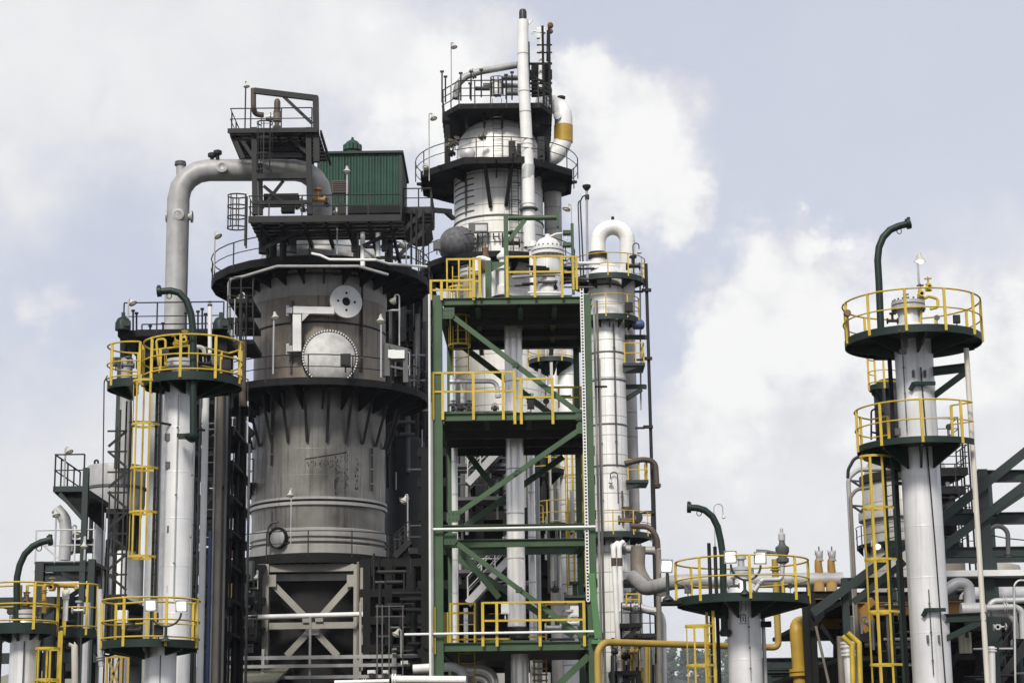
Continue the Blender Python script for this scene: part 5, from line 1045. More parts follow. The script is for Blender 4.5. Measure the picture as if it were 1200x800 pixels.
# stains: a slanted torn weld line and dark drip stripes as thin plates
def wallpt(px, py, off=.012):
    d = ray(px, py); A = d.x ** 2 + d.y ** 2; B = 2 * (d.x * (CAM.x - cV[0]) + d.y * (CAM.y - cV[1])); r = rV + off; C_ = (CAM.x - cV[0]) ** 2 + (CAM.y - cV[1]) ** 2 - r * r
    k = (-B - math.sqrt(max(0, B * B - 4 * A * C_))) / (2 * A); return CAM + d * k
rnd = random.Random(12)
mb = MB()
def drip(px, y0, y1, w_):
    n = max(1, int((y1 - y0) / 6)); 
    for k in range(n):
        ya = y0 + (y1 - y0) * k / n; yb_ = y0 + (y1 - y0) * (k + 1) / n
        mb.add([wallpt(px - w_ / 2, ya), wallpt(px + w_ / 2, ya), wallpt(px + w_ / 2, yb_), wallpt(px - w_ / 2, yb_)], [[0, 1, 2, 3]])
for k in range(9): mb.add([wallpt(357.5 + k * 5.3, 537 - k * .85), wallpt(363 + k * 5.3, 536.2 - k * .85), wallpt(363 + k * 5.3, 537.4 - k * .85), wallpt(357.5 + k * 5.3, 538.2 - k * .85)], [[0, 1, 2, 3]])
part(t, 'torn_weld', mb, 'shadow_steel', smooth=0)
mb = MB()
for k in range(150):
    x, y = rnd.choice([(rnd.uniform(392, 401), rnd.uniform(532, 566)), (rnd.uniform(404, 408), rnd.uniform(526, 570)), (rnd.uniform(392, 394.5), rnd.uniform(560, 578)), (rnd.uniform(358, 392), rnd.uniform(538, 546)), (rnd.uniform(416, 420), rnd.uniform(536, 572))])
    drip(x, y, y + rnd.uniform(.8, 2.6), rnd.uniform(.4, 1.1))
fp = part(t, 'flaked_paint', mb, 'dark_steel', smooth=0); fp['kind'] = 'stuff'
def wallbar(x0, y0, x1, y1, off=.07): return wallpt(x0, y0, off), wallpt(x1, y1, off)
# flared struts under the middle platform
rC_ = mv(126, 450); zc_ = P(xV, 443, YV - rC_).z
for k in range(22):
    a_ = R(k * 360 / 22 + 4); d = Vector((math.cos(a_), math.sin(a_), 0)); o = Vector((*cV, 0))
    part(t, 'strut', MB().bar(o + d * (rV + .06) + Vector((0, 0, zv(517))), o + d * (rV + .75) + Vector((0, 0, zv(462))), .12, .14), 'dark_steel', smooth=0)
# manway, cover on davit
def disc(label_, name, px, py, rp, parts): pass
p = wallpt(386.5, 418.5, .25); r_ = mv(29.5); f = Vector((p.x - cV[0], p.y - cV[1], 0)).normalized()
t2 = thing('manway', 'big pale bolted round cover low on the weathered vessel, above the middle ring platform', 'manway', p)
part(t2, 'cover', MB().lathe(p, [(r_, -.35), (r_, -.02), (r_ * .98, .02), (r_ * .9, .1), (r_ * .7, .22), (r_ * .4, .3), (.02, .33)], f, 56), 'weathered_white')
part(t2, 'flange', MB().lathe(p - f * .12, [(r_ * 1.0, -.2), (r_ * 1.075, -.2), (r_ * 1.075, .04), (r_ * 1.0, .04)], f, 56, caps=False), 'dark_steel')
u, v = frame(f)
for k in range(60): a_ = 2 * math.pi * k / 60; q = p + (u * math.cos(a_) + v * math.sin(a_)) * r_ * 1.05; part(t2, 'bolt', MB().cyl(q - f * .1, q + f * .06, .042, 6), 'panel_white')
p = wallpt(405.5, 353.5, .55); r_ = mv(19.3); f = Vector((p.x - cV[0], p.y - cV[1], 0)).normalized(); u, v = frame(f)
t2 = thing('swing_cover', 'round pale cover plate with a dark centre hole hung on a swing arm', 'cover', p)
q = MB(); q.lathe(p, [(r_ * .26, .06), (r_ * .98, .06), (r_, .03), (r_, -.06), (r_ * .98, -.08), (r_ * .26, -.08), (r_ * .26, .06)], f, 48, caps=False); part(t2, 'disc', q, 'panel_white')
part(t2, 'hub', MB().lathe(p - f * .06, [(.02, 0), (r_ * .26, 0), (r_ * .26, .03)], f, 24), 'shadow_steel')
for k in range(4): a_ = math.pi / 2 * k; c_ = p + (u * math.cos(a_) + v * math.sin(a_)) * r_ * .52; part(t2, 'hole', MB().cyl(c_ + f * .055, c_ + f * .068, .06, 10), 'shadow_steel')
a = wallpt(344, 363.5, .55); b = wallpt(392, 364.5, .55); part(t2, 'arm', MB().bar(a, b, .3, mv(8), (0, 0, 1)), 'panel_white', smooth=0)
c1 = wallpt(348.3, 369, .5); c2_ = wallpt(348.3, 412, .5); part(t2, 'hinge_post', MB().bar(c1, c2_, .3, mv(9.5), (1, 0, 0)), 'panel_white', smooth=0)
part(t2, 'gusset', MB().poly([wallpt(353.2, 368, .5), wallpt(362, 368, .5), wallpt(353.2, 377, .5)], f * .12), 'galvanised', smooth=0)
for y in (364, 409): a = wallpt(337, y, .4); b = wallpt(344, y, .4); part(t2, 'hinge_block', MB().bar(a, b, .3, .28).bar(a + Vector((0, 0, -.25)), a + Vector((0, 0, .25)), .12, .12), 'galvanised', smooth=0)
p = wallpt(325.5, 630, .2); r_ = mv(10.5); f = Vector((p.x - cV[0], p.y - cV[1], 0)).normalized()
t2 = thing('manway', 'small grey round manway with dark rim and hooked arm, low at left', 'manway', p)
part(t2, 'cover', MB().lathe(p, [(r_, -.3), (r_, 0), (r_ * .6, .08), (.02, .1)], f, 32), 'weathered_pale'); part(t2, 'rim', MB().lathe(p, [(r_, -.1), (r_ * 1.15, -.1), (r_ * 1.15, .1), (r_, .1), (r_, -.1)], f, 32, caps=False), 'shadow_steel')
part(t2, 'hook_arm', MB().tube(fillet([wallpt(314, 640, .35), wallpt(314, 618, .35), wallpt(319, 612, .35), wallpt(326, 611.5, .35)], .3), .06, 8), 'grey_steel')
# ring platforms
rA = mv(126, 310); zA = P(xV, 300, YV - rA).z; cA = (vcol(376, 310, YV)[0], YV)
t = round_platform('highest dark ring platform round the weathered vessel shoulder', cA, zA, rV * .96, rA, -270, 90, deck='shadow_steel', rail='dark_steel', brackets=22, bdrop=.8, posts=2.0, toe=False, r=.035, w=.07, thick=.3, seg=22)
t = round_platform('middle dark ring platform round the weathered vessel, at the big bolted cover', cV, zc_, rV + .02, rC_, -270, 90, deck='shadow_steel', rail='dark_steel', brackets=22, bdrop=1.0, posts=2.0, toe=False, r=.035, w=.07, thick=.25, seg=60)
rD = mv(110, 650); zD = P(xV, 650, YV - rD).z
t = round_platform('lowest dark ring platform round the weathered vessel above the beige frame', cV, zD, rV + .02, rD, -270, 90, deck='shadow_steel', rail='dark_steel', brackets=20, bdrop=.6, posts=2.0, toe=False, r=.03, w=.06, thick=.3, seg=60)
t = round_platform('small dark balcony curving round the left flank of the weathered vessel', cV, P(300, 560, YV - 3).z, rV + .02, mv(101), -222, -150, deck='shadow_steel', rail='dark_steel', brackets=4, bdrop=.5, posts=.9, toe=False, r=.03, w=.06, thick=.2, railend=.8)
solo('edge_pipe', 'long pale conduit running round the rim of the highest ring platform', 'pipe', MB().tube(fillet(PP((270, 420, 86.5), (268, 327, 86.5), (285, 324, 86), (325, 312, 85.5), (420, 312, 85.5), (455, 322, 86)), .3), .07, 8), 'mid_pipe', P(268, 327, 86))
solo('edge_pipe', 'white stepped conduit on the railing of the highest ring platform', 'pipe', MB().tube(PP((365, 297, 85.6), (375, 299, 85.6), (386, 304, 85.6), (440, 304.5, 85.6), (455, 309, 86.4), (500, 312.5, 88)), .06, 8), 'white_pipe', P(365, 297, 86))
for px, y0, y1, lb in ((425, 272, 312, 'white upright pipe at the right rim of the highest ring platform'), (443, 273, 301, 'shorter white upright pipe right of the other on the highest ring platform'), (338.5, 262, 295, 'grey upright pipe on the dome of the weathered vessel'), (310, 262, 297, 'dark upright pipe left on the dome of the weathered vessel')):
    p = P(px, y1, 86.3 if px > 400 else 88.5); solo('upright_pipe', lb, 'pipe', MB().cyl(p, P(px, y0, p.y), .11 if px > 400 else .28, 12), 'white_pipe' if px > 400 else ('galvanised' if px > 330 else 'dark_steel'), p)
# beige frame at the foot
YW = YV - rV - .6
def wb(x0, x1, y, h): return hb(x0, x1, y, YW, h)
hx_ = M(1, 370, 700, YW)
t = thing('steel_structure', 'beige painted double cross braced steel frame below the weathered vessel', 'steel frame', P(309, 770, YW))
for px in (309, 421.5): p = P(px, 700, YW); part(t, 'column', MB().boxb(p.x - hx_ * 6.6, p.x + hx_ * 6.6, YW - .3, YW + .3, 0, P(px, 661.5, YW).z), 'beige_steel', smooth=0)
for y, h in ((666, 8.5), (733.5, 7.5)): a = P(315.8, y, YW); b = P(414.8, y, YW); part(t, 'beam', MB().boxb(a.x, b.x, YW - .2, YW + .2, a.z - h / 2 * hx_, a.z + h / 2 * hx_), 'beige_steel', smooth=0)
a = P(315.8, 677, YW + .5); b = P(414.8, 677, YW + .5); part(t, 'inner_beam', MB().boxb(a.x, b.x, YW + .3, YW + .5, a.z - 4 * hx_, a.z + 4 * hx_), 'weathered_pale', smooth=0)
for (x0, y0, x1, y1) in ((318, 682, 362, 727), (412, 682, 375, 724), (336, 768, 364, 738), (396, 768, 368, 738)): part(t, 'brace', MB().bar(P(x0, y0, YW - .03), P(x1, y1, YW - .03), .22, hx_ * 7.5), 'beige_steel', smooth=0)
for (x, y, sx, sy) in ((319, 680, 9, 14), (411, 680, 9, 14), (359, 725, 9, 8), (374, 724, 9, 8), (366, 740, 16, 7)): part(t, 'gusset', MB().box(P(x, y, YW - .28), (sx * hx_, .05, sy * hx_)), 'beige_steel', smooth=0)
p0 = P(255, 724, YW - 1); p1 = P(433, 720, YW - 1); pipe('cross_pipe', 'pale pipe crossing in front of the beige frame and dropping at its right end', 'pipe', [p0, Vector((p1.x - .2, p1.y, p0.z + .1)), P(433.5, 741, YW - 1)], .11, 'white_pipe', .2, flanges=(.9,), seg=12)
p = P(419.5, 700, YW - .4); solo('drain_pipe', 'thin brownish pipe running down the right beige column', 'pipe', MB().cyl((p.x, p.y, P(419, 770, YW).z), (p.x, p.y, P(419, 659, YW).z), .06, 8), 'taupe_pipe', (p.x, p.y, P(419, 770, YW).z))
steel_frame('stacked grey beams along the bottom in front of the beige frame', [vpost(308, 790, 760, YW - 2, .12), vpost(363, 790, 722, YW - 2, .1), vpost(422, 790, 705, YW - 2, .1), vpost(462, 790, 757, YW - 2, .2)], [hb(264, 500, 771, YW - 2, .16), hb(264, 480, 781, YW - 2.2, .14), hb(325, 470, 793.5, YW - 2.2, .14)], (), 'mid_pipe', ib=False)
a = P(427, 766, YW - 1); b = P(460, 757, YW - 1); solo('control_cabinet', 'pale grey slatted cabinet right of the beige frame foot', 'cabinet', MB().boxb(a.x, b.x, YW - 1, YW, a.z, b.z).boxb(a.x, b.x, YW - 1.1, YW - 1, b.z - .1, b.z + .05).boxb(a.x + .5, a.x + .7, YW - 1.05, YW - 1, a.z + .05, b.z - .12), 'beige_steel', a, smooth=0)
for i, (x0, y, w_) in enumerate(((431, 787, 9), (448, 787, 7), (470, 776, 8))):
    p = P(x0 + w_ / 2, y, YW - 2.5); solo('junction_box', ['left of two white junction boxes on the bottom beams', 'right of two white junction boxes on the bottom beams', 'white junction box at the right end of the bottom beams'][i], 'box', MB().box(p, (w_ * hx_, .3, .16)).box(p + Vector((0, -.16, 0)), (w_ * hx_ * .7, .04, .1)), 'panel_white', p, smooth=0)
# overhead transfer pipe
YO = 87.5
op = PP((211, 470, YO), (210, 199.5, YO), (376.5, 199.5, YO + 1), (376.5, 262, YO + 2)); op[0] = Vector((op[1].x, op[1].y, 1))
ro = M(13, 300, 200, YO)
t = pipe('overhead_pipe', 'very fat grey pipe rising at left and arching over to the weathered vessel top', 'pipe', op, ro, 'mid_pipe', M(36, 300, 200, YO), n=4, seg=32, flanges=())
t2 = thing('nozzle', 'stub nozzle with flange standing on the bend of the very fat grey pipe', 'nozzle', P(211, 203, YO))
part(t2, 'stub', MB().cyl(P(211.5, 206, YO), P(211.5, 193, YO), .2, 12), 'mid_pipe'); part(t2, 'flange', MB().cyl(P(211.5, 194, YO), P(211.5, 191.5, YO), .27, 14).cyl(P(211.5, 191, YO), P(211.5, 189.6, YO), .25, 14), 'grey_steel')
for (px, py, ax, lb) in ((195, 254, (-1, 0, 0), 'left flanged nozzle on the upright of the fat grey pipe'), (225.5, 254, (1, 0, 0), 'right flanged nozzle on the upright of the fat grey pipe'), (208.5, 251, (0, -1, 0), 'front round nozzle on the upright of the fat grey pipe'), (260, 195, (0, -1, 0), 'round nozzle on the level run of the fat grey pipe')):
    a_ = Vector(ax); p = P(px, py, YO - (ro if ax[1] else 0)); solo('nozzle', lb, 'nozzle', MB().lathe(p - a_ * .2, [(.17, -.1), (.17, .12), (.28, .13), (.28, .21), (.17, .22), (.1, .17)], a_, 18), 'mid_pipe', p)
for i, (px, yt) in enumerate(((248.5, 183), (255, 180))):
    p = P(px, 188, YO); solo('vent_valve', ['left small dark vent valve on top of the fat grey pipe', 'right small dark vent valve on top of the fat grey pipe'][i], 'valve', MB().cyl(p, P(px, yt, YO), .09, 8).lathe(P(px, yt + 2, YO), [(.1, 0), (.2, .05), (.2, .2), (.1, .25)], seg=10), 'dark_steel', p)
# top frame with relief valve
YX = 85.5
t = steel_frame('dark steel tower frame standing on the weathered vessel, around the fat pipe', [(P(299, 252, YX), P(298, 150, YX), .24), (P(305.5, 252, YX + 1.5), P(305, 192, YX + 1.5), .2), (P(363, 252, YX), P(361.5, 150, YX), .24), (P(371, 190, YX), P(370, 114, YX), .26), (P(299, 252, YX + 4), P(298, 150, YX + 4), .2), (P(366, 252, YX + 4), P(365, 150, YX + 4), .2)],
    [hb(296, 365, 207, YX, .26), hb(296, 372, 157, YX, .26), hb(296, 372, 161, YX + 4, .26), (P(298, 106.5, YX), P(372, 115.5, YX), .26), hb(300, 362, 238, YX, .18), hb(300, 362, 182, YX + 4, .2)],
    [(P(332, 113, YX), P(366, 145, YX), .14), (P(309, 218, YX), P(333, 238, YX), .14), (P(332, 212, YX + .1), P(307, 244, YX + .1), .14), (P(273, 160, YX), P(285, 186, YX), .2), (P(272, 160, YX + 3), P(283, 186, YX + 3), .2), (P(337, 160, YX + .3), P(361, 180, YX + .3), .16), (P(281, 161, YX), P(298, 186, YX), .16)], 'dark_steel', ib=False)
a = P(268, 154, YX); b = P(373, 155, YX); t2 = thing('flat_platform', 'topmost dark flat platform with railing above the fat grey pipe', 'platform', a); plank_deck(t2, a.x, b.x, YX - .3, YX + 4.5, a.z - .09, a.z, 'shadow_steel', 9, .22); part(t2, 'edge_beam', MB().boxb(a.x, b.x, YX - .36, YX - .3, a.z - .2, a.z + .02), 'dark_steel', smooth=0)
for k in range(5): part(t2, 'joist', MB().boxb(a.x + .2 + k * 1.0, a.x + .28 + k * 1.0, YX - .29, YX + 4.4, a.z - .3, a.z - .095), 'shadow_steel', smooth=0)
for k in range(3): q = P(277 + k * 8, 172 + k * 7, YX + 1); part(t2, 'cross_beam', MB().boxb(q.x, P(360, 172, YX).x, YX + .5, YX + .7, q.z - .12, q.z + .12), 'shadow_steel', smooth=0)
railing(t2, [(a.x + .1, YX + 4.4, a.z), (a.x + .1, YX - .25, a.z), (P(366, 154, YX).x, YX - .25, a.z)], 'dark_steel', 1.0, .03, 1.3, .06)
caged_ladder('small dark caged ladder below the topmost flat platform', (P(311, 205, YX - .8).x, YX - .9, P(311, 205, YX - .8).z), P(311, 133, YX - .8).z, -90, w=.42, mt='dark_steel', rungs='dark_steel', cage_from=.05, hoop=.75, out=.7, straps=5)
p = P(324.5, 151, YX + 1.5); t2 = thing('relief_valve', 'tall tan spring relief valve on the topmost platform', 'valve', p)
h_ = lambda n: M(n, 325, 140, YX + 1.5)
part(t2, 'body', MB().lathe(p, [(h_(4.5), 0), (h_(4.5), h_(3)), (h_(3), h_(4)), (h_(3), h_(8)), (h_(5), h_(9)), (h_(5.2), h_(12)), (h_(4.2), h_(13)), (h_(4.5), h_(19))], seg=16), 'taupe_pipe'); part(t2, 'spring_housing', MB().lathe(p + Vector((0, 0, h_(19))), [(h_(4.6), 0), (h_(4.6), h_(2)), (h_(3.8), h_(2.5)), (h_(3.8), h_(14)), (h_(2.6), h_(17)), (h_(1), h_(18))], seg=16), 'brown_pipe')
part(t2, 'inlet', MB().cyl(p + Vector((-h_(4), 0, h_(14))), p + Vector((-h_(13), 0, h_(14))), h_(4), 14).cyl(p + Vector((-h_(7), 0, h_(14))), p + Vector((-h_(9), 0, h_(14))), h_(6), 16), 'galvanised')
pipe('brown_pipe', 'dark brown discharge pipe bending up at the left of the topmost platform', 'pipe', PP((309, 135, YX + 1.5), (299, 134, YX + 1.4), (297, 126, YX + 1.2), (297, 104, YX + 1.2)), h_(3.2), 'brown_pipe', .35, seg=14)
lamp('pole lamp at the left of the topmost platform', 287, 154, 96, YX, 289, 101, 7, (.15, -.1), pole='dark_steel')
# flat deck B under the frame
a = P(291, 257, YX - .5); b = P(470, 257, YX - .5); t2 = thing('flat_platform', 'broad dark deck with railing over the dome of the weathered vessel', 'platform', a); plank_deck(t2, a.x, b.x, YX - .45, YX + 3.2, a.z - .02, a.z + .1, 'shadow_steel', 6, .25); part(t2, 'edge_beam', MB().boxb(a.x, b.x, YX - .52, YX - .455, a.z - .16, a.z + .14), 'dark_steel', smooth=0)
for k in (0, 1, 3, 4): q = a.lerp(b, (k + .4) / 5); part(t2, 'leg', MB().boxb(q.x - .12, q.x + .12, YX + .5, YX + .75, zA, a.z - .25), 'shadow_steel', smooth=0)
for k in (0, 2): q = a.lerp(b, .1 + .32 * k); part(t2, 'brace', MB().bar((q.x, YX + .4, zA + .2), (q.x + 1.6, YX + .4, a.z - .3), .1, .16), 'shadow_steel', smooth=0)
for k in range(7): q = a.lerp(b, (k + .5) / 7); part(t2, 'joist', MB().boxb(q.x - .06, q.x + .06, YX - .4, YX + 9, a.z - .3, a.z - .025), 'shadow_steel', smooth=0)
for k in range(3): part(t2, 'beam', MB().boxb(a.x, b.x, YX + 4.5 + k * 2, YX + 4.7 + k * 2, a.z - .02, a.z + .1), 'shadow_steel', smooth=0)
railing(t2, [(a.x, YX + 3.1, a.z + .1), (a.x, YX - .45, a.z + .1), (b.x, YX - .45, a.z + .1)], 'dark_steel', 1.0, .03, 1.6, .06)
rnd = random.Random(9)
for k in range(16):
    px = rnd.choice([rnd.uniform(296, 345), rnd.uniform(418, 460)]); Y = YX + rnd.uniform(1, 7); p = P(px, 296, Y); solo('dark_riser', 'dark short riser between the broad deck and the vessel dome', 'pipe', MB().cyl(Vector((p.x, p.y, zA - .2)), Vector((p.x, p.y, a.z - .2)), rnd.uniform(.05, .16), 8), rnd.choice(['shadow_steel', 'dark_steel', 'dark_steel', 'grey_steel']), p, 'dark risers under the broad deck')
for i, (px, y) in enumerate(((353, 240), (348, 243), (356, 246), (383, 240))): valve(['left small dark valve on the broad deck below the fat pipe', 'lower small dark valve on the broad deck', 'small dark valve beside the tower frame right leg', 'small dark valve at the foot of the fat pipe'][i], P(px, y, YX + 1), .2, 'dark_steel', (0, -.5, 1))
a = P(330, 235, YX + 2); solo('actuator', 'dark boxed actuator hanging inside the tower frame', 'actuator', MB().box(a, (1.6, .6, .5)).box(a + Vector((.3, 0, -.4)), (.6, .4, .4)).cyl(a + Vector((-.9, 0, -.1)), a + Vector((1.2, 0, -.1)), .12, 8), 'shadow_steel', a, smooth=0)
caged_ladder('thin dark caged ladder at the left end of the broad deck', (P(289, 300, YX).x, YX - .4, zA), P(289, 254, YX).z + .9, 180, w=.42, mt='dark_steel', rungs='dark_steel', cage_from=.9, hoop=.5, out=.85, straps=6)
# green shed
YS2 = 94.; a = P(372, 243, YS2); b = P(470.5, 180, YS2)
t2 = thing('green_shed', 'dark green corrugated shed on the deck behind the fat pipe', 'shed', a); part(t2, 'wall', MB().boxb(a.x, b.x, YS2, YS2 + 5, a.z, b.z), 'shed_green', smooth=0)
part(t2, 'roof', MB().boxb(a.x - .1, b.x + .1, YS2 - .15, YS2 + 5.15, b.z + .003, b.z + .12), 'dark_green', smooth=0)
c_ = P(389, 227, YS2); d_ = P(409, 212, YS2); w2 = part(t2, 'louvre', MB().boxb(c_.x, d_.x, YS2 - .06, YS2 - .003, c_.z, d_.z), 'louvre', smooth=0)
for k in range(7): z = c_.z + (d_.z - c_.z) * (k + .5) / 7; part(w2, 'slat', MB().boxb(c_.x + .03, d_.x - .03, YS2 - .1, YS2 - .063, z - .02, z + .02), 'brown_pipe', smooth=0)
for x_ in (a.x + .06, b.x - .06): part(t2, 'corner_trim', MB().boxb(x_ - .09, x_ + .09, YS2 - .03, YS2 - .003, a.z, b.z), 'dark_green', smooth=0)
for f_ in (.33, .66): part(t2, 'sheet_lap', MB().boxb(a.x + (b.x - a.x) * f_ - .03, a.x + (b.x - a.x) * f_ + .03, YS2 - .02, YS2 - .003, a.z, b.z), 'shed_green', smooth=0)
part(t2, 'base_beam', MB().boxb(a.x, b.x, YS2 - .1, YS2 + 5, a.z - .35, a.z - .003), 'shadow_steel', smooth=0)
p = P(413, 180, YS2 + 1); s_ = M(1, 413, 170, YS2 + 2); vz = b.z
part(t2, 'roof_vent', MB().lathe((p.x, p.y, vz + .12), [(s_ * 9, 0), (s_ * 9, s_ * 8), (s_ * 11, s_ * 8.5), (s_ * 11, s_ * 15), (s_ * 9, s_ * 15.5), (s_ * 7, s_ * 19), (s_ * 2, s_ * 22), (s_ * 1.2, s_ * 25)], seg=24), 'shed_green')
# dark deck right of shed
YK = 95.; a = P(466, 268, YK); b = P(505, 243, YK); t2 = thing('flat_platform', 'dark boxed platform with railing and slanted braces right of the green shed', 'platform', a)
plank_deck(t2, a.x, b.x, YK, YK + 4, b.z - .12, b.z, 'shadow_steel', 6, .25); part(t2, 'deck_beam', MB().boxb(a.x, b.x, YK - .05, YK - .003, b.z - .3, b.z + .03), 'dark_steel', smooth=0); part(t2, 'fascia', MB().poly([(a.x, YK - .02, a.z + .24), (a.x + .8, YK - .02, a.z - .15), (b.x - .3, YK - .02, a.z - .1), (b.x, YK - .02, a.z + .24)], (0, 3, 0)), 'shadow_steel', smooth=0)
railing(t2, [(a.x + .3, YK, b.z), (b.x, YK, b.z), (b.x, YK + 3.9, b.z)], 'dark_steel', 1.0, .035, .8, .07, drop=.02)
for (x0, y0, x1, y1) in ((460, 282, 494, 250), (462, 305, 497, 270)): part(t2, 'brace', MB().bar(P(x0, y0, YK - .1), P(x1, y1, YK - .1), .12, .2), 'dark_steel', smooth=0)
for px in (482, 488, 496): p = P(px, 280, YK - .2); part(t2, 'leg', MB().cyl(P(px, 312, YK - .2), P(px, 245, YK - .2), .055, 8), 'dark_steel')
solo('jib', 'dark jib arm between the right platform and the white tower', 'arm', MB().bar(P(505, 246, YK + 2), P(528, 248, YK + 4), .2, .25).bar(P(522, 248, YK + 4), P(531, 256, YK + 5), .2, .2), 'dark_steel', P(505, 246, YK))
# lamps around the vessel
lamp('tilted lamp on a pole at the left rim of the highest ring platform', 251, 318, 273, 87.5, 255.5, 276.5, 9, (.6, -.3))
lamp('pole lamp at the front of the highest ring platform', 395, 298, 244, 86, 394, 249, 8, (0, -.2))
lamp('pole lamp beside the louvre of the green shed', 406.5, 252, 195, 85.5, 406.5, 201, 9, (0, -.2))
lamp('pole lamp at the front left of the middle ring platform', 320, 438, 366, 86.5, 322.5, 372, 9.5, (.15, -.2))
lamp('pole lamp at the front right of the middle ring platform', 446.5, 442, 368, 86.5, 446, 376, 10, (0, -.2))
lamp('tilted lamp at right in the shade above the middle ring platform', 468, 405, 345, 88, 460.5, 353, 9, (-.5, -.4))
lamp('tilted lamp below the dark braces right of the highest ring platform', 476, 310, 283, 88, 471, 288, 9, (-.5, -.3))
lamp('lamp in the gap left of the weathered vessel, upper', 285, 420, 343, 88, 281, 349, 8.5, (-.3, -.3))
lamp('pole lamp in front of the pale band of the weathered vessel', 340.5, 645, 572, 86.7, 340, 580, 8, (0, -.2), pr=.025)
lamp('tilted lamp above the right end of the lowest ring platform', 478, 628, 579, 88, 473, 587, 9.5, (-.5, -.3), pr=.025)
lamp('glowing lamp on a pole left of the beige frame', 267, 770, 703, 82, 269, 712, 10, (.1, -.2), lit=True, pr=.025)
lamp('tilted pale lamp on a pole right of the beige frame foot', 470, 770, 737, 83, 464, 743, 9.5, (-.5, -.3), pr=.025)
lamp('dark hanging lamp in the gap under the left balcony', 277, 540, 500, 88, 274.5, 508, 8, (0, 0), pole='dark_steel')
lamp('dark hanging lamp left of the weathered vessel near the lowest ring', 287, 640, 598, 87, 287.5, 607, 8, (0, 0), pole='dark_steel')
lamp('small lamp peeping left of the beige frame top', 302, 690, 668, 85, 300, 677, 6, (-.3, -.3), pr=.02)
lamp('yellowish lamp low in the shade on the middle ring platform right', 480, 440, 412, 88.5, 477, 431, 8, (.5, -.4), pr=.02)
p = P(276.5, 653, 86.5); s_ = M(1, 276, 645, 86.5); t2 = thing('barrel', 'dark red barrel on the left of the lowest ring platform', 'barrel', p)
part(t2, 'body', MB().lathe(p, [(s_ * 6.3, 0), (s_ * 6.3, s_ * 5), (s_ * 6.6, s_ * 5.5), (s_ * 6.3, s_ * 6), (s_ * 6.3, s_ * 11), (s_ * 6.6, s_ * 11.5), (s_ * 6.3, s_ * 12), (s_ * 6.3, s_ * 17), (s_ * 5.9, s_ * 17.1)], seg=24), 'red_paint'); part(t2, 'lid', MB().lathe(p + Vector((0, 0, s_ * 17)), [(s_ * 6, 0), (s_ * 5.9, s_ * .6), (.05, s_ * .7)], seg=24), 'rust_brown')
p = P(268, 697, 84); solo('vertical_drum', 'olive upright drum in the shade left of the beige frame', 'drum', MB().lathe(p, [(.16, -.4), (.3, -.1), (.3, .9), (.2, 1.0), (.2, 1.1), (.1, 1.2)], seg=16), 'dull_yellow', p)
# equipment bay right of the middle platform
YQ = 87.; t2 = steel_frame('grey handling frame with a name board on the middle ring platform at right', [(P(453, 441, YQ), P(452.5, 404, YQ), .3), (P(475.5, 448, YQ), P(475, 410, YQ), .22)], [(P(450, 404, YQ), P(478, 411, YQ), .2), (P(452, 417.5, YQ), P(477, 422, YQ), .18), (P(452, 428, YQ), P(477, 433, YQ), .1)], (), 'grey_steel', ib=False)
a = P(466, 415, YQ - .2); part(t2, 'name_board', MB().box(a, (.62, .05, .38)).box(a + Vector((-.28, 0, .03)), (.3, .04, .38)), 'panel_white', smooth=0)
# ================================================================== WHITE TOWER
YT = 108.; cT = vcol(584, 230, YT); mt_ = lambda n, y=230: M(n, 584, y, YT); rT = mt_(52)
def zT(y, r=None): return P(584, y, YT - (rT if r is None else r)).z
T = thing('distillation_tower', 'tall white jacketed tower with domed top and dark octagonal platforms, highest in the view', 'tower', (*cT, 0))
part(T, 'shell', MB().lathe((*cT, 0), [(rT, 0), (rT, zT(196))], seg=64, caps=False), 'white_jacket')
part(T, 'upper_shell', MB().lathe((*cT, 0), [(rT, zT(196)), (rT * .94, zT(180)), (rT * .93, zT(160)), (rT * .86, zT(148)), (rT * .72, zT(138)), (rT * .5, zT(130)), (rT * .3, zT(126)), (.1, zT(124))], seg=64, caps=False), 'white_jacket')
part(T, 'jacket_band', MB().lathe((*cT, 0), [(rT, zT(253)), (rT + .05, zT(252.4)), (rT + .05, zT(251)), (rT, zT(250.4))], seg=64, caps=False), 'grey_steel')
for i, y in enumerate((206, 213, 220, 227, 236, 244)): part(T, 'stiffener_arc', MB().sector(cT, rT, rT + .03, 195, 238, zT(y) - .04, zT(y) + .04, 20), 'grey_steel')
rP1 = mt_(89, 190); zP1 = P(581, 184.5, YT - rP1).z; cP1 = (vcol(582, 190, YT)[0], YT)
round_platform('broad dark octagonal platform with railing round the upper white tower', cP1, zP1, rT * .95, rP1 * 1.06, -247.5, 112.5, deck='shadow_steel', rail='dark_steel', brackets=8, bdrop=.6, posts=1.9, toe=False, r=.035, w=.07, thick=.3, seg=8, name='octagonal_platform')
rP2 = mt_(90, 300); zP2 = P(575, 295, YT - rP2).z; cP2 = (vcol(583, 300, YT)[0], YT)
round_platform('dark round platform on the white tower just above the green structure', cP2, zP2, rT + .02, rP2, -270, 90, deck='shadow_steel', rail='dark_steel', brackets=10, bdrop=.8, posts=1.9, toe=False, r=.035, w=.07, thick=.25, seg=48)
for (x0, y0, x1, y1) in ((568, 192, 575, 243), (600, 192, 593, 241)): part(T, 'bracket', MB().bar(P(x0, y0, YT - rT - 1.4), P(x1, y1, YT - rT - .05), .18, .22), 'dark_steel', smooth=0)
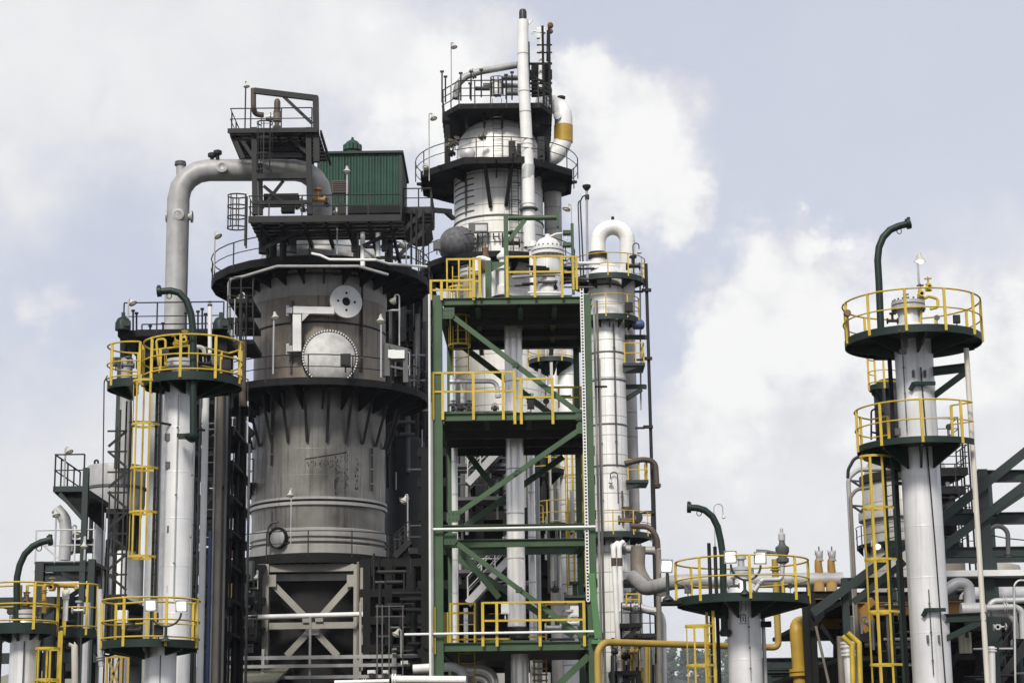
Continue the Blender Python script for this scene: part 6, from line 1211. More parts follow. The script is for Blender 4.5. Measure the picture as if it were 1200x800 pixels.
# top platform
yA, yB = YT - 3.4, YT + 3.0; z_ = P(580, 121, yA).z; xa = P(517, 121, yA).x; xb = P(647, 121, yA).x
t = thing('top_platform', 'dark hexagonal platform with crowded railing at the very top of the white tower', 'platform', ((xa + xb) / 2, YT, z_))
hexp = [(xa + 1.0, yA), (xb - .6, yA), (xb, yA + 1.4), (xb, yB), (xa, yB), (xa, yA + 1.6)]
part(t, 'deck', MB().poly([(x, y, z_ - .3) for x, y in hexp], (0, 0, .3)), 'shadow_steel', smooth=0)
for (x0, x1) in ((xa + .15, xa + .45), (xb - .5, xb - .15)): part(t, 'support', MB().boxb(x0, x1, YT - 2, YT - 1.7, zP1, z_ - .3), 'shadow_steel', smooth=0)
part(t, 'side_panel', MB().boxb(xa + .1, xa + .9, YT - 2.2, YT + 1, P(520, 156, YT).z, z_ - .31), 'shadow_steel', smooth=0)
part(t, 'side_panel', MB().boxb(xb - 1.3, xb - .12, YT - 2.2, YT + 1.5, P(640, 160, YT).z, z_ - .31), 'shadow_steel', smooth=0)
for k in range(5): x = xa + 1.4 + k * 1.0; part(t, 'support', MB().boxb(x - .07, x + .07, YT - 2.6, YT - 2.45, zT(150), z_ - .31), 'shadow_steel', smooth=0)
railing(t, [Vector((x, y, z_)) for x, y in hexp + hexp[:1]], 'dark_steel', 1.35, .035, .9, .07, mids=2, drop=.3)
# tall dark cage at right of top
t = steel_frame('dark steel cage frame at the right of the tower top', [(Vector((x, y, z_)), Vector((x, y, P(630, yt, YT).z)), .14) for x, y, yt in ((P(620, 100, yA).x, yA + .3, 72), (xb - .1, yA + .3, 56), (xb - .1, yA + 2.2, 72), (P(620, 100, yA).x, yA + 2.2, 72), (P(637, 100, yA).x, yA + .3, 54))],
    [hb(619, 647, y, yA + .3, .12) for y in (75, 98, 107)] + [hb(629, 647, y, yA + .35, .08) for y in (53, 62)] + [hb(619, 647, 88, yA + 2.2, .5)], [(P(621, 84, yA + .25), P(645, 106, yA + .25), .1)], 'shadow_steel', ib=False)
a = P(623, 104, YT - 1); b = P(645, 76, YT - 1); solo('equipment_block', 'dark boxed equipment inside the cage at the tower top', 'equipment', MB().boxb(a.x, b.x, YT - 1.4, YT + .5, a.z, b.z).boxb(a.x + .2, b.x - .3, YT - 1.6, YT - 1.4, a.z + .4, b.z - .3), 'shadow_steel', a, smooth=0)
p = P(582.5, 112, yA + .8); s_ = M(1, 582, 100, yA); t = thing('filter_drum', 'pale caged drum standing in the middle of the tower top railing', 'drum', p)
part(t, 'drum', MB().lathe(p, [(s_ * 5.5, 0), (s_ * 5.5, s_ * 15), (s_ * 6.5, s_ * 15.5), (s_ * 6.5, s_ * 17), (s_ * 3, s_ * 19)], seg=20), 'white_pipe')
for k in range(8): a_ = k * math.pi / 4 + .2; part(t, 'cage_bar', MB().cyl(p + Vector((s_ * 7.3 * math.cos(a_), s_ * 7.3 * math.sin(a_), 0)), p + Vector((s_ * 7.3 * math.cos(a_), s_ * 7.3 * math.sin(a_), s_ * 22)), .035, 6), 'dark_steel')
part(t, 'cage_ring', MB().tube([p + Vector((s_ * 7.3 * math.cos(k * math.pi / 12), s_ * 7.3 * math.sin(k * math.pi / 12), s_ * 22)) for k in range(25)], .04, 6), 'galvanised')
pipe('curved_pipe', 'grey pipe arching from the top railing up to the white stack', 'pipe', PP((534, 116, YT - 2.4), (536, 99, YT - 2.4), (546, 89.5, YT - 2.4), (562, 84, YT - 2.4), (607, 76, YT - 3.2)), M(4, 560, 85, YT), 'mid_pipe', .8, seg=16, flanges=(.42,))
for i, (px, y0, y1) in enumerate(((518, 84, 120), (522, 90, 120), (540, 86, 118), (552, 84, 118), (551, 98, 116), (564, 82, 114), (600, 85, 117), (593, 88, 116))):
    p = P(px, y1, yA - .05); solo('upright_fitting', 'thin dark upright fitting on the tower top railing', 'fitting', MB().cyl(p, P(px, y0, yA - .05), .05, 6).box(P(px, y0, yA - .05), (.22, .1, .1)), 'dark_steel', p, 'upright fittings on the tower top railing')
for i, (x0, x1, y, r_) in enumerate(((566, 607, 100, .13), (590, 607, 91, .12), (593, 607, 108, .2), (556, 574, 104, .12))):
    a = P(x0, y, yA + 1.5); b = P(x1, y, yA + 1.5); solo('top_pipe', 'short level pipe among the fittings at the tower top', 'pipe', MB().cyl(a, b, r_, 10), 'grey_steel' if i % 2 else 'mid_pipe', a, 'short level pipes at the tower top')
# white stack in front
sp = PP((612.8, 24, YT - 4.2), (612.9, 80, YT - 4.1), (616.5, 150, YT - 4), (619, 210, YT - 4), (620.5, 290, YT - 4)); rs = [mt_(6.2), mt_(6.3), mt_(6.7), mt_(7), mt_(7.2)]
t = thing('vent_stack', 'slender white jacketed stack with black tip rising past the top of the tower', 'stack', sp[-1])
part(t, 'stack', MB().tube(sp[::-1], rs[::-1], 28), 'white_pipe'); part(t, 'tip', MB().lathe(sp[0], [(mt_(4.4), -.1), (mt_(4.4), mt_(10)), (mt_(3.6), mt_(12.5)), (mt_(1.5), mt_(13.8)), (.02, mt_(14))], seg=20), 'black')
for y in (64, 108, 132, 170, 240):
    f = (y - 24) / 266; 
    for i in range(4):
        ya = (24, 80, 150, 210, 290)
        if ya[i] <= y <= ya[i + 1]: g_ = (y - ya[i]) / (ya[i + 1] - ya[i]); p = sp[i].lerp(sp[i + 1], g_); rr = rs[i] + (rs[i + 1] - rs[i]) * g_
    part(t, 'jacket_band', MB().cyl(p - Vector((0, 0, .03)), p + Vector((0, 0, .03)), rr * 1.03, 24), 'mid_pipe')
for (y0, y1) in ((79, 91), (194, 210)):
    c0_ = P(613.5 if y0 < 100 else 618.4, y1, YT - 4); c1_ = P(613 if y0 < 100 else 619, y0, YT - 4); part(t, 'grey_sleeve', MB().cyl(c0_, c1_, rr * (.97 if y0 < 100 else 1.02), 28), 'galvanised')
q = P(618.5, 25, YT - 4.1); part(t, 'side_bracket', MB().poly([q, q + Vector((.28, 0, .06)), q + Vector((.05, 0, -.22))], (0, .12, 0)), 'white_pipe', smooth=0)
q = P(619.5, 246, YT - 4); part(t, 'collar', MB().lathe(q, [(rs[3], -.05), (rs[3] + .18, 0), (rs[3] + .18, .08), (rs[3], .1)], seg=28), 'grey_steel')
# small white pole, horn
p = P(633, 104, YT - 2.6); t = thing('vent_pole', 'white vent pole with a small valve head right of the white stack', 'pole', p)
part(t, 'pipe_run', MB().cyl(p, P(635, 38, YT - 2.6), mt_(2.6), 14), 'white_pipe'); q = P(634, 36, YT - 2.6); part(t, 'head', MB().box(q, (.5, .3, .32)).box(q + Vector((-.15, 0, -.3)), (.22, .25, .35)).cyl(q + Vector((-.3, 0, -.05)), q + Vector((-.5, 0, -.05)), .05, 6).cyl(q + Vector((-.5, 0, -.2)), q + Vector((-.5, 0, .1)), .05, 6), 'panel_white', smooth=0)
p = P(641, 72, YT - 2.4); t = thing('alarm_bell', 'brown double disc bell on a thin pole at the tower top right', 'bell', p); part(t, 'pole', MB().cyl(p, P(641.5, 36, YT - 2.4), .05, 6), 'dark_steel')
for y, r_ in ((30, 4), (37, 3.2)): q = P(645, y, YT - 2.4); part(t, 'disc', MB().lathe(q, [(.02, -.12), (mt_(r_) * .8, -.1), (mt_(r_), 0), (mt_(r_) * .8, .1), (.02, .14)], (.75, -.65, .1), 16), 'rust_brown')
lamp('pole lamp above the left of the tower top railing', 529, 117, 50, yA, 532, 55, 7.5, (.2, -.2), pole='mid_pipe')
lamp('pole lamp standing on the octagonal platform left of the white tower', 503, 212, 133, YT - 4.3, 508, 138.5, 8, (.3, -.3), pole='mid_pipe')
lamp('cream lamp at the left tip of the octagonal platform', 496, 205, 192, YT - 4.5, 499, 196, 7, (-.3, -.6), pr=.02)
# C shaped white pipe with yellow band
pipe('loop_pipe', 'white C shaped pipe bulging right of the tower dome', 'pipe', PP((632, 124, YT - .5), (652, 121, YT - 1), (660.5, 134, YT - 1.2), (660, 166, YT - 1.2), (651, 184, YT - 1.2), (625, 189, YT - 1)), mt_(10.5), 'white_pipe', 1.1, seg=24, n=8, bands=0)
a = P(660.2, 167, YT - 1.2); b = P(660.3, 147.5, YT - 1.2); solo('yellow_sleeve', 'ochre yellow sleeve wrapped on the white C shaped pipe', 'sleeve', MB().cyl(a, b, mt_(11), 28), 'ochre_pipe', a)
p = P(653, 136, YT - 1.2 - mt_(10)); solo('inspection_port', 'small white round port on the C shaped pipe', 'port', MB().lathe(p, [(.22, -.1), (.22, .1), (.05, .13)], (0, -1, 0), 16), 'panel_white', p)
p = P(657, 122, YT - 1.2); solo('vent_valve', 'small dark vent valve on top of the white C shaped pipe', 'valve', MB().cyl(p, P(657.5, 114, YT - 1.2), .08, 8).lathe(P(657.5, 117, YT - 1.2), [(.1, 0), (.25, .06), (.25, .18), (.1, .24)], seg=10), 'dark_steel', p)
c_ = vcol(648, 250, YT + .5); t = thing('downcomer', 'grey white downcomer pipe right of the white tower below the octagonal platform', 'pipe', (*c_, 0)); part(t, 'pipe_run', MB().cyl((*c_, 0), (*c_, P(648, 222, YT).z), mt_(10.3), 24), 'grey_jacket')
q = P(650, 220, YT - .1); part(t, 'top_plate', MB().box(q, (mt_(26), 1.2, .3)), 'dark_steel', smooth=0)
# dished head facing viewer on platform 2
p = P(536, 287, YT - 3.1); r_ = mt_(20.5); t = thing('blind_head', 'dark grey mottled dished cover on the platform at the left of the white tower', 'cover', p)
part(t, 'dish', MB().lathe(p, [(r_, 0), (r_ * 1.0, .12), (r_ * .85, .6), (r_ * .6, .95), (r_ * .3, 1.12), (.03, 1.16)], (-.25, -1, .12), 40), 'dark_dome')
fx_ = Vector((-.25, -1, .12)).normalized(); u_, v_ = frame(fx_); part(t, 'flange', MB().lathe(p, [(r_, -.2), (r_ * 1.09, -.2), (r_ * 1.09, .02), (r_, .02)], fx_, 40, caps=False), 'grey_steel')
for k in range(24): a_ = k * math.pi / 12; q = p + (u_ * math.cos(a_) + v_ * math.sin(a_)) * r_ * 1.05; part(t, 'bolt', MB().cyl(q, q + fx_ * .08, .045, 6), 'dark_steel')
a = P(549, 273, YT - rT - .5); b = P(572, 261, YT - rT - .5); t = thing('instrument_cabinet', 'grey instrument panel on the white tower just above its lower platform', 'panel', a); part(t, 'frame', MB().boxb(a.x, b.x, a.y, a.y + .12, a.z, b.z), 'grey_steel', smooth=0); part(t, 'board', MB().boxb(P(557, 270, a.y).x, b.x - .08, a.y - .03, a.y - .003, a.z + .1, b.z - .12), 'galvanised', smooth=0)
for px in (565, 572): part(t, 'leg', MB().cyl(P(px, 294, a.y + .1), P(px, 272, a.y + .1), .04, 6), 'dark_steel')
p = P(582, 278, YT - rT - .25); t = thing('level_gauge', 'small black H shaped gauge above the lower platform of the white tower', 'gauge', p)
for dx in (-.17, .13): part(t, 'side_bar', MB().box(p + Vector((dx, 0, .06)), (.08, .06, .36)), 'black', smooth=0)
part(t, 'cross_bar', MB().box(p + Vector((0, .002, .04)), (.26, .05, .07)), 'black', smooth=0); part(t, 'stem', MB().box(p + Vector((.33, .05, -.2)), (.1, .06, .9)), 'dark_steel', smooth=0)
caged_ladder('dark ladder on the white tower between its two main platforms', (P(603, 290, YT - rT - .3).x, YT - rT - .25, zP2), P(603, 190, YT - rT).z, -85, w=.5, mt='dark_steel', rungs='dark_steel', cage_from=2.2, hoop=1.0, out=.7, straps=4)
caged_ladder('dark ladder on the tower dome up to the topmost deck', (P(583, 165, YT - 3).x, YT - rT * .93 - .1, zP1 + .2), P(583, 112, YT - 3).z, -90, w=.5, mt='dark_steel', rungs='dark_steel', cage_from=2.6, hoop=.7, out=.6, straps=4)
for i, (px, y) in enumerate(((526, 171), (533, 168), (565, 161), (529, 180))):
    valve(['leftmost tan valve on the octagonal platform of the white tower', 'second tan valve on the octagonal platform', 'tan valve on the tower shoulder above the octagonal platform', 'lower left dark valve on the octagonal platform'][i], P(px, y, YT - 3), .28, 'taupe_pipe' if i < 3 else 'dark_steel', (.3, -.6, .6))
p = P(547, 180, YT - 2.9); solo('manway', 'grey round manway on the white tower behind the octagonal platform railing', 'manway', MB().lathe(p, [(mt_(9), -.2), (mt_(9), .05), (mt_(5), .2), (.03, .25)], (-.35, -1, 0), 28), 'galvanised', p)
for i, (px, y0, y1) in enumerate(((596, 150, 185), (606, 168, 182), (630, 160, 187))):
    a = P(px, y1, YT - rT - .3); b = P(px + 8, y0 if i else 165, YT - rT - .3); solo('tower_box', ['dark boxed equipment right of the ladder on the octagonal platform', 'small dark boxes behind the stack on the octagonal platform', 'dark fitting right of the stack on the octagonal platform'][i], 'equipment', MB().boxb(a.x, b.x, a.y, a.y + .6, a.z, b.z).boxb(a.x + .1, a.x + .3, a.y - .1, a.y, a.z + .2, b.z - .2), 'dark_steel', a, smooth=0)
# antenna and thin pipes right of the tower
p = P(688.5, 330, 90); t = thing('antenna_pole', 'thin antenna pole with a round head right of the white tower', 'antenna', p); part(t, 'pole', MB().cyl(p, P(687.5, 222, 90), .06, 8), 'mid_pipe'); part(t, 'head', MB().lathe(P(687.5, 222, 90), [(.05, -.1), (.12, 0), (.2, .1), (.2, .2), (.05, .25)], seg=14).box(P(688, 231, 90), (.2, .2, .2)), 'dark_steel')
pipe('thin_pipe', 'thin dark hooked pipe left of the antenna pole', 'pipe', PP((684, 325, 90), (680, 236, 90), (683, 230, 90), (687, 229, 90)), .035, 'dark_steel', .15, seg=8)
pipe('thin_pipe', 'second thin dark hooked pipe left of the antenna pole', 'pipe', PP((680.5, 325, 90), (677.5, 241, 90), (678, 236, 90), (681, 235, 90)), .03, 'dark_steel', .1, seg=8)
lamp('cream lamp hanging from a thin pole above the green instrument stand', 670, 275, 240, Y1 + 4, 664, 244.5, 9, (-.3, -.3), pr=.02)

# ================================================================== SLIM JACKETED COLUMN WITH U PIPE
YJ = 100.; cJ = vcol(715, 560, YJ); mj = lambda n: M(n, 712, 450, YJ); rJ = mj(21)
def zJ(y): return P(712, y, YJ).z
t = thing('process_column', 'slim white jacketed column topped by a white inverted U pipe', 'column', (*cJ, 0))
part(t, 'shell', MB().lathe((*cJ, 0), [(rJ, 0), (rJ, zJ(330)), (rJ * .95, zJ(322)), (rJ * .7, zJ(313)), (rJ * .3, zJ(308)), (.05, zJ(307))], seg=44), 'white_jacket_slim')
for y in (338, 416, 448, 500, 548): part(t, 'jacket_band', MB().lathe((*cJ, 0), [(rJ, zJ(y) - .05), (rJ + .03, zJ(y) - .03), (rJ + .03, zJ(y) + .03), (rJ, zJ(y) + .05)], seg=44, caps=False), 'grey_steel')
up = [P(700.5, 316, YJ - .3), P(700.5, 283, YJ - .3)]; n = 12
for k in range(n + 1): a_ = math.pi * (1 - k / n); up.append(P(718 + 17.2 * math.cos(a_), 283 - 16.5 * math.sin(a_) , YJ - .3))
up += [P(735.2, 330, YJ - .2), P(735.5, 400, YJ + 1.2)]
t = thing('u_bend_pipe', 'fat white inverted U pipe on top of the slim jacketed column', 'pipe', up[0]); part(t, 'pipe_run', MB().tube(up, mj(9.2), 22), 'white_pipe')
for k in range(3, 16): d = (up[k + 1] - up[k - 1]).normalized() if k + 1 < len(up) else Vector((0, 0, 1)); part(t, 'mitre_band', MB().cyl(up[k] - d * .018, up[k] + d * .018, mj(9.32), 22), 'white_pipe')
part(t, 'flange', MB().lathe(P(700.5, 301, YJ - .3), [(mj(11), -.1), (mj(11), .05), (mj(9.5), .06), (mj(11), .08), (mj(11), .22)], seg=22), 'dark_steel'); part(t, 'vent', MB().cyl(P(718, 258, YJ - .3), P(718, 254, YJ - .3), .08, 8), 'dark_steel')
ck = vcol(741, 560, YJ + 3); solo('slim_column', 'grey pipe column right behind the slim white jacketed column', 'column', MB().lathe((*ck, 0), [(mj(8), 0), (mj(8), P(740, 380, YJ + 3).z), (mj(6), P(740, 374, YJ + 3).z)], seg=24), 'grey_jacket', (*ck, 0))
def kplat(label, y, rp, a0, a1, cx=713, h=1.05): return round_platform(label, (vcol(cx, y, YJ)[0], YJ), P(cx, y, YJ - M(rp, cx, y, YJ)).z, rJ + .02, M(rp, cx, y, YJ), a0, a1, deck='slate_green', brackets=6, bdrop=.5, posts=1.1, toe=False, r=.036, w=.075, thick=.22, railend=.6)
kplat('yellow railed platform at the top of the slim white jacketed column', 320, 42, -235, 15)
kplat('second yellow railed platform on the slim white jacketed column', 368, 35, -160, 8)
kplat('yellow railed platform low on the slim white jacketed column', 623, 44, -165, 10, cx=719)
for (x0, x1, y, lb) in ((730, 756, 425, 'small yellow railed landing right of the slim jacketed column, upper'), (734, 760, 562, 'small yellow railed landing right of the slim jacketed column, lower')):
    a = P(x0, y, YJ - 1); b = P(x1, y, YJ - 1); t = thing('landing', lb, 'landing', a); part(t, 'deck', MB().boxb(a.x, b.x, YJ - 1, YJ + 1, a.z - .15, a.z), 'slate_green', smooth=0)
    part(t, 'underframe', MB().poly([(a.x, YJ - .9, a.z - .152), (b.x - .2, YJ - .9, a.z - .152), (a.x, YJ - .9, a.z - .5)], (0, .1, 0)), 'slate_green', smooth=0); railing(t, [(a.x + .1, YJ - .95, a.z), (b.x - .05, YJ - .95, a.z), (b.x - .05, YJ + .9, a.z)], 'yellow_paint', 1.05, .035, .6, .07)
for y, lb in ((395, 'dark green bracket arm from the jacketed column to the dark riser, upper'), (453, 'dark green bracket arm with strut from the jacketed column to the dark riser')):
    a = P(730, y, YJ + .5); b = P(757, y, YJ); t = thing('tie_bracket', lb, 'bracket', a); part(t, 'arm', MB().bar(a, b, .25, .22), 'slate_green', smooth=0)
    if y > 400: part(t, 'strut', MB().bar(P(731, 469, YJ + .4), P(752, 456, YJ + .1), .18, .2), 'slate_green', smooth=0)
p = P(759, 560, YJ - .3); q = P(757, 309, YJ - .3); solo('dark_riser', 'tall dark steel riser at the right of the slim jacketed column', 'pipe', MB().cyl((q.x, q.y, 0), (q.x, q.y, q.z), mj(2), 10), 'dark_steel', (q.x, q.y, 0))
p = P(767, 600, YJ - .3); solo('dark_riser', 'second tall dark riser, further right of the slim jacketed column', 'pipe', MB().cyl((p.x, p.y, 0), (p.x, p.y, P(766, 545, YJ).z), mj(1.7), 10), 'dark_steel', (p.x, p.y, 0))
p = P(750, 430, YJ + .5); solo('conduit', 'thin blue grey conduit left of the tall dark riser', 'conduit', MB().cyl(P(751, 480, YJ + .5), P(750, 310, YJ + .5), .05, 6), 'mid_pipe', P(751, 480, YJ + .5))
pipe('arch_pipe', 'dark brown pipe arching over at the right of the slim jacketed column', 'pipe', PP((732, 543, YJ - 1), (752, 538, YJ - 1), (768, 540, YJ - 1), (770, 572, YJ - 1)), mj(3.2), 'brown_pipe', 1.0, seg=14, n=7, flanges=(.95,))
p = P(748, 380.5, YJ - .5); t = thing('motor', 'blue electric motor beside the top of the slim jacketed column', 'motor', p); part(t, 'body', MB().lathe(p + Vector((-.3, 0, 0)), [(.05, -.05), (.2, 0), (.24, .06), (.24, .5), (.2, .58), (.1, .62)], (1, 0, 0), 18), 'blue_paint')
for k in range(5): part(t, 'cooling_fin', MB().lathe(p + Vector((-.2 + k * .09, 0, 0)), [(.245, 0), (.27, .005), (.27, .03), (.245, .035)], (1, 0, 0), 18, caps=False), 'blue_paint')
lamp('gooseneck lamp on the top platform of the slim jacketed column', 742.5, 320, 285, YJ - 1.8, 749, 296, 5.5, (0, 0), pr=.03, pole='dark_steel')
lamp('gooseneck lamp halfway down the slim jacketed column', 724.5, 590, 553, YJ - rJ - .2, 715.5, 565, 5.5, (0, 0), pr=.03, pole='dark_steel')
for i, (px, yt, yb) in enumerate(((697.5, 350, None), (701, 352, None))):
    p = P(px + 3, 560, 63.); solo('conduit', ['left of two thin brownish conduits beside the right green leg', 'right of two thin brownish conduits beside the right green leg'][i], 'conduit', MB().cyl((p.x, p.y, 0), (p.x, p.y, P(px, yt, 63.).z), .04, 8), 'taupe_pipe' if i else 'mid_pipe', (p.x, p.y, 0))
p = P(699, 453, 62.8); solo('conduit_clip', 'small black clip across the two conduits beside the right green leg', 'clip', MB().box(p + Vector((.15, 0, 0)), (.4, .06, .06)), 'black', p)
# pipework at its foot
YN = 97.
pipe('white_pipe', 'left of two white pipes with a brown band at the foot of the jacketed column', 'pipe', PP((727, 800, YN), (718.5, 640, YN), (724, 636, YN + .3)), mj(2.9), 'white_pipe', .3, seg=14)
pipe('white_pipe', 'right of two white pipes with a brown band at the foot of the jacketed column', 'pipe', PP((728.5, 716, YN), (725.5, 638, YN), (730, 635, YN + .3)), mj(2.9), 'white_pipe', .3, seg=14)
for i, px in enumerate((719.2, 726.2)): solo('brown_band', ['brown band wrapped on the left white pipe', 'brown band wrapped on the right white pipe'][i], 'band', MB().cyl(P(px + .25, 663, YN), P(px, 653.5, YN), mj(3.1), 14), 'brown_pipe', P(px, 663, YN))
pipe('silver_pipe', 'silver pipe with reducer leaving the jacketed column to the right, above the header', 'pipe', PP((716, 641, YN + 1), (748, 644, YN + .6), (768, 645, YN + .4)), mj(4.6), 'mid_pipe', seg=16, flanges=(.3, .62))
pipe('taupe_elbow', 'fat taupe elbow joining the level header left of the single floodlight', 'pipe', PP((748, 640, 80), (747, 668, 80), (757, 685, 79.5), (776, 690, 78)), .3, 'taupe_pipe', .8, seg=18)
pipe('brown_elbow', 'dark brown elbow coming down behind the single floodlight', 'pipe', PP((741, 616, YN + .5), (762, 617, YN), (770, 630, YN), (771, 642, YN)), mj(3.2), 'brown_pipe', 1.0, seg=14)
solo('brown_riser', 'straight brownish pipe below the single floodlight', 'pipe', MB().cyl(P(773, 800, YN - 1), P(771.5, 643, YN - 1), mj(3), 12), 'taupe_pipe', P(773, 800, YN - 1))
pipe('silver_elbow', 'silver pipe curving down right, above the yellow pipe', 'pipe', PP((728, 709, YN), (750, 712, YN), (772, 717, YN), (776, 728, YN), (777, 812, YN)), mj(4.6), 'galvanised', 1.1, seg=16, n=8, flanges=(.12,))
for (x0, x1, y, lb, m_) in ((732, 764, 677, 'dark landing under the silver pipe right of the jacketed column', 'shadow_steel'), (727, 753, 729, 'dark grated landing above the yellow pipe', 'shadow_steel'), (737, 776, 741, 'brown black beam shelf just above the yellow pipe', 'dark_steel'), (716, 752, 785, 'dark equipment skid below the yellow pipe', 'shadow_steel')):
    a = P(x0, y, YN - 1); b = P(x1, y, YN - 1); t = thing('landing', lb, 'landing', a); part(t, 'deck', MB().boxb(a.x, b.x, YN - .5, YN + 2, a.z - .2, a.z), m_, smooth=0); part(t, 'brace', MB().bar(a + Vector((0, .6, -.9)), b + Vector((-.2, .6, -.2)), .1, .15), m_, smooth=0)
    if y > 700: railing(t, [(a.x + .1, YN - .45, a.z), (b.x - .05, YN - .45, a.z)], 'dark_steel' if y < 780 else 'dull_yellow', 1.0, .03, .5, .06)
a = P(734, 700, YN - 1.2); steel_frame('small yellow guard frame round the silver pipe above the yellow pipe', [(P(734, 709, YN - 1), P(734, 695, YN - 1), .07), (P(749, 709, YN - 1), P(749, 695, YN - 1), .07)], [(P(733, 695.5, YN - 1), P(750, 695.5, YN - 1), .07), (P(733, 702, YN - 1), P(750, 702, YN - 1), .06)], (), 'yellow_paint', ib=False, name='guard_rail', cat='guard rail')
rnd = random.Random(31)
for k in range(26):
    px = rnd.uniform(704, 772); y0 = rnd.uniform(735, 790); p = P(px, 812, YN + rnd.uniform(-1.5, 3)); solo('thin_riser', 'thin upright pipe in the cluster below the yellow pipe', 'pipe', MB().cyl(p, P(px, y0, p.y), rnd.uniform(.04, .12), 8), rnd.choice(['shadow_steel', 'dark_steel', 'dark_steel', 'grey_steel', 'dull_yellow']), p, 'thin upright pipes below the yellow pipe')
for k in range(7):
    p = P(rnd.uniform(706, 750), rnd.uniform(745, 795), YN - 1 + rnd.uniform(-.5, 1)); valve('small dark valve in the cluster below the yellow pipe', p, rnd.uniform(.18, .28), rnd.choice(['dark_steel', 'grey_steel', 'shadow_steel', 'dull_yellow']), (rnd.uniform(-.5, .5), -.6, rnd.uniform(0, 1)), group='small valves below the yellow pipe')
# ================================================================== SHADED INTERIOR BETWEEN VESSEL AND GREEN STRUCTURE
# second vessel right behind the weathered one, its shade put into the dark colour
cX = vcol(474, 580, 99); solo('shaded_column', 'upright vessel with its shade put into dark grey, right of the weathered vessel', 'vessel', MB().lathe((*cX, 0), [(M(24, 474, 580, 99), 0), (M(24, 474, 580, 99), P(474, 520, 99).z), (M(20, 474, 580, 99), P(474, 514, 99).z), (.1, P(474, 510, 99).z)], seg=36), 'dark_steel', (*cX, 0))
cX = vcol(485, 400, 104); t = thing('shaded_tower', 'service tower with added near black backing, between the weathered vessel and the green structure', 'tower', (*cX, 0))
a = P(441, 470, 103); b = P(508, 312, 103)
part(t, 'dark_backing', MB().boxb(a.x, b.x, 105, 109, 0, b.z - .5), 'shadow_steel', smooth=0)  # near-black box added so the gap behind reads as deep shade
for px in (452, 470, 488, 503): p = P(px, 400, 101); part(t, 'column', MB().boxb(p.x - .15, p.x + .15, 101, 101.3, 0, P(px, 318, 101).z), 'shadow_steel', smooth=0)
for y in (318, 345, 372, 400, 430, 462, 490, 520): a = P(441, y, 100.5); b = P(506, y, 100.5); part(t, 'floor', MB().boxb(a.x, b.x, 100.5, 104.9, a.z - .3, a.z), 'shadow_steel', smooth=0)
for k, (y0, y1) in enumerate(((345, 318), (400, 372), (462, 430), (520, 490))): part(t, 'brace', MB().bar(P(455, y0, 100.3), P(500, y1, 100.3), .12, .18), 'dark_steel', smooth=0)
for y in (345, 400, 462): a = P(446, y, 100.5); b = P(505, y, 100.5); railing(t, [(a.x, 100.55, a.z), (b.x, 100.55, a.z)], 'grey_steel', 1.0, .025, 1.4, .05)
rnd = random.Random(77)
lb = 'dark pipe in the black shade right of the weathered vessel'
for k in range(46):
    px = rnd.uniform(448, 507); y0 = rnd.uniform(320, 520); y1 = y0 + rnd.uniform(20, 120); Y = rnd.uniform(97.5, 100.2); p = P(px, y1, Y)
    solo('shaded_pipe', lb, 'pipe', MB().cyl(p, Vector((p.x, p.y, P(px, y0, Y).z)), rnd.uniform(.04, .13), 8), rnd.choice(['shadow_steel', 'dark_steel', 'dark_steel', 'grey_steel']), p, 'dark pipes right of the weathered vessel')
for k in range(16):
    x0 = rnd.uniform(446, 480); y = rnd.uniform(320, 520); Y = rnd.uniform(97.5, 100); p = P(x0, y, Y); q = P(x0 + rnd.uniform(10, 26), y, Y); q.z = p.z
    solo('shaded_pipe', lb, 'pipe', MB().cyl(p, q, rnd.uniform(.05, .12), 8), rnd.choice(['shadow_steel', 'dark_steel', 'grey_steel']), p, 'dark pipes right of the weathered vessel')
# long multi storey pipe rack behind the green structure and under the vessel
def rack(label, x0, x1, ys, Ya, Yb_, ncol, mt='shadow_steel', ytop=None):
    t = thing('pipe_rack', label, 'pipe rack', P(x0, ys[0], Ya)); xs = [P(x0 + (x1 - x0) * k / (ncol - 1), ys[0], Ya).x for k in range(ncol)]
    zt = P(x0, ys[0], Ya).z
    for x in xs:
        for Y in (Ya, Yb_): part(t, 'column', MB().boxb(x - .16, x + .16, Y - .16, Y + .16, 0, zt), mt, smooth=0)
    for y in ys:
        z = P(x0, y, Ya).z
        part(t, 'deck', MB().boxb(xs[0] - .3, xs[-1] + .3, Ya + .2, Yb_ - .2, z - .1, z), mt, smooth=0)  # close-set slabs added to keep light out of the interior
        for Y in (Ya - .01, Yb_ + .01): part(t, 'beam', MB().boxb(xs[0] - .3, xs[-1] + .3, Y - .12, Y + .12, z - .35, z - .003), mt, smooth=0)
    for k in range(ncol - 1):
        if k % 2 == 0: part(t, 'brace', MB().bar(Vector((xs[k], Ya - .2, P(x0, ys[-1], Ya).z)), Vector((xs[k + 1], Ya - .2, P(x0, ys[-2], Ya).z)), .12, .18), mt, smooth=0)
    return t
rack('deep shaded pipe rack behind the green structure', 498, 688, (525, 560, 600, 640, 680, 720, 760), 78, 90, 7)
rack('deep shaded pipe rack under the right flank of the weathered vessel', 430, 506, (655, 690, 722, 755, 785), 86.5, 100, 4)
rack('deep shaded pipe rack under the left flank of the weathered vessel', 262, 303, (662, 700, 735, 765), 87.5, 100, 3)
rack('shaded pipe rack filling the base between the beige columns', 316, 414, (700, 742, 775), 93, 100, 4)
c_ = P(598, 560, 96); t = thing('dark_backdrop', 'added near black building far back in the shade behind the pipe racks', 'backdrop', (c_.x, 100, 0))
a = P(330, 800, 112); b = P(712, 512, 112)
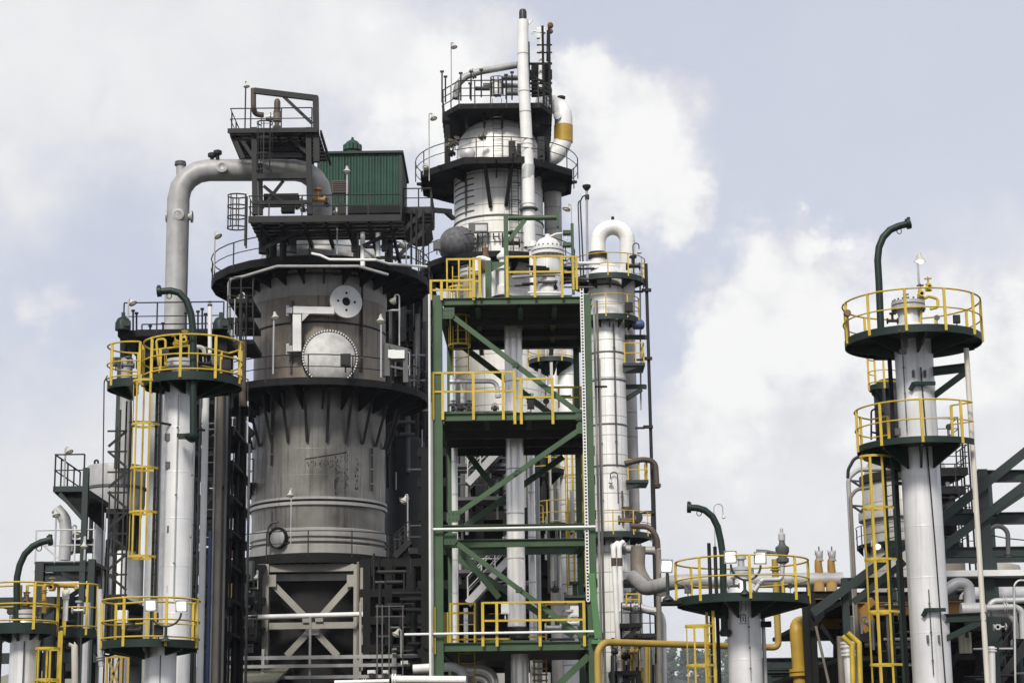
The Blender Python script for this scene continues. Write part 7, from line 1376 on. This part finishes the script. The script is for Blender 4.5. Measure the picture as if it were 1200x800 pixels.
part(t, 'wall', MB().boxb(P(505, 600, 112).x, P(702, 600, 112).x, 113, 122, 0, P(600, 506, 112).z), 'shadow_steel', smooth=0)  # near-black backdrop put in where only deep shade lies
part(t, 'backdrop_wing', MB().boxb(P(262, 700, 103).x, P(505, 700, 103).x, 104, 113, 0, P(400, 655, 103).z), 'shadow_steel', smooth=0)
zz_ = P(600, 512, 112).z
for k in range(6): z = zz_ * (k + 1) / 7; part(t, 'backdrop_pane', MB().boxb(P(520 + k * 28, 600, 112).x, P(532 + k * 28, 600, 112).x, 112.9, 112.997, z - 1, z + .6), 'dark_dome', smooth=0)  # panes on the added backdrop
lb2 = 'dark pipe inside the shaded rack behind the green structure'
for k in range(70):
    px = rnd.uniform(522, 690); y0 = rnd.uniform(515, 740); Y = rnd.uniform(75.5, 78.5); vert = rnd.random() < .5
    p = P(px, y0, Y); q = P(px, y0 - rnd.uniform(30, 140), Y) if vert else P(px + rnd.uniform(20, 70), y0, Y)
    if vert: q.x = p.x; q.z = min(q.z, P(px, 512, Y).z); q.y = p.y
    else: q.z = p.z
    if (q - p).length < .3 or (not vert and q.x > P(700, 600, Y).x): continue
    solo('rack_pipe', lb2, 'pipe', MB().cyl(p, q, rnd.uniform(.04, .16), 8), rnd.choice(['shadow_steel', 'dark_steel', 'dark_steel', 'grey_steel', 'slate_green', 'mid_pipe']), p, 'dark pipes behind the green structure')
for k in range(40):
    px = rnd.uniform(432, 503); y0 = rnd.uniform(670, 770); Y = rnd.uniform(84.5, 87); vert = rnd.random() < .5
    p = P(px, y0, Y); q = P(px, y0 - rnd.uniform(15, 60), Y) if vert else P(min(504, px + rnd.uniform(12, 40)), y0, Y)
    if vert: q.x = p.x; q.z = min(q.z, zD - .3)
    else: q.z = p.z
    solo('base_pipe', 'dark pipe in the shade right of the beige frame', 'pipe', MB().cyl(p, q, rnd.uniform(.03, .11), 8), rnd.choice(['shadow_steel', 'dark_steel', 'dark_steel', 'slate_green']), p, 'dark pipes right of the beige frame')
for k in range(34):
    px = rnd.uniform(263, 300); y0 = rnd.uniform(670, 775); Y = rnd.uniform(85.5, 87.3); vert = rnd.random() < .5
    p = P(px, y0, Y); q = P(px, y0 - rnd.uniform(15, 50), Y) if vert else P(min(302, px + rnd.uniform(8, 30)), y0, Y)
    if vert: q.x = p.x; q.z = min(q.z, zD - .3)
    else: q.z = p.z
    solo('base_pipe', 'dark pipe in the shade left of the beige frame', 'pipe', MB().cyl(p, q, rnd.uniform(.03, .12), 8), rnd.choice(['shadow_steel', 'dark_steel', 'slate_green', 'grey_steel']), p, 'dark pipes left of the beige frame')
for k in range(8):
    px = rnd.uniform(318, 412); p = P(px, 768, 91 + rnd.uniform(0, 1.5)); solo('frame_pipe', 'dark upright pipe seen through the beige cross braces', 'pipe', MB().cyl(p, Vector((p.x, p.y, P(px, rnd.uniform(690, 745), 91).z)), rnd.uniform(.03, .07), 8), rnd.choice(['grey_steel', 'dark_steel']), p, 'dark uprights behind the beige braces')
for i, (x0, x1) in enumerate(((323, 341), (397, 412))):
    a = P(x0, 708, 92.5); b = P(x1, 690, 92.5); solo('panel', ['dark blue grey panel behind the left upper beige brace', 'dark blue grey panel behind the right upper beige brace'][i], 'panel', MB().boxb(a.x, b.x, 92.5, 92.6, a.z, b.z), 'blue_paint' if False else 'dark_dome', a, smooth=0)
a = P(366, 715, 91); t = thing('lattice_platform', 'small dark railed stand behind the beige cross braces', 'platform', a); part(t, 'deck', MB().boxb(a.x - .2, a.x + 2.2, 91, 92, a.z - .1, a.z), 'dark_steel', smooth=0); railing(t, [(a.x - .2, 91, a.z), (a.x + 2.2, 91, a.z)], 'grey_steel', 1.0, .03, .5, .05)
cv = [P(440, 770, 86), P(500, 770, 86)]
steel_frame('dark ladder rails and guard frame right of the beige frame', [vpost(442, 740, 708, 84, .06), vpost(448, 740, 708, 84, .06), vpost(456, 740, 708, 84, .05), vpost(472, 740, 709, 84, .05)], [hb(440, 474, y, 84, .05) for y in (710, 722)], (), 'grey_steel', ib=False, name='guard_rail', cat='guard rail')
t = stair('dark steel steps with handrail at the right end of the lowest ring platform', P(462, 652, 87.5), P(480, 634, 87.5), mt='dark_steel', n=6)
a = P(480, 650, 88); b = P(503, 643, 88); t = thing('landing', 'dark landing at the right of the lowest ring platform by the green structure', 'landing', a); part(t, 'deck', MB().boxb(a.x, b.x, 87.5, 90, b.z - .25, b.z), 'dark_steel', smooth=0); railing(t, [(a.x, 87.55, b.z), (b.x, 87.55, b.z)], 'grey_steel', 1.0, .03, .7, .05)
# fine pipework between the left column and the weathered vessel
lb3 = 'thin upright pipe in the gap between the left column and the weathered vessel'
for k in range(24):
    px = rnd.uniform(226, 292); yt = rnd.uniform(340, 560) if px > 266 else rnd.uniform(455, 600); Y = rnd.uniform(72, 82)
    if 270 < px < 294: yt = rnd.choice([340, 345, 470, 520, 600])
    p = P(px, 780, Y); solo('gap_pipe', lb3, 'pipe', MB().cyl((p.x, p.y, 0), (p.x, p.y, P(px, yt, Y).z), rnd.uniform(.025, .06) if px > 268 else rnd.uniform(.03, .1), 8), rnd.choice(['dark_steel', 'shadow_steel', 'grey_steel', 'dark_steel']), (p.x, p.y, 0), 'thin pipes left of the weathered vessel')
rack('tall dark narrow pipe rack between the left column and the weathered vessel', 229, 266, (455, 500, 540, 580, 620, 660, 700, 740), 73, 77, 3)
for i, (x0, x1, y) in enumerate(((268, 296, 350), (266, 296, 372), (268, 297, 398), (266, 290, 470), (268, 300, 745))):
    a = P(x0, y, 86); b = P(x1, y, 86); t = thing('landing', ['small dark landing left of the weathered vessel shoulder', 'second small dark landing left of the weathered vessel', 'third small dark landing left of the weathered vessel', 'small dark landing under the left end of the middle ring platform', 'small dark landing left of the beige frame'][i], 'landing', a); part(t, 'deck', MB().boxb(a.x, b.x, 86, 89, a.z - .2, a.z), 'shadow_steel', smooth=0); railing(t, [(a.x, 86.05, a.z), (b.x, 86.05, a.z)], 'dark_steel', 1.0, .025, .5, .05)
for (x0, y0, x1, y1) in ((278, 490, 297, 510),): solo('bracket_arm', 'dark slanted bracket holding the middle ring platform at its left', 'bracket', MB().bar(P(x0, y0, 90), P(x1, y1, 90), .2, .3).bar(P(270, 494, 90), P(286, 496, 90), .2, .3), 'dark_steel', P(x0, y0, 90))
# lower left low clutter
for k in range(30):
    px = rnd.uniform(-5, 128); yt = rnd.uniform(690, 780); Y = rnd.uniform(60, 72); p = P(px, 790, Y); solo('low_pipe', 'thin pipe in the dark clutter at the lower left', 'pipe', MB().cyl((p.x, p.y, 0), (p.x, p.y, P(px, yt, Y).z), rnd.uniform(.03, .11), 8), rnd.choice(['dark_steel', 'shadow_steel', 'slate_green', 'galvanised']), (p.x, p.y, 0), 'thin pipes at the lower left')
rack('low dark pipe rack at the lower left behind the yellow platforms', -12, 132, (700, 735, 765), 66, 76, 5, mt='slate_green')
# ================================================================== SMALL FITTINGS
rnd = random.Random(101)
def on_wall(c, r, px, py, off=.06):          # point on a vertical cylinder seen at px,py
    d = ray(px, py); A = d.x ** 2 + d.y ** 2; bx_, by_ = CAM.x - c[0], CAM.y - c[1]; B = 2 * (d.x * bx_ + d.y * by_); rr = r + off; C_ = bx_ ** 2 + by_ ** 2 - rr * rr
    D = B * B - 4 * A * C_
    if D < 0: return None
    return CAM + d * ((-B - math.sqrt(D)) / (2 * A))
def wall_line(label, c, r, px, y0, y1, rad, mt, off=.07, group=None, clips=3):
    a = on_wall(c, r, px, y0, off); z1 = on_wall(c, r, px, y1, off)
    if a is None or z1 is None: return
    b = Vector((a.x, a.y, z1.z)); t = thing('conduit', label, 'conduit', a, group); part(t, 'conduit_run', MB().cyl(a, b, rad, 8), mt)
    for k in range(clips): p = a.lerp(b, (k + .5) / clips); part(t, 'clip', MB().box(p, (rad * 3, rad * 2.4, .05)), 'grey_steel')
for px, y0, y1, m_, lb in ((546, 252, 196, 'grey_steel', 'thin conduit at the left of the white tower below the octagonal platform'), (560, 292, 262, 'grey_steel', 'thin conduit by the instrument cabinet on the white tower'), (626, 290, 196, 'dark_steel', 'thin dark conduit right of the stack on the white tower'), (612, 292, 240, 'mid_pipe', 'thin grey conduit behind the stack foot on the white tower')):
    wall_line(lb, cT, rT, px, y0, y1, .05, m_)
for px, y0, y1, m_, lb in ((707, 620, 420, 'mid_pipe', 'thin grey conduit down the left of the slim jacketed column'), (723, 545, 380, 'grey_steel', 'thin dark conduit down the right of the slim jacketed column'), (730, 615, 575, 'brown_pipe', 'short brown conduit above the low platform of the jacketed column')):
    wall_line(lb, cJ, rJ, px, y0, y1, .045, m_)
for px, y0, y1, m_, lb in ((318, 545, 470, 'dark_steel', 'thin dark line on the left of the weathered vessel under the flare'), (436, 575, 525, 'dark_steel', 'thin dark line on the right of the weathered vessel under the flare'), (341, 437, 352, 'grey_steel', 'thin grey line beside the swing cover hinge'), (424, 436, 335, 'dark_steel', 'thin dark line right of the swing cover')):
    wall_line(lb, cV, rV, px, y0, y1, .05, m_)
for px, y0, y1, m_, lb in ((1094, 790, 690, 'grey_steel', 'thin conduit low on the right of the slim silver column'), (1063, 506, 415, 'grey_steel', 'thin conduit between the two platforms of the slim silver column')):
    wall_line(lb, cR, rR, px, y0, y1, .018, m_)
for px, y0, y1, m_, lb in ((203, 700, 462, 'galvanised', 'thin pale conduit down the front of the left silver column'), (221, 740, 520, 'mid_pipe', 'thin grey conduit down the right of the left silver column')):
    wall_line(lb, cL, rL, px, y0, y1, .016, m_)
for px, y0, y1, m_, lb in ((880, 795, 722, 'mid_pipe', 'thin grey conduit down the flood lit column'),):
    wall_line(lb, cC, rC, px, y0, y1, .016, m_)
# weld seams on the weathered vessel and grey pipe
def fit(name, label, cat, px, py, Y, mt, kind, s=.15, group=None):
    p = P(px, py, Y); mb = MB()
    if kind == 'box': mb.box(p, (s * 1.6, s, s * 2)).box(p + Vector((0, -s * .55, 0)), (s * 1.2, s * .1, s * 1.6)).cyl(p + Vector((0, 0, -s * 2)), p + Vector((0, 0, -s)), s * .15, 6)
    elif kind == 'gauge': mb.lathe(p, [(.01, -s * .3), (s, -s * .25), (s * 1.05, 0), (s * .95, s * .1), (.01, s * .1)], (0, -1, .1), 14).cyl(p + Vector((0, 0, -s * 3)), p + Vector((0, 0, -s)), s * .15, 6)
    elif kind == 'tee': mb.cyl(p - Vector((s * 1.5, 0, 0)), p + Vector((s * 1.5, 0, 0)), s * .4, 8).cyl(p, p + Vector((0, 0, s * 2)), s * .35, 8).cyl(p + Vector((0, 0, s * 1.8)), p + Vector((0, 0, s * 2.2)), s * .8, 10).cyl(p - Vector((s * 1.5, 0, 0)), p - Vector((s * 1.2, 0, 0)), s * .8, 10).cyl(p + Vector((s * 1.2, 0, 0)), p + Vector((s * 1.5, 0, 0)), s * .8, 10)
    return solo(name, label, cat, mb, mt, p, group)
L_ = [
 ('junction_box', 'small grey junction box inside the left yellow platform railing', 'box', 252, 423, 54.6, 'grey_steel', 'box', .14), ('gauge', 'small dark round gauge on the left yellow platform', 'gauge', 194, 412, 54.3, 'dark_steel', 'gauge', .1),
 ('junction_box', 'dark box at the right inside the left yellow platform railing', 'box', 265, 428, 55.2, 'dark_steel', 'box', .16), ('pipe_tee', 'small dark pipe tee low inside the left yellow platform', 'fitting', 240, 426, 54.4, 'dark_steel', 'tee', .12),
 ('pipe_tee', 'small grey pipe tee in the smaller left platform lobe', 'fitting', 150, 428, 55.6, 'grey_steel', 'tee', .12), ('junction_box', 'grey box in the smaller left platform lobe', 'box', 136, 424, 55.2, 'grey_steel', 'box', .13),
 ('junction_box', 'small grey box on the far left platform', 'box', 44, 716, 51.5, 'grey_steel', 'box', .12), ('gauge', 'small gauge standing on the far left platform', 'gauge', 12, 716, 51.6, 'dark_steel', 'gauge', .09),
 ('pipe_tee', 'small silver pipe tee on the small side platform at far left', 'fitting', 92, 715, 53.2, 'galvanised', 'tee', .12), ('junction_box', 'white box in the lower left flood lit platform', 'box', 144, 722, 51, 'panel_white', 'box', .16),
 ('pipe_tee', 'dark pipe tee on the lower left flood lit platform', 'fitting', 156, 738, 50.8, 'dark_steel', 'tee', .14), ('junction_box', 'dark box behind the yoke of the lower left floodlights', 'box', 186, 738, 50.4, 'dark_steel', 'box', .14),
 ('gauge', 'small dark gauge right of the silver pipe on the centre right platform', 'gauge', 926, 686, 56.6, 'dark_steel', 'gauge', .08), ('junction_box', 'small grey box at the left of the centre right platform', 'box', 806, 690, 56.4, 'grey_steel', 'box', .12),
 ('pipe_tee', 'small grey pipe tee left of the flanged head on the centre right platform', 'fitting', 860, 686, 56, 'mid_pipe', 'tee', .11), ('junction_box', 'small dark box on the right top platform beside the rail', 'box', 1121, 374, 55.5, 'dark_steel', 'box', .12),
 ('gauge', 'small grey gauge on the right top platform beside the column head', 'gauge', 1098, 372, 55.2, 'grey_steel', 'gauge', .08), ('pipe_tee', 'small dark pipe tee left of the column head on the right top platform', 'fitting', 1046, 376, 55.6, 'dark_steel', 'tee', .11),
 ('junction_box', 'small grey box on the middle platform of the right column', 'box', 1052, 506, 55.0, 'grey_steel', 'box', .1), ('gauge', 'dark gauge right of the middle platform of the right column', 'gauge', 1112, 500, 55.4, 'dark_steel', 'gauge', .09),
 ('pipe_tee', 'dark pipe tee on the top platform of the slim jacketed column', 'fitting', 742, 312, 98.6, 'dark_steel', 'tee', .25), ('junction_box', 'dark box on the second platform of the slim jacketed column', 'box', 737, 360, 98.6, 'dark_steel', 'box', .25),
 ('gauge', 'dark gauge on the low platform of the slim jacketed column', 'gauge', 746, 606, 98.4, 'dark_steel', 'gauge', .3), ('pipe_tee', 'brown pipe tee on the low platform of the slim jacketed column', 'fitting', 735, 609, 98.4, 'brown_pipe', 'tee', .3),
 ('junction_box', 'grey box on the lower platform of the white tower, left', 'box', 512, 288, 104, 'grey_steel', 'box', .25), ('pipe_tee', 'dark tee on the lower platform of the white tower, behind the jib mast', 'fitting', 600, 285, 104, 'dark_steel', 'tee', .3),
 ('junction_box', 'pale box behind the lowest yellow rails beside the fat silver pipe', 'box', 592, 713, 62, 'panel_white', 'box', .16), ('pipe_tee', 'silver tee behind the lowest yellow rails at right', 'fitting', 668, 730, 64, 'galvanised', 'tee', .2),
 ('junction_box', 'white box behind the lowest yellow rails at far right', 'box', 673, 716, 64, 'panel_white', 'box', .17), ('pipe_tee', 'dark green tee valve above the lowest yellow rails at right', 'fitting', 674, 700, 65, 'dark_green', 'tee', .24),
 ('pipe_tee', 'silver tee behind the lowest yellow rails right of the fat pipe', 'fitting', 648, 735, 63.5, 'galvanised', 'tee', .18), ('gauge', 'dark gauge behind the middle deck right yellow rails', 'gauge', 640, 470, 63, 'dark_steel', 'gauge', .1),
 ('junction_box', 'dark box behind the middle deck right yellow rails', 'box', 622, 474, 62, 'dark_steel', 'box', .14), ('junction_box', 'dark box on the broad deck at the foot of the pole lamp', 'box', 402, 246, 86, 'dark_steel', 'box', .3),
 ('pipe_tee', 'orange brown tee on the broad deck at the foot of the fat pipe', 'fitting', 372, 234, 86.5, 'orange_paint', 'tee', .25), ('junction_box', 'dark box on the middle ring platform under the bolted cover', 'box', 405, 422, 86.6, 'dark_steel', 'box', .28)]
for a_ in L_: fit(*a_)
# green pipe clamp stands and a sagging line under the top right platform
for i, (px, py, Y, w_) in enumerate(((1048, 505, 56.2, .12), (1046, 566, 56.2, .1), (1044, 640, 56.3, .1))): 
    a = P(px, py, Y); solo('pipe_clamp', ['dark clamp beside the right column just under its middle platform', 'dark green clamp left of the right column, middle', 'dark green clamp left of the right column, lower'][i], 'clamp', MB().bar(a, a + Vector((.55, .1, 0)), .08, w_).box(a + Vector((.05, -.05, 0)), (.12, .12, w_ * 1.6)), 'dark_green', a)
# bundle of fine lines behind the top right rail of the green structure
for i, (x0, y0, x1, y1) in enumerate(((600, 325, 640, 322), (612, 333, 688, 330), (648, 312, 690, 309), (655, 326, 690, 327))):
    a = P(x0, y0, 63 + i * .4); b = P(x1, y1, 63 + i * .4); pipe('small_pipe', 'thin valved pipe behind the top right yellow railing, number of flanges visible' if False else ['uppermost left thin flanged pipe behind the top right yellow railing', 'longest thin flanged pipe behind the top right yellow railing', 'thin flanged pipe by the right green leg at rail height', 'thin flanged pipe under the other by the right green leg'][i], 'pipe', [a, b], .05, ['galvanised', 'dark_steel', 'panel_white', 'grey_steel'][i], flanges=(.3, .7), seg=10)

# fine horizontals and risers in the dark gaps
rnd = random.Random(404)
for k in range(18):
    y = rnd.uniform(470, 770); x0 = rnd.uniform(226, 250); x1 = rnd.uniform(256, 268); Y = rnd.uniform(70, 72.5); a = P(x0, y, Y); b = P(x1, y, Y); b.z = a.z
    solo('gap_rail', 'thin level line crossing the dark gap right of the left silver column', 'pipe', MB().cyl(a, b, rnd.uniform(.02, .05), 6), rnd.choice(['galvanised', 'mid_pipe', 'grey_steel', 'slate_green']), a, 'thin level lines right of the left column')
for k in range(14):
    px = rnd.uniform(268, 293); y0 = rnd.choice([345, 372, 480, 470, 350]); p = P(px, y0 + rnd.uniform(60, 150), 84 + rnd.uniform(0, 2)); q = Vector((p.x, p.y, P(px, y0, p.y).z))
    solo('gap_riser', 'thin dark riser line in the bright gap left of the weathered vessel', 'pipe', MB().cyl(p, q, rnd.uniform(.02, .045), 6), rnd.choice(['dark_steel', 'grey_steel', 'galvanised']), p, 'thin riser lines left of the weathered vessel')
for k in range(22):
    px = rnd.uniform(448, 500); y = rnd.uniform(315, 640); Y = 96.8; v_ = rnd.random() < .6; p = P(px, y, Y); q = P(px, y - rnd.uniform(15, 60), Y) if v_ else P(min(505, px + rnd.uniform(10, 30)), y, Y)
    if v_: q.x = p.x
    else: q.z = p.z
    solo('faint_pipe', 'faint grey line in the black shade right of the weathered vessel', 'pipe', MB().cyl(p, q, rnd.uniform(.03, .06), 6), rnd.choice(['grey_steel', 'galvanised', 'mid_pipe']), p, 'faint lines right of the weathered vessel')  # brighter lines come from paler pipe materials
for k in range(20):
    px = rnd.uniform(528, 590); y = rnd.uniform(520, 700); Y = 73.5; v_ = rnd.random() < .4; p = P(px, y, Y); q = P(px, y - rnd.uniform(20, 60), Y) if v_ else P(px + rnd.uniform(15, 50), y - rnd.choice([0, 0, 18]), Y)
    if v_: q.x = p.x
    solo('rack_line', 'grey service line inside the left bays of the green structure', 'pipe', MB().cyl(p, q, rnd.uniform(.025, .06), 6), rnd.choice(['grey_steel', 'galvanised', 'mid_pipe', 'slate_green']), p, 'grey lines in the left green bays')
for i, (x0, x1, y) in enumerate(((528, 600, 544), (528, 596, 583), (528, 602, 668))):
    a = P(x0, y, 72.5); b = P(x1, y, 72.5); b.z = a.z; t = thing('landing', ['uppermost grated landing in the left bays of the green structure', 'middle grated landing in the left bays of the green structure', 'lowest grated landing in the left bays of the green structure'][i], 'landing', a); part(t, 'deck', MB().boxb(a.x, b.x, 72.3, 74, a.z - .12, a.z), 'grey_steel', smooth=0); railing(t, [(a.x, 72.35, a.z), (b.x, 72.35, a.z)], 'grey_steel', 1.0, .025, .8, .045)
for k in range(16):
    px = rnd.uniform(1002, 1060); y = rnd.uniform(690, 795); p = P(px, y, 63 + rnd.uniform(-1, 2)); v_ = rnd.random() < .6; q = p + (Vector((0, 0, rnd.uniform(.5, 1.8))) if v_ else Vector((rnd.uniform(.4, 1.4), 0, 0)))
    solo('service_line', 'thin service line behind the yellow ladder at lower right', 'pipe', MB().cyl(p, q, rnd.uniform(.025, .07), 8), rnd.choice(['grey_steel', 'taupe_pipe', 'dark_steel', 'galvanised']), p, 'service lines behind the right ladder')
for k in range(14):
    px = rnd.uniform(1120, 1195); y = rnd.uniform(735, 797); p = P(px, y, 61 + rnd.uniform(-1, 1.5)); v_ = rnd.random() < .6; q = p + (Vector((0, 0, rnd.uniform(.5, 1.6))) if v_ else Vector((rnd.uniform(.4, 1.4), 0, 0)))
    solo('service_line', 'thin service line at the lower right under the bent grey pipes', 'pipe', MB().cyl(p, q, rnd.uniform(.025, .07), 8), rnd.choice(['grey_steel', 'taupe_pipe', 'dark_steel', 'galvanised', 'mid_pipe']), p, 'service lines at the lower right')
t = stair('dark stair flight rising right at the lower right edge', P(1166, 806, 61), P(1204, 752, 61), mt='dark_steel', n=9)

rnd = random.Random(606)
for k in range(16):
    px = rnd.uniform(106, 136); p = P(px, 720, 66 + rnd.uniform(0, 3)); yt = rnd.uniform(596, 680)
    solo('left_riser', 'thin upright line beside the dull grey vessel at left', 'pipe', MB().cyl((p.x, p.y, P(px, 760, p.y).z), (p.x, p.y, P(px, yt, p.y).z), rnd.uniform(.025, .07), 8), rnd.choice(['galvanised', 'panel_white', 'dark_steel', 'mid_pipe', 'slate_green']), (p.x, p.y, P(px, 760, p.y).z), 'thin uprights by the grey vessel at left')
for k in range(22):
    px = rnd.uniform(596, 684); y = rnd.uniform(372, 480) if k < 8 else rnd.uniform(520, 752); Y = 71.5 + rnd.uniform(0, 1.5); v_ = rnd.random() < .7; p = P(px, y, Y); q = P(px, y - rnd.uniform(20, 70), Y) if v_ else P(min(684, px + rnd.uniform(12, 35)), y, Y)
    if v_: q.x = p.x; q.z = min(q.z, P(600, 366, Y).z)
    solo('bay_pipe', 'thin pipe in the right bays of the green structure', 'pipe', MB().cyl(p, q, rnd.uniform(.025, .075), 8), rnd.choice(['galvanised', 'dark_steel', 'grey_steel', 'mid_pipe', 'panel_white']), p, 'thin pipes in the right green bays')
for i, (px, y) in enumerate(((622, 470), (634, 560), (628, 700), (650, 690))):
    valve(['small dark valve behind the middle deck, right bay', 'small dark valve in the right bay under the middle deck', 'small grey valve above the lowest deck, right of the fat pipe', 'dark valve above the lowest deck at right'][i], P(px, y, 70.5), .2, ['dark_steel', 'dark_steel', 'galvanised', 'grey_steel'][i], (0, -.6, .8))
# clamps and brackets on the tall dark riser
for i, y in enumerate((340, 420, 500, 600)):
    p = P(757.5 + (y - 340) * .012, y, YJ - .4); solo('riser_clamp', 'dark clamp on the tall riser at the right of the slim jacketed column', 'clamp', MB().box(p, (.5, .25, .14)).box(p + Vector((-.4, .3, 0)), (.5, .1, .1)), 'dark_steel', p, 'clamps on the tall dark riser')
